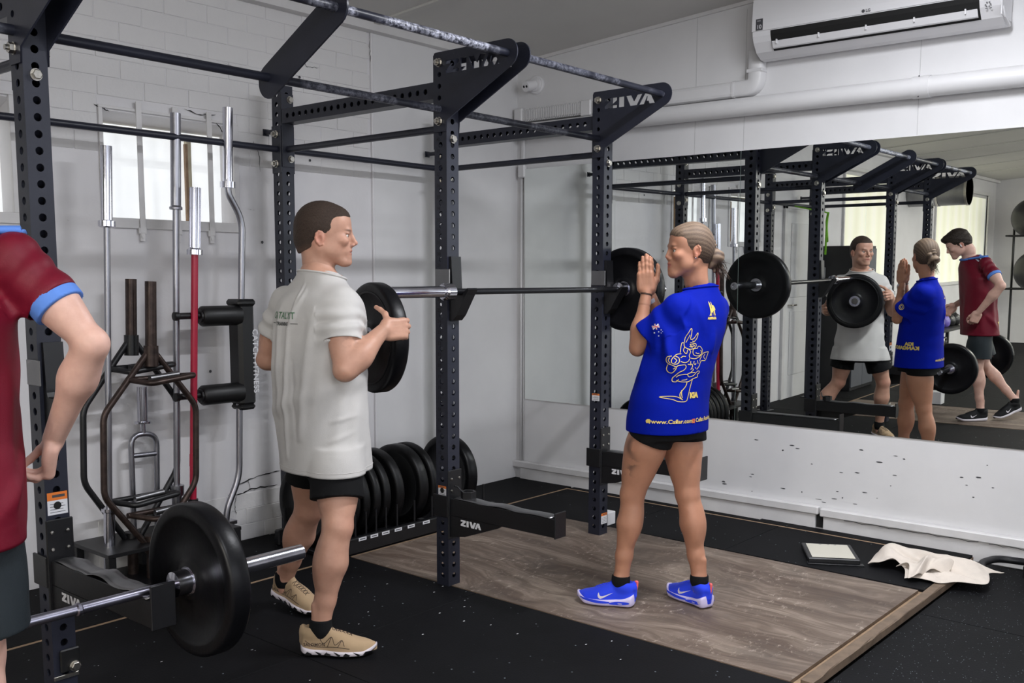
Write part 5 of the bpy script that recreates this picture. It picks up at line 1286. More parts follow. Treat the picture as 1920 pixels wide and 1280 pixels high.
# ---- shoes
def shoe(parent, heel, yaw, L, pitch=0, up='tan', sole='shoewhite', mid=None, style='trail', side=1, lift=0):
    """frame: x forward from heel, y left, z up"""
    t = bpy.data.objects.new('shoe', None); COL.objects.link(t); t.empty_display_size = .05; att(t, parent)
    t.matrix_basis = Matrix.Translation((heel[0], heel[1], heel[2])) @ Matrix.Rotation(R(yaw), 4, 'Z') @ Matrix.Rotation(R(-pitch), 4, 'Y')
    def width(x): u = x/L; return (.036+.013*math.sin(PI*min(1, max(0, (u-.30)/.62)))-.004*math.exp(-((u-.36)/.12)**2))*min(1, (max(u, 0)/.055)**.5)*min(1, (max(1-u, 0)/.16)**.55)
    shift = lambda x: -side*.006*math.sin(PI*min(1, max(0, x/L)))
    hs = .036 if style == 'run' else .028
    b = BM(); n = 30; rows = []
    for i in range(n+1):
        x = L*(.004+.992*i/n); w = width(x)+.0035; u = x/L; zb = .030*max(0, (u-.78)/.22)**2+.010*max(0, (.08-u)/.08); zt = hs+.006*math.exp(-((u-.02)/.10)**2)+(.014 if style == 'run' else .004)*math.exp(-((u-.0)/.18)**2)+zb*.75-.006*u
        c = shift(x); row = []
        for a, z in ((-1, zt), (-1.07, zt*.72+zb*.28), (-1.04, zb*.7+zt*.3), (-.9, zb), (0, zb), (.9, zb), (1.04, zb*.7+zt*.3), (1.07, zt*.72+zb*.28), (1, zt), (0, zt)): row.append(b.verts.new((x, c+a*w, z)))
        rows.append(row)
    for i in range(n):
        for k in range(10): f = b.faces.new((rows[i][k], rows[i][(k+1) % 10], rows[i+1][(k+1) % 10], rows[i+1][k])); f.material_index = 1 if (style == 'trail' and k in (2, 3, 4, 5, 6) and True) else 0
    b.faces.new(rows[0][::-1]); b.faces.new(rows[-1]); bmesh.ops.recalc_face_normals(b, faces=b.faces[:])
    so = obj('sole', b, [sole, mid or 'blackmetal'], t, smooth=True, autosm=60); ms = so.modifiers.new('s', 'SUBSURF'); ms.levels = ms.render_levels = 1
    if style == 'trail':                                                 # dark wedges in the white midsole
        for s_ in (1, -1):
            for q in range(7):
                x = L*(.08+.125*q); b = BM(); w0, w1 = width(x)+.0056, width(x+.022)+.0056
                pts = [(x, .010+.014*(q % 2)), (x+.020, .006), (x+.028, .013), (x+.010, .021)]
                vs = [b.verts.new((px, shift(px)+s_*(w0 if px < x+.015 else w1)*1.035, pz+.020*max(0, (px/L-.78)/.22)**2)) for px, pz in pts]; b.faces.new(vs); obj('tread_wedge', b, 'blackmetal', t)
    elif style == 'run':
        for s_ in (1, -1):
            b = BM(); vs = [b.verts.new((L*(.24+.17*math.cos(a)), shift(L*.24)+s_*(width(L*(.24+.17*math.cos(a)))+.0047)*1.06, .020+.0075*math.sin(a)-.004*math.cos(a))) for a in [2*PI*k/22 for k in range(22)]]; b.faces.new(vs)
            e = []
            for k in range(15):
                u = .40+.52*k/14; hw = .0052*math.sin(PI*min(1, (k+1)/15))**.6+.0012; e.append((u, .021+.010*((u-.4)/.52)**1.5, hw))
            for q in range(14):
                f4 = [(e[q][0], e[q][1]-e[q][2]), (e[q+1][0], e[q+1][1]-e[q+1][2]), (e[q+1][0], e[q+1][1]+e[q+1][2]), (e[q][0], e[q][1]+e[q][2])]
                b.faces.new([b.verts.new((L*u, shift(L*u)+s_*(width(L*u)+.0047)*1.062, z)) for u, z in f4])
            obj('midsole_band', b, up, t)
            me = text_mesh('VOMERO' if False else 'ZOOMX', .0075, 0, .0002); fr = MX((L*(.30) if s_ > 0 else L*.17, 0, .0165), (-1 if s_ > 0 else 1, 0, 0), (0, 0, 1))
            me.transform(fr)
            for v in me.vertices: v.co.y = shift(L*.24)+s_*((width(max(v.co.x, .01))+.0047)*1.075+.0012)
            put_mesh('small_lettering', me, 'shoewhite', t)
    # upper by distance field
    F = Field((-.02, -.07, .0), (L+.02, .07, .135), .0028)
    def upfn(X, Y, Z):
        u = np.clip(X/L, 0, 1); Wd = np.interp(u.ravel(), np.linspace(0, 1, 60), [max(width(L*k/59)-.0015, .002) for k in range(60)]).reshape(u.shape)
        H = np.interp(u.ravel(), [0, .04, .12, .30, .40, .55, .72, .88, .97, 1], [.045, .088, .098, .094, .098, .086, .066, .054, .044, .03]).reshape(u.shape); c = -side*.006*np.sin(PI*u)
        q = np.abs((Y-c)/Wd)**2.2+np.abs(np.maximum(Z-hs*.6, 0)/(H-hs*.6))**2.4; d = (q**(1/2.3)-1)*np.minimum(Wd, .03); return np.maximum(np.maximum(d, hs*.55-Z), np.maximum(-X, X-L*.992))
    F.add((upfn, V(0, -.055, .0), V(L, .055, .10)), .004)
    F.add(ell((L*.18, 0, .083), (.052, .0385, .030)), .012)
    F.add(rc((L*.05, 0, .05), (L*.035, 0, .104), .017, .009), .012); F.add(rc((L*.36, 0, .088), (L*.31, 0, .118), .016, .012), .012)
    F.sub(ell((L*.20, 0, .126), (.045, .0275, .036)), .006); F.F[:, :, 0] = .5
    P, Q = F.mesh(); P = laplace(P, Q, 1, .4); o = finish('upper', P, Q, up, t)
    tr = bvh(o)
    b = BM()                                                             # laces
    for q in range(6):
        x = L*(.40+.048*q); w = .015-.0007*q
        for s_ in (1, -1):
            pts = []
            for k in range(7):
                y = -s_*w+2*s_*w*k/6; xx = x+.010*k/6; hit = tr.ray_cast(Vector((xx, y, .2)), Vector((0, 0, -1)), .3)[0]
                if hit: pts.append(hit+Vector((0, 0, .0012)))
            if len(pts) > 2: tube(b, pts, .0016 if style != 'trail' else .0012, 6)
    lc = {'tan': 'lacedark', 'shoeblue': 'shoeblue2', 'shoeblack': 'shoeblack'}[up]
    lo_ = obj('laces', b, lc, t, smooth=True)
    def side_print(nm, me, x0, z0, s_, m, scale=1):
        # flat drawing: x to the right as seen from that side, y up
        xd = (1, 0, 0) if s_ < 0 else (-1, 0, 0); pm = ray_print(me, tr, (x0, s_*.09, z0), xd, (0, 0, 1), .0012); return put_mesh(nm, pm, m, t)
    if style == 'trail':
        for s_ in (1, -1):
            side_print('lettering', text_mesh('SALOMON', .0165, 0, .0004, 1.05), L*.06 if s_ < 0 else L*.40, .040, s_, 'lacedark')
            side_print('overlay_lines', strokes([[(.0, .03), (.03, .012), (.06, .006), (.12, .010), (.17, .004)], [(.05, .05), (.07, .02), (.10, .045), (.115, .018), (.14, .035), (.15, .014)], [(.085, .008), (.10, .045)], [(.125, .01), (.14, .035)]], .0022), L*.08 if s_ < 0 else L*.86, .030, s_, 'lacedark')
    if style in ('run', 'runblack'):
        sw = [(0, .012), (.004, .004), (.012, .0), (.024, .004), (.070, .030), (.024, .013), (.014, .012), (.008, .018), (.004, .028), (.001, .022)]
        for s_ in (1, -1):
            sm = polys([[(x if s_ < 0 else -x, y) for x, y in sw][::(1 if s_ < 0 else -1)]]) if True else None
            # the tick's hook lies towards the toe
            me = shape_mesh([[((-x if s_ < 0 else x)*.95, y*.95) for x, y in sw]], 0); side_print('tick_emblem', me, L*.60, .034, s_, 'shoewhite')
            if style == 'run': 
                inner = [(.005, .013), (.007, .008), (.013, .004), (.023, .008), (.052, .021), (.024, .0105), (.013, .009)]
        b = BM(); tube(b, bend([(.004, 0, .050), (-.004, 0, .085), (-.006, 0, .112), (.004, 0, .108)], .012), [.006]*99 if False else .0055, 8)
        if style == 'run': obj('heel_tab', b, 'coral', t, smooth=True)
        else: b.free()
    return t
M['tan'] = cloth_material('tan_shoe_mesh', srgb(176, 150, 118), .8, 700); M['shoewhite'] = mat('white_foam', srgb(216, 208, 214), .55)
M['lacedark'] = mat('dark_brown_trim', srgb(64, 48, 40), .7); M['shoeblue'] = cloth_material('blue_shoe_mesh', srgb(38, 66, 226), .7, 700); M['shoeblue2'] = mat('blue_lace', srgb(44, 70, 232), .7)
M['shoeblack'] = cloth_material('black_shoe_mesh', srgb(20, 20, 22), .75, 700); M['coral'] = mat('coral_tab', srgb(232, 104, 104), .6); M['lilac'] = mat('lilac_foam', srgb(206, 196, 232), .55)
M['sock'] = cloth_material('black_sock', srgb(18, 18, 20), .95, 600)
def sock(parent, an, toe, m='sock', r=.040, h=.045):
    an = np.array(an); F = Field(an-.09, an+.09, .004); F.add(cut(rc(an+V(0, 0, h+.02), an+V(0, 0, -.004), r, r*.98), an+V(0, 0, h), V(0, 0, 1)), .004); F.add(rc(an+V(0, 0, -.004), an+V(0, 0, -.05), r*.92, .024), .012)
    P, Q = F.mesh(); return att(finish('sock', laplace(P, Q, 1, .4), Q, m, None), parent)
def join_parts(name, parts, m, parent):
    Ps, Qs, Cs, o = [], [], [], 0
    for P, Q, C in parts: Ps.append(P); Qs.append(Q+o); Cs.append(C); o += len(P)
    return finish(name, np.concatenate(Ps), np.concatenate(Qs), m, parent, np.concatenate(Cs))
# ------------------------------------------------------------------ the three people
SKIN_M, SKIN_W, SKIN_R = srgb(196, 150, 128), srgb(178, 127, 101), srgb(212, 170, 154)
def grid_part(lo, hi, h, build, color, relax=1):
    F = Field(lo, hi, h); build(F); P, Q = F.mesh(); P = laplace(P, Q, relax, .4); return P, Q, color(P)
def flat(c):
    return lambda P: np.tile(np.array(c[:3]), (len(P), 1))
# ============ man in the pale T-shirt
def man():
    t = thing('person', 'man in a pale grey T-shirt and black shorts holding a weight plate', 'person', (-.76, -.03, 0))
    loc = lambda o: att(o, t)
    hc, hB = V(-.722, -.060, 1.578), basis(yawv(-47)*math.cos(R(4))+V(0, 0, -math.sin(R(4))), V(0, 0, 1))
    OFFH = .026
    Rs, Ls = V(-.772, -.208, 1.325), V(-.772, .138, 1.325)
    Re, Rw = V(-.837, -.290, 1.078), V(-.668, -.318, 1.222)
    Le, Lw = V(-.800, .235, 1.085), V(-.556, .172, 1.100)
    hR, hL = V(-.760, -.136, .87), V(-.728, .036, .87)
    kR, kL = V(-.838, -.235, .485), V(-.712, .10, .475)
    aR, aL = V(-.897, -.198, .100), V(-.666, .332, .125)
    toeR, toeL = yawv(-49), yawv(-84)
    PN = unit(V(.97, -.24, 0)); pc = V(-.503, -.088, 1.175)
    base = [(.80, -0.747, -0.057, .160, .120, -8), (.90, -0.750, -0.057, .165, .120, -4), (1.02, -0.754, -0.058, .150, .108, 0), (1.15, -0.757, -0.059, .162, .114, 2), (1.26, -0.757, -0.060, .175, .120, 2), (1.325, -0.754, -0.060, .150, .105, 2), (1.375, -0.747, -0.060, .100, .080, 2), (1.425, -0.737, -0.062, .065, .062, 0)]
    def body(F):
        F.add(loft(base), .02)
        for s, sh in ((1, Rs), (-1, Ls)): F.add(ell(sh+V(0, 0, -.026), (.046, .046, .052)), .04)
        F.add(rc(V(-.750, -.050, 1.38), hc+hB@V(-.026, 0, -.085), .056, .052), .035)
        F.add(rc(V(-.77, -.15, 1.33), V(-.755, -.05, 1.43), .042, .045), .04); F.add(rc(V(-.78, .08, 1.33), V(-.755, -.03, 1.43), .042, .045), .04)
        arm_upper(F, Rs, Re, Rw, 1.02, 1.12); arm_upper(F, Ls, Le, Lw, 1.02, 1.12)
        leg(F, hR, kR, aR, yawv(-25), toeR, 1.06, 1.12); leg(F, hL, kL, aL, yawv(-50), toeL, 1.06, 1.12)
    def skin(P):
        col = flat(SKIN_M)(P)
        for k_, fw in ((kR, yawv(-25)), (kL, yawv(-50))):
            w = np.exp(-np.sum(((P-(k_+fw*.04))/.045)**2, 1))*.3; col = col*(1-w[:, None])+np.array(srgb(190, 110, 92)[:3])*w[:, None]
        for c_, r_, a_ in ((Rs*.52+Re*.48+V(-.01, -.05, 0), .045, .33), (Ls*.45+Le*.55+V(-.03, .04, 0), .045, .33)):   # faded tattoos
            w = np.exp(-np.sum(((P-c_)/r_)**2, 1))*a_*(vnoise(P, 190, 3) > .05); col = col*(1-w[:, None])+np.array(srgb(92, 66, 58)[:3])*w[:, None]
        return col
    A, Sb, post, es = head_prims(hc, hB, 'm')
    def head(F):
        F.add(rc(V(-.746, -.052, 1.40), hc+hB@V(-.026, 0, -.075), .055, .052), .01); add_all(F, A); F.add(rc(hc+hB@V(-.04, 0, -.02), hc+hB@V(-.032, 0, -.12), .058, .051), .03)
        for s in (1, -1): F.add(rc(hc+hB@V(-.03, s*.052, -.035), hc+hB@V(.02, s*.022, -.155), .016, .014), .02)
        add_all(F, Sb, 's'); add_all(F, post); add_all(F, es, 's')
    parts = [grid_part((-1.0, -.45, .02), (-.45, .45, 1.5), .0048, body, skin, 2),
             grid_part(hc-V(.14, .14, .21), hc+V(.14, .14, .14), .0022, head, lambda P: face_colors(P, hc, hB, SKIN_M, 'm', 1, .34))]
    dn = -pc; nR = unit(Rw-pc-PN*np.dot(Rw-pc, PN)); nL = unit(Lw-pc-PN*np.dot(Lw-pc, PN))
    def handR(F):
        F.add(rc(Re*.25+Rw*.75, Rw, .0305, .0265), .01); hand(F, Rw, PN+V(0, 0, .02), -nR, 1, [(40, 98, 118), (44, 102, 120), (46, 102, 122), (44, 100, 122)], (6, 1, -3, -8), [(.15, .75, .50), (-.05, .55, .80), (-.10, .45, .88)], 1.02)
    def handL(F):
        F.add(rc(Le*.25+Lw*.75, Lw, .0305, .0265), .01); hand(F, Lw, PN+V(0, 0, .02), -nL, -1, [(30, 92, 112), (34, 96, 114), (36, 96, 116), (34, 94, 118)], (6, 1, -3, -8), [(.05, .72, .55), (-.05, .55, .80), (-.10, .45, .88)], 1.06)
    parts.append(grid_part(Rw-V(.10, .13, .12), Rw+V(.17, .13, .13), .0026, handR, flat(SKIN_M))); parts.append(grid_part(Lw-V(.10, .13, .12), Lw+V(.17, .13, .13), .0026, handL, flat(SKIN_M)))
    loc(join_parts('body', parts, 'skin', None)); eyes(t, hc, hB, 1, look=(1, -.1, -.05))
    # cropped hair
    M['hairm'] = hair_material('cropped_dark_hair', srgb(36, 27, 22), srgb(78, 62, 52), (120, 120, 120), .8, srgb(128, 98, 82))
    def hair(F):
        L = lambda *p: hc+hB@V(*p)
        F.add(ell(L(-.020, 0, .043), V(.1025, .0805, .0855), hB), .01); F.add(ell(L(-.048, 0, .004), V(.073, .0735, .082), hB), .03); F.add(ell(L(.040, 0, .066), V(.045, .057, .040), hB), .02); F.add(rc(L(-.06, 0, -.03), L(-.048, 0, -.09), .058, .050), .03)
        F.sub(rbox(L(.128, 0, -.035), V(.088, .2, .108), .03, hB), .004); Rt = basis(unit(hB@V(1, 0, .46)), hB[:, 2]); F.sub(rbox(L(-.02, 0, -.135), V(.25, .2, .085), .02, Rt), .006)
        for s in (1, -1): F.sub(ell(L(-.012, s*.088, -.015), V(.022, .022, .030), hB), .004); F.sub(ell(L(.056, s*.075, .040), V(.030, .030, .030), hB), .01)
    P, Q, C = grid_part(hc-V(.14, .14, .15), hc+V(.14, .14, .15), .0022, hair, flat((0, 0, 0, 1))); N = normals(P, Q); q = (P-hc)@hB; P = P+N*(vnoise(P, 900, 5)*.0006)[:, None]
    C = np.zeros((len(P), 3)); C[:, 0] = np.clip(.75-(q[:, 2]+.085-.25*q[:, 0])/.085, 0, .8)
    loc(finish('hair', P, Q, 'hairm', None, C))
    # T-shirt
    M['shirtm'] = cloth_material('pale_grey_jersey', srgb(196, 193, 190), .9, 520, .035)
    st = [(.675, -0.742, -0.055, .184, .168, -8), (.72, -0.744, -0.055, .184, .166, -8), (.82, -0.750, -0.053, .184, .162, -6), (.95, -0.758, -0.052, .182, .158, -2), (1.08, -0.762, -0.053, .184, .152, 2), (1.20, -0.762, -0.059, .196, .142, 2), (1.27, -0.761, -0.060, .198, .138, 2), (1.33, -0.757, -0.060, .184, .124, 2), (1.375, -0.748, -0.060, .120, .090, 2), (1.412, -0.742, -0.060, .066, .063, 0), (1.445, -0.738, -0.060, .057, .056, 0)]
    cR, cL = Rs*.42+Re*.58, Ls*.42+Le*.58; dR, dL = unit(Re-Rs), unit(Le-Ls); nk = unit(V(.22, -.03, 1.0)); npnt = V(-.741, -.060, 1.426)
    def shorts(F):
        F.add(loft([(.66, -.745, -.052, .158, .132, -8), (.76, -.750, -.052, .160, .126, -4)]), .02)
        for h_, k_, z_ in ((hR, kR, .585), (hL, kL, .60)):
            u = unit(k_-h_); F.add(cut(cut(rc(h_+u*.08, h_+u*.36, .092, .104), h_+u*((h_[2]-z_)/-u[2]), u), V(0, 0, .765), V(0, 0, 1)), .03)
    def shirt(F):
        F.add(cut(loft(st, 2.35), npnt, nk), .012)
        F.add(cut(rc(V(-.756, -.175, 1.335), V(-.742, -.075, 1.405), .050, .044), npnt, nk), .04); F.add(cut(rc(V(-.766, .075, 1.335), V(-.744, -.045, 1.405), .050, .044), npnt, nk), .04)
        for s_, e_, c_, d_ in ((Rs, Re, cR, dR), (Ls, Le, cL, dL)):
            F.add(cut(rc(s_+V(0, 0, -.016), c_+d_*.05, .062, .071), c_, d_), .05)
    F = Field((-1.05, -.46, .66), (-.5, .42, 1.50), .0045); shirt(F); over_body(F, lambda G: (body(G), shorts(G)), .006, [(V(0, 0, .675), V(0, 0, -1)), (npnt, nk)], [(cR, dR, Re, Rw), (cL, dL, Le, Lw)]); P, Q = F.mesh()
    Q = shirt_openings(P, Q, [(V(-.75, -.04, .675), V(0, 0, -1), .3), (npnt, nk, .14), (cR, dR, .10), (cL, dL, .10)], .0045); P, Q = compact(P, Q); P = laplace(P, Q, 3, .5); N = normals(P, Q)
    th = [((150, 1.36), (176, 1.22), .016, .008), ((176, 1.22), (182, .74), .014, .0095), ((128, 1.30), (140, 1.12), .018, .009), ((140, 1.12), (150, .82), .017, .009), ((162, 1.40), (168, 1.26), .013, .006), ((116, 1.16), (132, .90), .022, .007), ((205, 1.30), (196, .90), .018, .008),
          ((96, 1.0), (112, .76), .02, .007), ((80, .95), (88, .75), .02, .006), ((165, 1.10), (158, .80), .010, -.004), ((108, 1.22), (100, 1.02), .02, -.008), ((88, .84), (118, .80), .010, .004), ((85, .90), (112, .88), .010, .004), ((225, 1.25), (220, .80), .02, .008), ((30, 1.2), (20, .8), .03, .008), ((-0, 1.1), (340, .8), .03, .008)]
    P = folds(P, N, -.77, -.037, 0, .165, th)
    for s_, e_, c_ in ((Rs, Re, cR), (Ls, Le, cL)):                       # rings of creases in the sleeves
        q = (P-s_)@unit(e_-s_); r_ = np.linalg.norm((P-s_)-np.outer(q, unit(e_-s_)), axis=1); m = np.clip((r_-.045)/.02, 0, 1)*np.clip(1-np.abs(q-.09)/.085, 0, 1)*(r_ < .105)
        P = P+N*(m*.0060*np.sin(q*120+vnoise(P, 22, 8)*3.6))[:, None]
    P = P+N*(vnoise(P, 26, 1)*.0028+vnoise(P, 60, 2)*.0011)[:, None]
    P = snap_openings(P, Q, [(V(-.75, -.04, .675), V(0, 0, -1), .3), (npnt, nk, .14), (cR, dR, .10), (cL, dL, .10)], .0045)
    sh = finish('t_shirt', P, Q, 'shirtm', None); so = sh.modifiers.new('s', 'SOLIDIFY'); so.thickness = .0028; so.offset = -1; loc(sh)
    tr = bvh(sh)
    for z, w in ((.694, .0013),):
        b = BM(); pts = []
        for k in range(90):
            a = 2*PI*k/90; d = Vector((math.cos(a), math.sin(a), 0)); hit = tr.ray_cast(Vector((-.754, -.04, z))+d*.5, -d, .5)[0]
            if hit: pts.append(hit+d*.0004)
        tube(b, pts, w, 5, closed=True); obj('hem_stitch', b, 'shirtm', sh)
    b = BM(); pts = []
    for k in range(60):
        a = 2*PI*k/60; d = Vector((math.cos(a), math.sin(a), -.22*math.cos(a)+.03*math.sin(a))); o = Vector(npnt)-Vector(nk)*.006; hit = tr.ray_cast(o+d*.3, -d, .3)[0]
        if hit: pts.append(hit+Vector(nk)*.004)
    tube(b, pts, .0042, 8, closed=True); obj('neck_rib', b, 'shirtm', sh, smooth=True)
    M['printgreen'] = mat('faded_green_print', srgb(86, 122, 92), .7); M['printdark'] = mat('dark_print', srgb(48, 52, 48), .7)
    for s_, sz, x0, z0, m in (('CATALYST', .036, -.098, 1.262, 'printgreen'), ('TRAINING', .0185, -.054, 1.236, 'printdark')):
        pm = wrap_print(xf(text_mesh(s_, sz, 0, .0006, 1.05), 1, x0, 0), tr, -.78, -.037, 0, 187, z0, .165, .0022); put_mesh('back_lettering', pm, m, sh)
    for x0, x1 in ((-.104, -.058), (.056, .100)):
        pm = wrap_print(polys([[(x0, 0), (x1, 0), (x1, .002), (x0, .002)]]), tr, -.78, -.037, 0, 187, 1.243, .165, .0022); put_mesh('back_line', pm, 'printdark', sh)
    # shorts
    M['shortsm'] = cloth_material('black_shorts_cloth', srgb(9, 9, 11), .85, 400, .2)
    F = Field((-1.0, -.42, .55), (-.50, .36, .80), .0048); shorts(F)
    P, Q = F.mesh(); P = laplace(P, Q, 2, .5); N = normals(P, Q); P = P+N*(vnoise(P, 30, 4)*.004)[:, None]; loc(finish('shorts', P, Q, 'shortsm', None))
    sock(t, aR, toeR, r=.0425, h=.036); sock(t, aL, toeL, r=.0425, h=.030)
    sR = shoe(t, (-.948, -.140, .002), -49, .292, 0, 'tan', 'shoewhite', 'blackmetal', 'trail', 1)
    sL = shoe(t, (-.673, .402, .045), -84, .292, -9, 'tan', 'shoewhite', 'blackmetal', 'trail', -1)
    return t
man()
bp = bumper('black bumper plate held in both hands by the man in the pale T-shirt', (-.503, -.088, 1.175), r=.222, t=.066, rz=R(-14), m='rubber')
b = BM(); lathe(b, [(.0338, .178), (.0348, .180), (.0348, .186), (.0338, .188)], 64, 'x', closed=True); lathe(b, [(-.0338, .178), (-.0348, .180), (-.0348, .186), (-.0338, .188)], 64, 'x', closed=True); obj('rim_ring', b, 'rubber2', bp, smooth=True)
# ============ woman in the blue T-shirt
def woman():
    t = thing('person', 'woman in an oversized blue T-shirt with palms pressed together, back to camera', 'person', (.46, -.88, 0))
    loc = lambda o: att(o, t)
    hc, hB = V(.537, -.906, 1.530), basis(yawv(140), V(0, 0, 1)); hs = V(.875, .955, .975)
    Ls, Rs = V(.434, -.915, 1.298), V(.708, -.945, 1.296)
    Le, Lw = V(.392, -.752, 1.118), V(.452, -.755, 1.352)
    Re, Rw = V(.640, -.770, 1.110), V(.497, -.752, 1.340)
    hL, hR = V(.378, -.862, .86), V(.532, -.880, .86)
    kL, kR = V(.348, -.772, .492), V(.522, -.940, .487)
    aL, aR = V(.306, -.745, .115), V(.528, -1.004, .118)
    tL, tR = yawv(112), yawv(74); Y = 85
    base = [(.76, .452, -.870, .150, .118, 88), (.86, .455, -.872, .165, .125, 88), (.94, .462, -.874, .150, .112, 86), (1.03, .480, -.882, .122, .095, 84), (1.13, .515, -.898, .130, .098, 84), (1.22, .548, -.914, .145, .105, 84), (1.285, .568, -.926, .132, .092, 84), (1.33, .582, -.936, .090, .070, 84), (1.37, .592, -.944, .048, .048, 84)]
    def body(F):
        F.add(loft(base), .02)
        for sh in (Ls, Rs): F.add(ell(sh+V(0, 0, -.01), (.044, .044, .048)), .04)
        F.add(rc(V(.592, -.946, 1.33), hc+hB@V(-.030, 0, -.085), .044, .042), .02)
        for s_, e_, w_ in ((Ls, Le, Lw), (Rs, Re, Rw)): arm_upper(F, s_, e_, w_, .84, .98)
        leg(F, hL, kL, aL, yawv(108), tL, .97, 1.0); leg(F, hR, kR, aR, yawv(80), tR, .97, 1.0)
        for h_ in (hL, hR): F.add(ell(h_-yawv(90)*.045+V(0, 0, -.02), (.078, .072, .085)), .03)
    def skin(P):
        col = flat(SKIN_W)(P); ax, bx = V(.300, -.800, .80), V(.285, -.80, .60)
        d = unit(bx-ax); tt = np.clip((P-ax)@d, 0, .22); dist = np.linalg.norm(P-ax-np.outer(tt, d)-np.outer(.018*np.sin(tt*52), V(.5, -.8, 0)), axis=1)
        w = np.exp(-(dist/.020)**2)*(vnoise(P, 120, 7) > .0)*.75*(tt > .001); col = col*(1-w[:, None])+np.array(srgb(70, 54, 50)[:3])*w[:, None]
        return col
    A, Sb, post, es = head_prims(hc, hB, 'f', hs)
    def head(F):
        F.add(rc(V(.592, -.946, 1.33), hc+hB@V(-.030, 0, -.085), .044, .042), .01); add_all(F, A); F.add(rc(hc+hB@V(-.04, 0, -.02), hc+hB@V(-.036, 0, -.11), .050, .043), .03)
        for s in (1, -1): F.add(rc(hc+hB@V(-.03, s*.048, -.035), hc+hB@V(-.01, s*.018, -.14), .011, .009), .02)
        add_all(F, Sb, 's'); add_all(F, post); add_all(F, es, 's')
    parts = [grid_part((.15, -1.2, .03), (.85, -.60, 1.45), .0045, body, skin, 2), grid_part(hc-V(.14, .14, .20), hc+V(.14, .14, .14), .0022, head, lambda P: face_colors(P, hc, hB, SKIN_W, 'f', hs))]
    pL = V(math.cos(R(26)), math.sin(R(26)), 0); f = unit(V(-.03, .07, 1)); crl = [(2, 5, 8), (2, 4, 6), (2, 5, 8), (3, 8, 12)]
    def hL_(F): F.add(rc(Le*.2+Lw*.8, Lw, .0265, .0225), .01); hand(F, Lw+f*.004, f, pL, -1, crl, (0, 0, 0, 0), [(.78, .58, .15), (.97, .18, .1), (1.0, .02, .05)], .92, tight=.86)
    mid = Lw+pL*.030-V(0, 0, .004)
    def hR_(F): F.add(rc(Re*.2+Rw*.8, mid, .0265, .0225), .01); hand(F, mid+f*.004, unit(f+V(.02, -.02, 0)), -pL, 1, crl, (0, 0, 0, 0), [(.78, .58, .15), (.97, .18, .1), (1.0, .02, .05)], .92, tight=.86)
    parts += [grid_part(Lw-V(.09, .09, .09), Lw+V(.09, .11, .21), .0024, hL_, flat(SKIN_W)), grid_part(mid-V(.09, .09, .09), mid+V(.09, .11, .21), .0024, hR_, flat(SKIN_W))]
    loc(join_parts('body', parts, 'skin', None)); eyes(t, hc, hB, hs, look=(1, .05, 0))
    # hair: swept back, low messy bun
    M['hairw'] = hair_material('streaked_brown_hair', srgb(50, 37, 30), srgb(84, 66, 54), (60, 60, 60), .35, srgb(150, 128, 108))
    L = lambda *p: hc+hB@(V(*p)*hs)
    def hair(F):
        F.add(ell(L(-.020, 0, .043), V(.1035, .0815, .0865)*hs, hB), .01); F.add(ell(L(-.050, 0, .004), V(.075, .0755, .080)*hs, hB), .03); F.add(ell(L(.042, 0, .070), V(.046, .060, .036)*hs, hB), .02)
        F.sub(ell(L(.108, 0, -.010), V(.058, .120, .085)*hs, hB), .004); F.sub(ell(L(.050, 0, -.07), V(.078, .13, .070)*hs, hB), .006); F.sub(ell(L(-.055, 0, -.125), V(.10, .12, .072)*hs, hB), .01)
        for s in (1, -1): F.sub(ell(L(-.012, s*.090, -.001), V(.022, .020, .030)*hs, hB), .004)
    P, Q, C = grid_part(hc-V(.14, .14, .12), hc+V(.14, .14, .15), .0022, hair, flat((0, 0, 0, 1))); N = normals(P, Q); q = (P-hc)@hB; a = np.arctan2(q[:, 1], q[:, 2]+.02-.25*q[:, 0]); w1 = np.sin(a*118+vnoise(P, 14, 5)*3.2); w2 = np.sin(a*41+vnoise(P, 9, 6)*4); w4 = np.sin(a*190+vnoise(P, 20, 9)*3); P = laplace(P, Q, 3, .5)+N*(w1*.00012+w2*.0002)[:, None]
    C = np.zeros((len(P), 3)); C[:, 0] = np.clip(.20+.10*w1+.12*w2+.10*w4+(q[:, 2]-.04)*3.5, 0, .9)*np.clip((q[:, 2]+.06)/.05, .1, 1)
    ho = loc(finish('hair', P, Q, 'hairw', None, C))
    def bun(F):
        F.add(ell(L(-.112, .008, .026), V(.024, .024, .030), hB), .005); F.add(ell(L(-.140, .012, -.022), V(.036, .034, .028), hB), .005); F.add(ell(L(-.122, -.018, -.002), V(.024, .022, .030), hB), .005); F.add(ell(L(-.120, .0, -.046), V(.026, .026, .028), hB), .006); F.add(rc(L(-.090, 0, .0), L(-.108, 0, .0), .026, .020), .01); F.add(rc(L(-.118, .016, .012), L(-.140, .012, .004), .011, .012), .004); F.add(rc(L(-.108, .018, -.030), L(-.130, .020, -.040), .010, .010), .004)
        F.add(rc(L(-.122, 0, -.050), L(-.140, .0, -.092), .014, .004), .012); F.add(rc(L(-.115, .0, .03), L(-.104, .0, .056), .010, .003), .006)
    P, Q, C = grid_part(L(-.125, 0, -.02)-V(.09, .09, .12), L(-.125, 0, -.02)+V(.09, .09, .11), .0024, bun, flat((0, 0, 0, 1))); N = normals(P, Q); w3 = np.sin(vnoise(P, 34, 4)*7+P[:, 2]*230); P = P+N*(w3*.0012)[:, None]; C = np.zeros((len(P), 3)); C[:, 0] = np.clip(.35+.4*w3, 0, 1); loc(finish('hair_bun', P, Q, 'hairw', None, C))
    random.seed(9); b = BM()
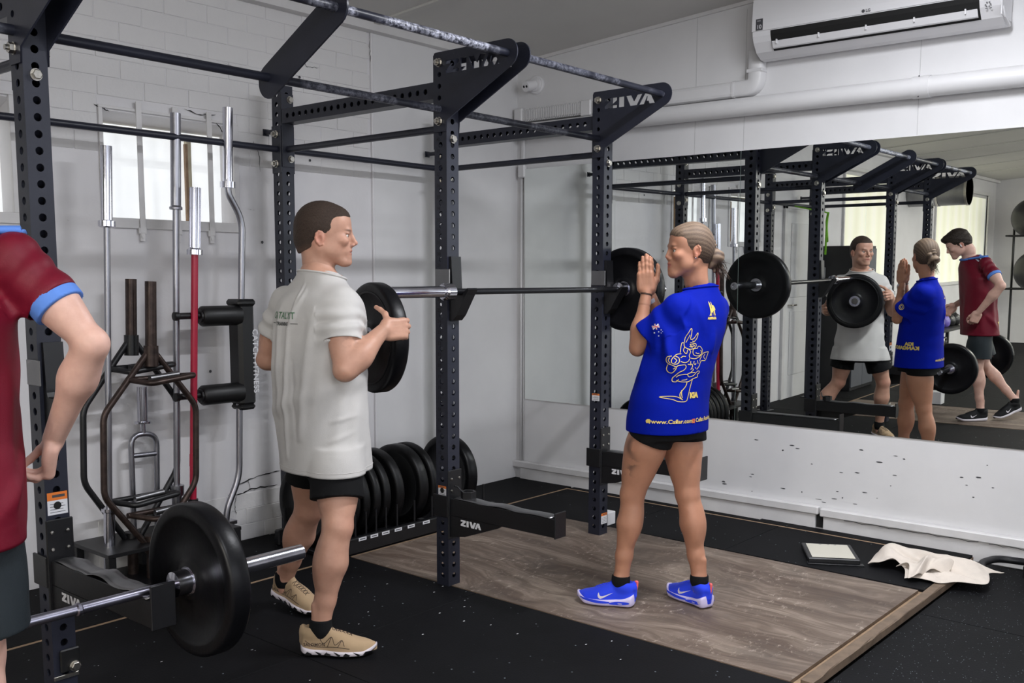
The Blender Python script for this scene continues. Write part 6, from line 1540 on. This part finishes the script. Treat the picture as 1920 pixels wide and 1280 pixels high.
    for k in range(110):                                                 # loose strands
        a0 = L(-.13+random.uniform(-.02, .02), random.uniform(-.02, .02), random.uniform(-.06, .0)); a2 = L(-.165+random.uniform(-.055, .03), random.uniform(-.03, .03), -.085+random.uniform(-.045, .03)); a1 = (a0+a2)/2+V(0, 0, random.uniform(0, .02))-hB[:, 0]*random.uniform(0, .02)
        pts = [tuple((1-u)**2*a0+2*u*(1-u)*a1+u*u*a2) for u in [i/6 for i in range(7)]]; tube(b, pts, [.0016*(1-u/7.5) for u in range(7)], 4, cap=False)
    st = loc(obj('loose_strands', b, 'hairw', None, smooth=True)); st['kind'] = 'stuff'
    b = BM(); bmesh.ops.create_uvsphere(b, u_segments=10, v_segments=8, radius=.0035); o = loc(obj('ear_stud', b, 'chrome', None, smooth=True)); o.location = Vector(L(-.008, .079, -.030))
    # T-shirt
    M['shirtw'] = cloth_material('royal_blue_jersey', srgb(0, 22, 142), .8, 500, .06); M['shirtw'].node_tree.nodes['Principled BSDF'].inputs['Sheen Weight'].default_value = 0; M['shirtw'].node_tree.nodes['Principled BSDF'].inputs['Specular IOR Level'].default_value = .1
    st = [(.772, .450, -.872, .190, .158, 86), (.82, .452, -.873, .190, .156, 86), (.90, .460, -.876, .186, .150, 86), (1.0, .480, -.885, .176, .142, 85), (1.10, .512, -.900, .172, .136, 85), (1.19, .545, -.915, .176, .132, 84), (1.26, .565, -.926, .165, .120, 84), (1.31, .580, -.936, .135, .098, 84), (1.345, .590, -.944, .086, .072, 84), (1.375, .596, -.948, .056, .054, 84), (1.41, .598, -.950, .050, .050, 84)]
    cL, cR = Ls*.30+Le*.70, Rs*.30+Re*.70; dL, dR = unit(Le-Ls), unit(Re-Rs); nk = unit(V(-.02, .16, 1)); npnt = V(.597, -.949, 1.378)
    def shirt(F):
        F.add(cut(loft(st, 2.25), npnt, nk), .012)
        for a_, b_ in ((V(.478, -.918, 1.300), V(.572, -.942, 1.358)), (V(.675, -.945, 1.290), V(.615, -.952, 1.356))): F.add(cut(rc(a_, b_, .050, .040), npnt, nk), .035)
        for s_, c_, d_ in ((Ls, cL, dL), (Rs, cR, dR)): F.add(cut(rc(s_+V(0, 0, -.012), c_+d_*.06, .060, .080), c_, d_), .04)
    F = Field((.14, -1.16, .76), (.90, -.60, 1.43), .0042); shirt(F); over_body(F, body, .006, [(V(0, 0, .772), V(0, 0, -1)), (npnt, nk)], [(cR, dR, Re, Rw), (cL, dL, Le, Lw)]); P, Q = F.mesh()
    Q = shirt_openings(P, Q, [(V(.45, -.872, .772), V(0, 0, -1), .3), (npnt, nk, .13), (cL, dL, .12), (cR, dR, .12)], .0042); P, Q = compact(P, Q); P = laplace(P, Q, 3, .5)
    cxz = lambda z: (np.interp(z, [r[0] for r in st], [r[1] for r in st]), np.interp(z, [r[0] for r in st], [r[2] for r in st]))
    N = normals(P, Q)
    fl_ = [((262, 1.20), (236, 1.02), .022, 0.0145), ((236, 1.02), (222, 1.2180), .022, 0.0116), ((250, 1.05), (250, 1.1890), .022, 0.0159), ((272, 1.12), (276, 1.2180), .020, 0.0130), ((214, 1.25), (226, 1.10), .018, -0.0087), ((190, 1.2), (196, 1.3050), .022, 0.0087), ((232, 1.26), (214, 1.16), .012, 0.0072), ((292, 1.0), (300, 1.1600), .02, 0.0116), ((210, 1.3340), (236, 1.2470), .014, 0.0072), ((170, 1.1), (165, 1.1890), .02, 0.0116), ((10, 1.1), (15, 1.1890), .03, 0.0116), ((60, 1.1), (60, 1.1890), .03, 0.0116)]
    P = folds(P, N, .50, -.895, Y, .155, fl_)
    for s_, e_ in ((Ls, Le), (Rs, Re)):
        q = (P-s_)@unit(e_-s_); r_ = np.linalg.norm((P-s_)-np.outer(q, unit(e_-s_)), axis=1); m = np.clip((r_-.045)/.02, 0, 1)*np.clip(1-np.abs(q-.08)/.10, 0, 1)*(r_ < .115); P = P+N*(m*.0060*np.sin(q*80+vnoise(P, 20, 8)*3.4))[:, None]
    P = P+N*(vnoise(P, 24, 11)*.0030+vnoise(P, 55, 12)*.0010)[:, None]
    P = snap_openings(P, Q, [(V(.45, -.872, .772), V(0, 0, -1), .3), (npnt, nk, .13), (cL, dL, .12), (cR, dR, .12)], .0042)
    sh = finish('t_shirt', P, Q, 'shirtw', None); so = sh.modifiers.new('s', 'SOLIDIFY'); so.thickness = .0025; so.offset = -1; loc(sh); tr = bvh(sh)
    b = BM(); pts = []
    for k in range(60):
        a = 2*PI*k/60; d = Vector((math.cos(a), math.sin(a), -.16*math.sin(a))); o = Vector(npnt)-Vector(nk)*.006; hit = tr.ray_cast(o+d*.3, -d, .3)[0]
        if hit: pts.append(hit+Vector(nk)*.004)
    tube(b, pts, .0042, 8, closed=True); obj('neck_rib', b, 'shirtw', sh, smooth=True)
    M['gold'] = mat('gold_print', srgb(214, 186, 96), .45); M['redprint'] = mat('red_print', srgb(196, 52, 60), .5)
    W_ = lambda me, th, z, m, nm, tilt=0, off=.0022: put_mesh(nm, wrap_print(me, tr, float(cxz(z)[0]), float(cxz(z)[1]), Y, th, z, .152, off, tilt), m, sh)
    K = lambda lst: [[((x-330)/5.6*.00232, (420-y)/5.6*.00232) for x, y in l] for l in lst]
    roo = K([[(245, 300), (250, 240), (262, 200), (280, 200), (300, 140), (368, 62), (368, 110), (350, 165), (390, 160), (438, 105), (430, 150), (395, 190), (370, 185)],
             [(300, 200), (320, 170), (345, 125)], [(280, 205), (285, 240), (330, 265), (380, 262), (412, 240), (412, 215), (385, 208), (350, 200)], [(345, 215), (380, 222), (395, 235), (360, 235), (345, 215)], [(340, 240), (375, 248)],
             [(285, 245), (275, 280), (300, 310), (312, 300), (318, 270)], [(330, 268), (350, 290), (335, 330), (345, 355)], [(375, 300), (385, 265), (430, 258), (440, 240), (470, 245), (495, 275), (490, 310), (460, 330), (420, 335), (385, 322), (375, 300)], [(410, 302), (430, 312), (455, 310)], [(470, 280), (482, 290), (478, 308)],
             [(350, 355), (400, 362), (440, 350), (485, 330), (520, 308), (590, 298)], [(590, 300), (570, 350), (545, 385), (490, 385), (470, 400), (450, 440), (420, 470)], [(540, 320), (520, 345), (535, 370)], [(490, 345), (470, 360), (460, 390)],
             [(255, 310), (215, 315), (190, 340), (175, 370), (180, 400), (215, 410), (238, 385), (232, 350), (205, 335)], [(175, 330), (140, 340), (132, 380), (155, 410), (170, 410)], [(160, 345), (150, 375), (165, 400)], [(195, 350), (215, 375), (200, 400)],
             [(145, 415), (135, 460), (150, 490), (180, 498), (205, 470), (215, 445)], [(170, 415), (200, 430), (215, 440)], [(190, 460), (205, 445)], [(215, 440), (230, 425), (290, 420), (300, 445), (280, 470), (240, 490), (210, 520), (185, 550), (185, 580), (215, 585), (235, 560)],
             [(250, 350), (270, 335), (300, 338)], [(250, 385), (290, 398), (325, 385), (340, 360)], [(320, 415), (345, 415), (352, 385)], [(345, 425), (365, 415), (370, 440), (350, 470)], [(370, 460), (378, 475), (340, 505)], [(390, 385), (385, 410), (405, 420), (410, 405)], [(400, 450), (412, 460)], [(430, 380), (438, 415)],
             [(215, 540), (240, 520), (310, 515), (330, 540), (380, 530), (430, 490), (458, 492), (450, 510), (430, 520), (435, 545), (380, 560), (320, 588), (250, 585), (215, 570)], [(260, 572), (300, 568), (312, 560)], [(310, 515), (350, 500), (400, 500)],
             [(312, 590), (300, 630), (270, 670), (250, 700), (250, 735), (270, 765)], [(262, 670), (262, 710), (268, 745)], [(372, 560), (345, 640), (320, 740), (300, 782), (235, 780), (190, 758), (100, 738), (150, 728), (220, 732), (272, 765)]])
    W_(strokes(roo, .0028), 219, 1.062, 'gold', 'kangaroo_outline')
    W_(text_mesh('KIA', .030, 0, .0022, .9), 204, .925, 'gold', 'gold_lettering')
    # hem address line with its two little marks
    a1 = text_mesh('www.Caflar.com', .0235, 0, .0006); W_(a1, 254, .822, 'gold', 'hem_lettering'); W_(text_mesh('Caflar.Fashion', .0235, 0, .0006), 187, .822, 'gold', 'hem_lettering')
    W_(polys([[(.0, .003), (.004, -.001), (.010, .002), (.013, -.004), (.017, .004), (.018, .011), (.012, .017), (.004, .016), (-.001, .010)]]), 261, .822, 'gold', 'roo_head_mark')
    W_(polys([[(0, -.003), (.017, -.003), (.017, .015), (0, .015)]]), 195, .822, 'redprint', 'square_mark')
    W_(strokes([[(.004, .001), (.013, .001), (.013, .011), (.004, .011), (.004, .001)]], .0016), 195, .822, 'gold', 'square_mark_ring', off=.0032)
    # small crest at the upper back: kangaroo and emu over a word
    cr = polys([[(.0, .0), (.004, .002), (.010, .010), (.009, .028), (.007, .042), (.010, .048), (.014, .040), (.018, .032), (.017, .014), (.014, .004), (.016, .0)], [(.022, .0), (.024, .012), (.021, .024), (.020, .044), (.023, .046), (.026, .034), (.034, .034), (.042, .026), (.045, .018), (.040, .020), (.038, .010), (.041, .0), (.037, .0), (.034, .010), (.031, .0), (.029, .0), (.031, .014), (.028, .016)], [(.0165, .010), (.024, .010), (.024, .024), (.0165, .024)]])
    W_(xf(cr, 1.25, -.028, 0), 196, 1.262, 'gold', 'crest'); W_(xf(text_mesh('AUSTRALIA', .0125, 0, .0010), 1, -.032, 0), 196, 1.247, 'gold', 'crest_lettering')
    # flag on the left sleeve
    o_ = Vector(cL)-Vector(dL)*.045; xo = Vector((math.sin(R(35)), -math.cos(R(35)), 0)); sd = Vector((-math.cos(R(35)), -math.sin(R(35)), 0)); up = Vector((0, 0, 1)); up = (up*.9-xo*.35).normalized(); xr = up.cross(sd).normalized()
    def sl(me, m, nm, off=.002): put_mesh(nm, ray_print(me, tr, o_+sd*.15, xr, up, off), m, sh)
    D_ = lambda a, l=.030: [(math.cos(R(a))*l*s, math.sin(R(a))*l*s*.62+.012) for s in (-.5, 0, .5)]
    sl(strokes([D_(0), D_(90, .040), D_(38, .036), D_(142, .036)], .0048), 'white', 'sleeve_flag'); sl(strokes([D_(0), D_(90, .040), D_(142, .034)], .002), 'redprint', 'sleeve_flag_red', .003)
    stars = []
    for x, y, r in ((-.014, -.010, .0042), (.004, -.012, .0032), (.016, -.008, .0030), (.012, -.020, .0026), (-.002, -.028, .0034), (.019, -.016, .0018)): stars.append([(x+r*(1 if k % 2 == 0 else .5)*math.cos(PI*k/7), y+r*(1 if k % 2 == 0 else .5)*math.sin(PI*k/7)) for k in range(14)])
    sl(polys(stars), 'white', 'sleeve_stars')
    # club badge on the right sleeve and front lettering, seen in the mirror
    o2 = Vector(cR)-Vector(dR)*.045; sd2 = Vector((math.cos(R(20)), math.sin(R(20)), 0)); up2 = Vector((0, 0, 1)); xr2 = up2.cross(sd2).normalized()
    put_mesh('round_badge', ray_print(strokes([[(.018*math.cos(a), .018*math.sin(a)) for a in [2*PI*k/14 for k in range(15)]], [(-.01, 0), (0, .01), (.01, 0), (0, -.01), (-.01, 0)]], .004), tr, o2+sd2*.15, xr2, up2, .002), 'gold', sh)
    for k, (s_, z) in enumerate((('KIA', .930), ('KANGAROOS', .902))): W_(text_mesh(s_, .032, 0, .002), 100 if k else 88, z, 'gold', 'front_lettering')
    # shorts
    F = Field((.15, -1.12, .68), (.75, -.65, .88), .0042); F.add(loft([(.742, .453, -.876, .162, .136, 88), (.84, .455, -.876, .170, .134, 88)]), .01)
    for h_, k_ in ((hL, kL), (hR, kR)): u = unit(k_-h_); F.add(cut(cut(rc(h_-yawv(90)*.012, k_-yawv(90)*.012, .100, .085), V(h_[0], h_[1], .722)+u*.0, unit(u+V(0, .14, 0))), V(0, 0, .84), V(0, 0, 1)), .02)
    P, Q = F.mesh(); P = laplace(P, Q, 2, .5); loc(finish('shorts', P, Q, 'shortsm', None))
    for a_, t_ in ((aL, tL), (aR, tR)): sock(t, a_, t_, r=.0395, h=.018)
    shoe(t, (.331, -.807, .0025), 112, .262, 0, 'shoeblue', 'lilac', 'lilac', 'run', -1)
    shoe(t, (.510, -1.068, .0025), 74, .262, 0, 'shoeblue', 'lilac', 'lilac', 'run', 1)
    # wrist things
    u = unit(Lw-Le); b = BM(); a1, a2 = frame_for(u); c_ = Vector(Lw)-Vector(u)*.008; tube(b, [c_+(a1*math.cos(a)*.0245+a2*math.sin(a)*.0245) for a in [2*PI*k/26 for k in range(26)]], .0016, 6, closed=True); tube(b, [c_+(a1*math.cos(a)*.0248+a2*math.sin(a)*.0248)+Vector(u)*.004 for a in [2*PI*k/26 for k in range(26)]], .0012, 6, closed=True); loc(obj('thread_bracelet', b, 'foam', None, smooth=True))
    u = unit(mid-Re); b = BM(); c_ = Vector(mid)-Vector(u)*.030; a1, a2 = frame_for(u); rr = []
    for k in range(26):
        a = 2*PI*k/26; n_ = a1*math.cos(a)+a2*math.sin(a); rr.append([b.verts.new(c_+n_*r_+Vector(u)*z_) for r_, z_ in ((.0262, -.009), (.0275, -.009), (.0275, .009), (.0262, .009))])
    for k in range(26):
        for j in range(4): b.faces.new((rr[k][j], rr[k][(j+1) % 4], rr[(k+1) % 26][(j+1) % 4], rr[(k+1) % 26][j]))
    bmesh.ops.recalc_face_normals(b, faces=b.faces[:]); loc(obj('fitness_band', b, mat('grey_band', srgb(176, 176, 184), .5), None, smooth=True, autosm=40))
    return t
woman()
# ============ man in the maroon shirt at the left edge
def maroon():
    t = thing('person', 'man in a maroon football shirt with light blue cuffs at the left edge', 'person', (-2.34, -.63, 0))
    loc = lambda o: att(o, t); Y = 57
    fw, rt = yawv(Y), yawv(Y-90); c0 = V(-2.345, -0.584, 0)
    Rs, Ls = V(-2.158, -0.700, 1.465), V(-2.502, -0.469, 1.455)
    Re, Rw = V(-2.062, -.855, 1.262), V(-2.078, -.672, 1.022)
    Le, Lw = V(-2.660, -0.554, 1.20), V(-2.540, -0.354, 1.06)
    hR, hL = V(-2.275, -0.669, .94), V(-2.425, -0.594, .94)
    kR, kL = V(-2.265, -0.644, .52), V(-2.470, -0.654, .52)
    aR, aL = V(-2.275, -0.689, .10), V(-2.510, -0.934, .185); tR, tL = yawv(52), yawv(40)
    hc, hB = V(-2.2850, -0.4180, 1.640), basis(yawv(66)*math.cos(R(30))+V(0, 0, -math.sin(R(30))), V(0, 0, 1))
    base = [(.86, -2.350, -0.626, .165, .120, Y), (.95, -2.350, -0.622, .168, .122, Y), (1.08, -2.350, -0.609, .150, .110, Y), (1.22, -2.350, -0.596, .168, .118, Y), (1.35, -2.350, -0.586, .188, .122, Y), (1.43, -2.375, -0.543, .165, .108, Y), (1.49, -2.365, -0.530, .095, .080, Y), (1.53, -2.360, -0.518, .062, .062, Y)]
    def body(F):
        F.add(loft(base), .02)
        for sh in (Rs, Ls): F.add(ell(sh+V(0, 0, -.028), (.046, .046, .052)), .04)
        F.add(rc(V(-2.3650, -0.5230, 1.48), hc+hB@V(-.045, 0, -.075), .060, .055), .03)
        arm_upper(F, Rs, Re, Rw, .98, .98); arm_upper(F, Ls, Le, Lw, .98, .98); leg(F, hR, kR, aR, fw, tR, 1.0, 1.0); leg(F, hL, kL, aL, fw, tL, 1.0, 1.0)
    A, Sb, post, es = head_prims(hc, hB, 'm')
    def head(F):
        F.add(rc(V(-2.3600, -0.5180, 1.50), hc+hB@V(-.045, 0, -.07), .058, .055), .01); add_all(F, A); F.add(rc(hc+hB@V(-.04, 0, -.02), hc+hB@V(-.06, 0, -.10), .058, .054), .03); add_all(F, Sb, 's'); add_all(F, post); add_all(F, es, 's')
    parts = [grid_part((-2.76, -1.12, .03), (-1.95, -.24, 1.58), .0052, body, flat(SKIN_R), 2), grid_part(hc-V(.15, .15, .18), hc+V(.15, .15, .15), .003, head, lambda P: face_colors(P, hc, hB, SKIN_R, 'm', 1, .1))]
    fR = unit(V(.0, .38, -.92)); pR = unit(V(-.87, .5, .0)); crl = [(28, 66, 92), (34, 74, 100), (38, 78, 104), (42, 82, 108)]
    def hR_(F): F.add(rc(Re*.25+Rw*.75, Rw, .030, .026), .01); hand(F, Rw, fR, pR, 1, [(40, 84, 110), (46, 90, 116), (48, 92, 118), (50, 94, 120)], (2, 0, -1, -2), [(.80, .42, .45), (.85, .02, .55), (.75, -.25, .65)], 1.02, tight=.9)
    def hL_(F): F.add(rc(Le*.25+Lw*.75, Lw, .030, .026), .01); hand(F, Lw, unit(V(.35, .6, -.7)), unit(V(.87, -.5, 0)), -1, crl, (3, 1, -2, -5), [(.60, .62, .40), (.80, .20, .55), (.70, -.1, .70)], 1.04)
    parts += [grid_part(Rw-V(.12, .12, .20), Rw+V(.12, .20, .12), .0028, hR_, flat(SKIN_R)), grid_part(Lw-V(.12, .12, .20), Lw+V(.16, .20, .12), .0034, hL_, flat(SKIN_R))]
    loc(join_parts('body', parts, 'skin', None)); eyes(t, hc, hB, 1, look=(1, 0, -.3))
    M['hairr'] = hair_material('dark_brown_hair', srgb(26, 20, 17), srgb(58, 46, 38), (60, 60, 60), .9)
    def hair(F):
        L = lambda *p: hc+hB@V(*p)
        F.add(ell(L(-.020, 0, .050), V(.110, .088, .092), hB), .01); F.add(ell(L(-.055, 0, .004), V(.078, .078, .084), hB), .03); F.add(ell(L(.055, .01, .092), V(.055, .060, .034), hB), .02)
        F.sub(ell(L(.112, 0, -.012), V(.056, .12, .080), hB), .004); F.sub(ell(L(.045, 0, -.08), V(.085, .13, .075), hB), .006); F.sub(ell(L(-.09, 0, -.14), V(.12, .12, .070), hB), .01)
        for s in (1, -1): F.sub(ell(L(-.012, s*.092, -.016), V(.024, .022, .030), hB), .004)
    P, Q, C = grid_part(hc-V(.16, .16, .15), hc+V(.16, .16, .17), .003, hair, flat((0, 0, 0, 1))); N = normals(P, Q); P = P+N*(vnoise(P, 140, 5)*.003+vnoise(P, 420, 6)*.001)[:, None]; loc(finish('hair', P, Q, 'hairr', None))
    b = BM(); tube(b, [hc+hB@V(-.004, -.082, -.005), hc+hB@V(-.004, -.086, -.03)], .005, 8); loc(obj('earbud', b, 'plastic', None, smooth=True))
    M['maroon'] = cloth_material('maroon_sports_jersey', srgb(104, 12, 34), .5, 600, .10); M['cuffblue'] = mat('light_blue_rib', srgb(84, 128, 206), .75, bump=.1, bscale=600)
    st = [(.80, -2.350, -0.632, .196, .158, Y), (.90, -2.350, -0.624, .196, .152, Y), (1.05, -2.350, -0.609, .200, .147, Y), (1.20, -2.350, -0.599, .212, .146, Y), (1.33, -2.350, -0.588, .222, .142, Y), (1.42, -2.377, -0.546, .182, .122, Y), (1.485, -2.367, -0.532, .112, .092, Y), (1.525, -2.360, -0.520, .074, .074, Y), (1.55, -2.357, -0.516, .070, .070, Y)]
    cR, cL = Rs*.50+Re*.50, Ls*.45+Le*.55; dR, dL = unit(Re-Rs), unit(Le-Ls); nk = unit(fw*.25+V(0, 0, 1)); npnt = V(-2.3580, -0.5200, 1.515)
    F = Field((-2.76, -.98, .79), (-1.97, -.26, 1.58), .005); F.add(cut(loft(st, 2.3), npnt, nk), .012)
    for a_, b_ in ((V(-2.240, -0.644, 1.445), V(-2.3400, -0.5430, 1.50)), (V(-2.450, -0.514, 1.445), V(-2.3800, -0.5180, 1.50))): F.add(cut(rc(a_, b_, .056, .052), npnt, nk), .04)
    for s_, c_, d_ in ((Rs, cR, dR), (Ls, cL, dL)): F.add(cut(rc(s_+V(0, 0, -.024), c_+d_*.05, .054, .064), c_, d_), .05)
    over_body(F, body, .006, [(V(0, 0, .80), V(0, 0, -1)), (npnt, nk)], [(cR, dR, Re, Rw), (cL, dL, Le, Lw)]); P, Q = F.mesh(); Q = shirt_openings(P, Q, [(V(-2.350, -0.632, .80), V(0, 0, -1), .3), (npnt, nk, .14), (cR, dR, .10), (cL, dL, .10)], .005); P, Q = compact(P, Q); P = laplace(P, Q, 3, .5); N = normals(P, Q)
    P = folds(P, N, -2.35, -.604, Y, .165, [((150, 1.42), (162, 1.0), .016, .009), ((120, 1.30), (135, .9), .018, .010), ((175, 1.40), (180, .9), .018, .009), ((105, 1.2), (112, .85), .018, .008), ((140, 1.25), (146, .85), .012, -.006), ((90, 1.0), (120, .88), .02, .012), ((80, 1.1), (82, .85), .02, .01), ((200, 1.3), (205, .9), .02, .008), ((128, 1.44), (112, 1.36), .012, .008), ((30, 1.2), (20, .85), .03, .008)])
    for s_, e_ in ((Rs, Re), (Ls, Le)):
        q = (P-s_)@unit(e_-s_); r_ = np.linalg.norm((P-s_)-np.outer(q, unit(e_-s_)), axis=1); m = np.clip((r_-.042)/.02, 0, 1)*np.clip(1-np.abs(q-.07)/.085, 0, 1)*(r_ < .10); P = P+N*(m*.0045*np.sin(q*115+vnoise(P, 24, 8)*3))[:, None]
    P = P+N*(vnoise(P, 24, 21)*.0035+vnoise(P, 60, 22)*.0012)[:, None]
    P = snap_openings(P, Q, [(V(-2.350, -0.632, .80), V(0, 0, -1), .3), (npnt, nk, .14), (cR, dR, .10), (cL, dL, .10)], .005)
    sh = finish('t_shirt', P, Q, 'maroon', None); so = sh.modifiers.new('s', 'SOLIDIFY'); so.thickness = .0028; so.offset = -1; loc(sh); tr = bvh(sh)
    for c_, d_ in ((cR, dR), (cL, dL)):
        F = Field(c_-.12, c_+.12, .004); F.add(cut(cut(rc(c_-d_*.05, c_+d_*.08, .0625, .0605), c_+d_*.026, d_), c_-d_*.006, -d_), .003); P, Q = F.mesh(); loc(finish('sleeve_cuff', laplace(P, Q, 1, .4), Q, 'cuffblue', None))
    b = BM(); pts = []
    for k in range(60):
        a = 2*PI*k/60; d = Vector((math.cos(a), math.sin(a), 0)); d.z = -(d.x*nk[0]+d.y*nk[1])/nk[2]; o = Vector(npnt)-Vector(nk)*.006; hit = tr.ray_cast(o+d*.3, -d, .3)[0]
        if hit: pts.append(hit+Vector(nk)*.006)
    tube(b, pts, .010, 8, closed=True); obj('collar', b, 'cuffblue', sh, smooth=True)
    for s_, a_ in ((1, Rs), (-1, Ls)):                                   # three pale stripes on each shoulder
        for k in range(3):
            me = strokes([[(0, -.05), (0, .05)]], .010); o_ = Vector(a_)*.55+Vector(npnt)*.45+Vector((0, 0, .15))+Vector(fw)*.026*(k-1); d3 = (Vector(a_)-Vector(npnt)); d3.z = 0
            put_mesh('shoulder_stripe', ray_print(me, tr, o_, Vector((0, 0, 1)).cross(d3)*-1, d3, .0022), 'white', sh)
    o_ = Vector((-2.31, -.68, .86)); d3 = Vector(rt)
    put_mesh('gold_flash', wrap_print(polys([[(0, 0), (.03, .01), (.05, .05), (.03, .06), (.0, .03)]]), tr, -2.35, -.624, Y, 142, .875, .165, .002), M['gold'], sh)
    M['shortsr'] = cloth_material('dark_green_grey_shorts', srgb(34, 40, 44), .6, 300, .25)
    F = Field((-2.66, -1.0, .52), (-2.04, -.30, 1.0), .005); F.add(loft([(.83, -2.350, -0.629, .176, .136, Y), (.95, -2.350, -0.626, .170, .130, Y)]), .02)
    for h_, k_ in ((hR, kR), (hL, kL)): u = unit(k_-h_); F.add(cut(cut(rc(h_+u*.08, h_+u*.42, .100, .120), V(h_[0], h_[1], .585), u), V(0, 0, .95), V(0, 0, 1)), .03)
    P, Q = F.mesh(); P = laplace(P, Q, 2, .5); N = normals(P, Q); P = P+N*(vnoise(P, 28, 4)*.006)[:, None]; loc(finish('shorts', P, Q, 'shortsr', None))
    for a_, t_ in ((aR, tR), (aL, tL)): sock(t, a_, t_, r=.040, h=.02)
    M['shoeblack2'] = M['shoeblack']
    hl = V(-2.275, -.689, 0)-tR*.068; shoe(t, (hl[0], hl[1], .0025), 52, .295, 0, 'shoeblack', 'shoewhite', 'shoewhite', 'runblack', 1)
    hl = V(-2.510, -.934, 0)-tL*.068; shoe(t, (hl[0], hl[1], .093), 40, .295, -17, 'shoeblack', 'shoewhite', 'shoewhite', 'runblack', -1)
    return t
maroon()
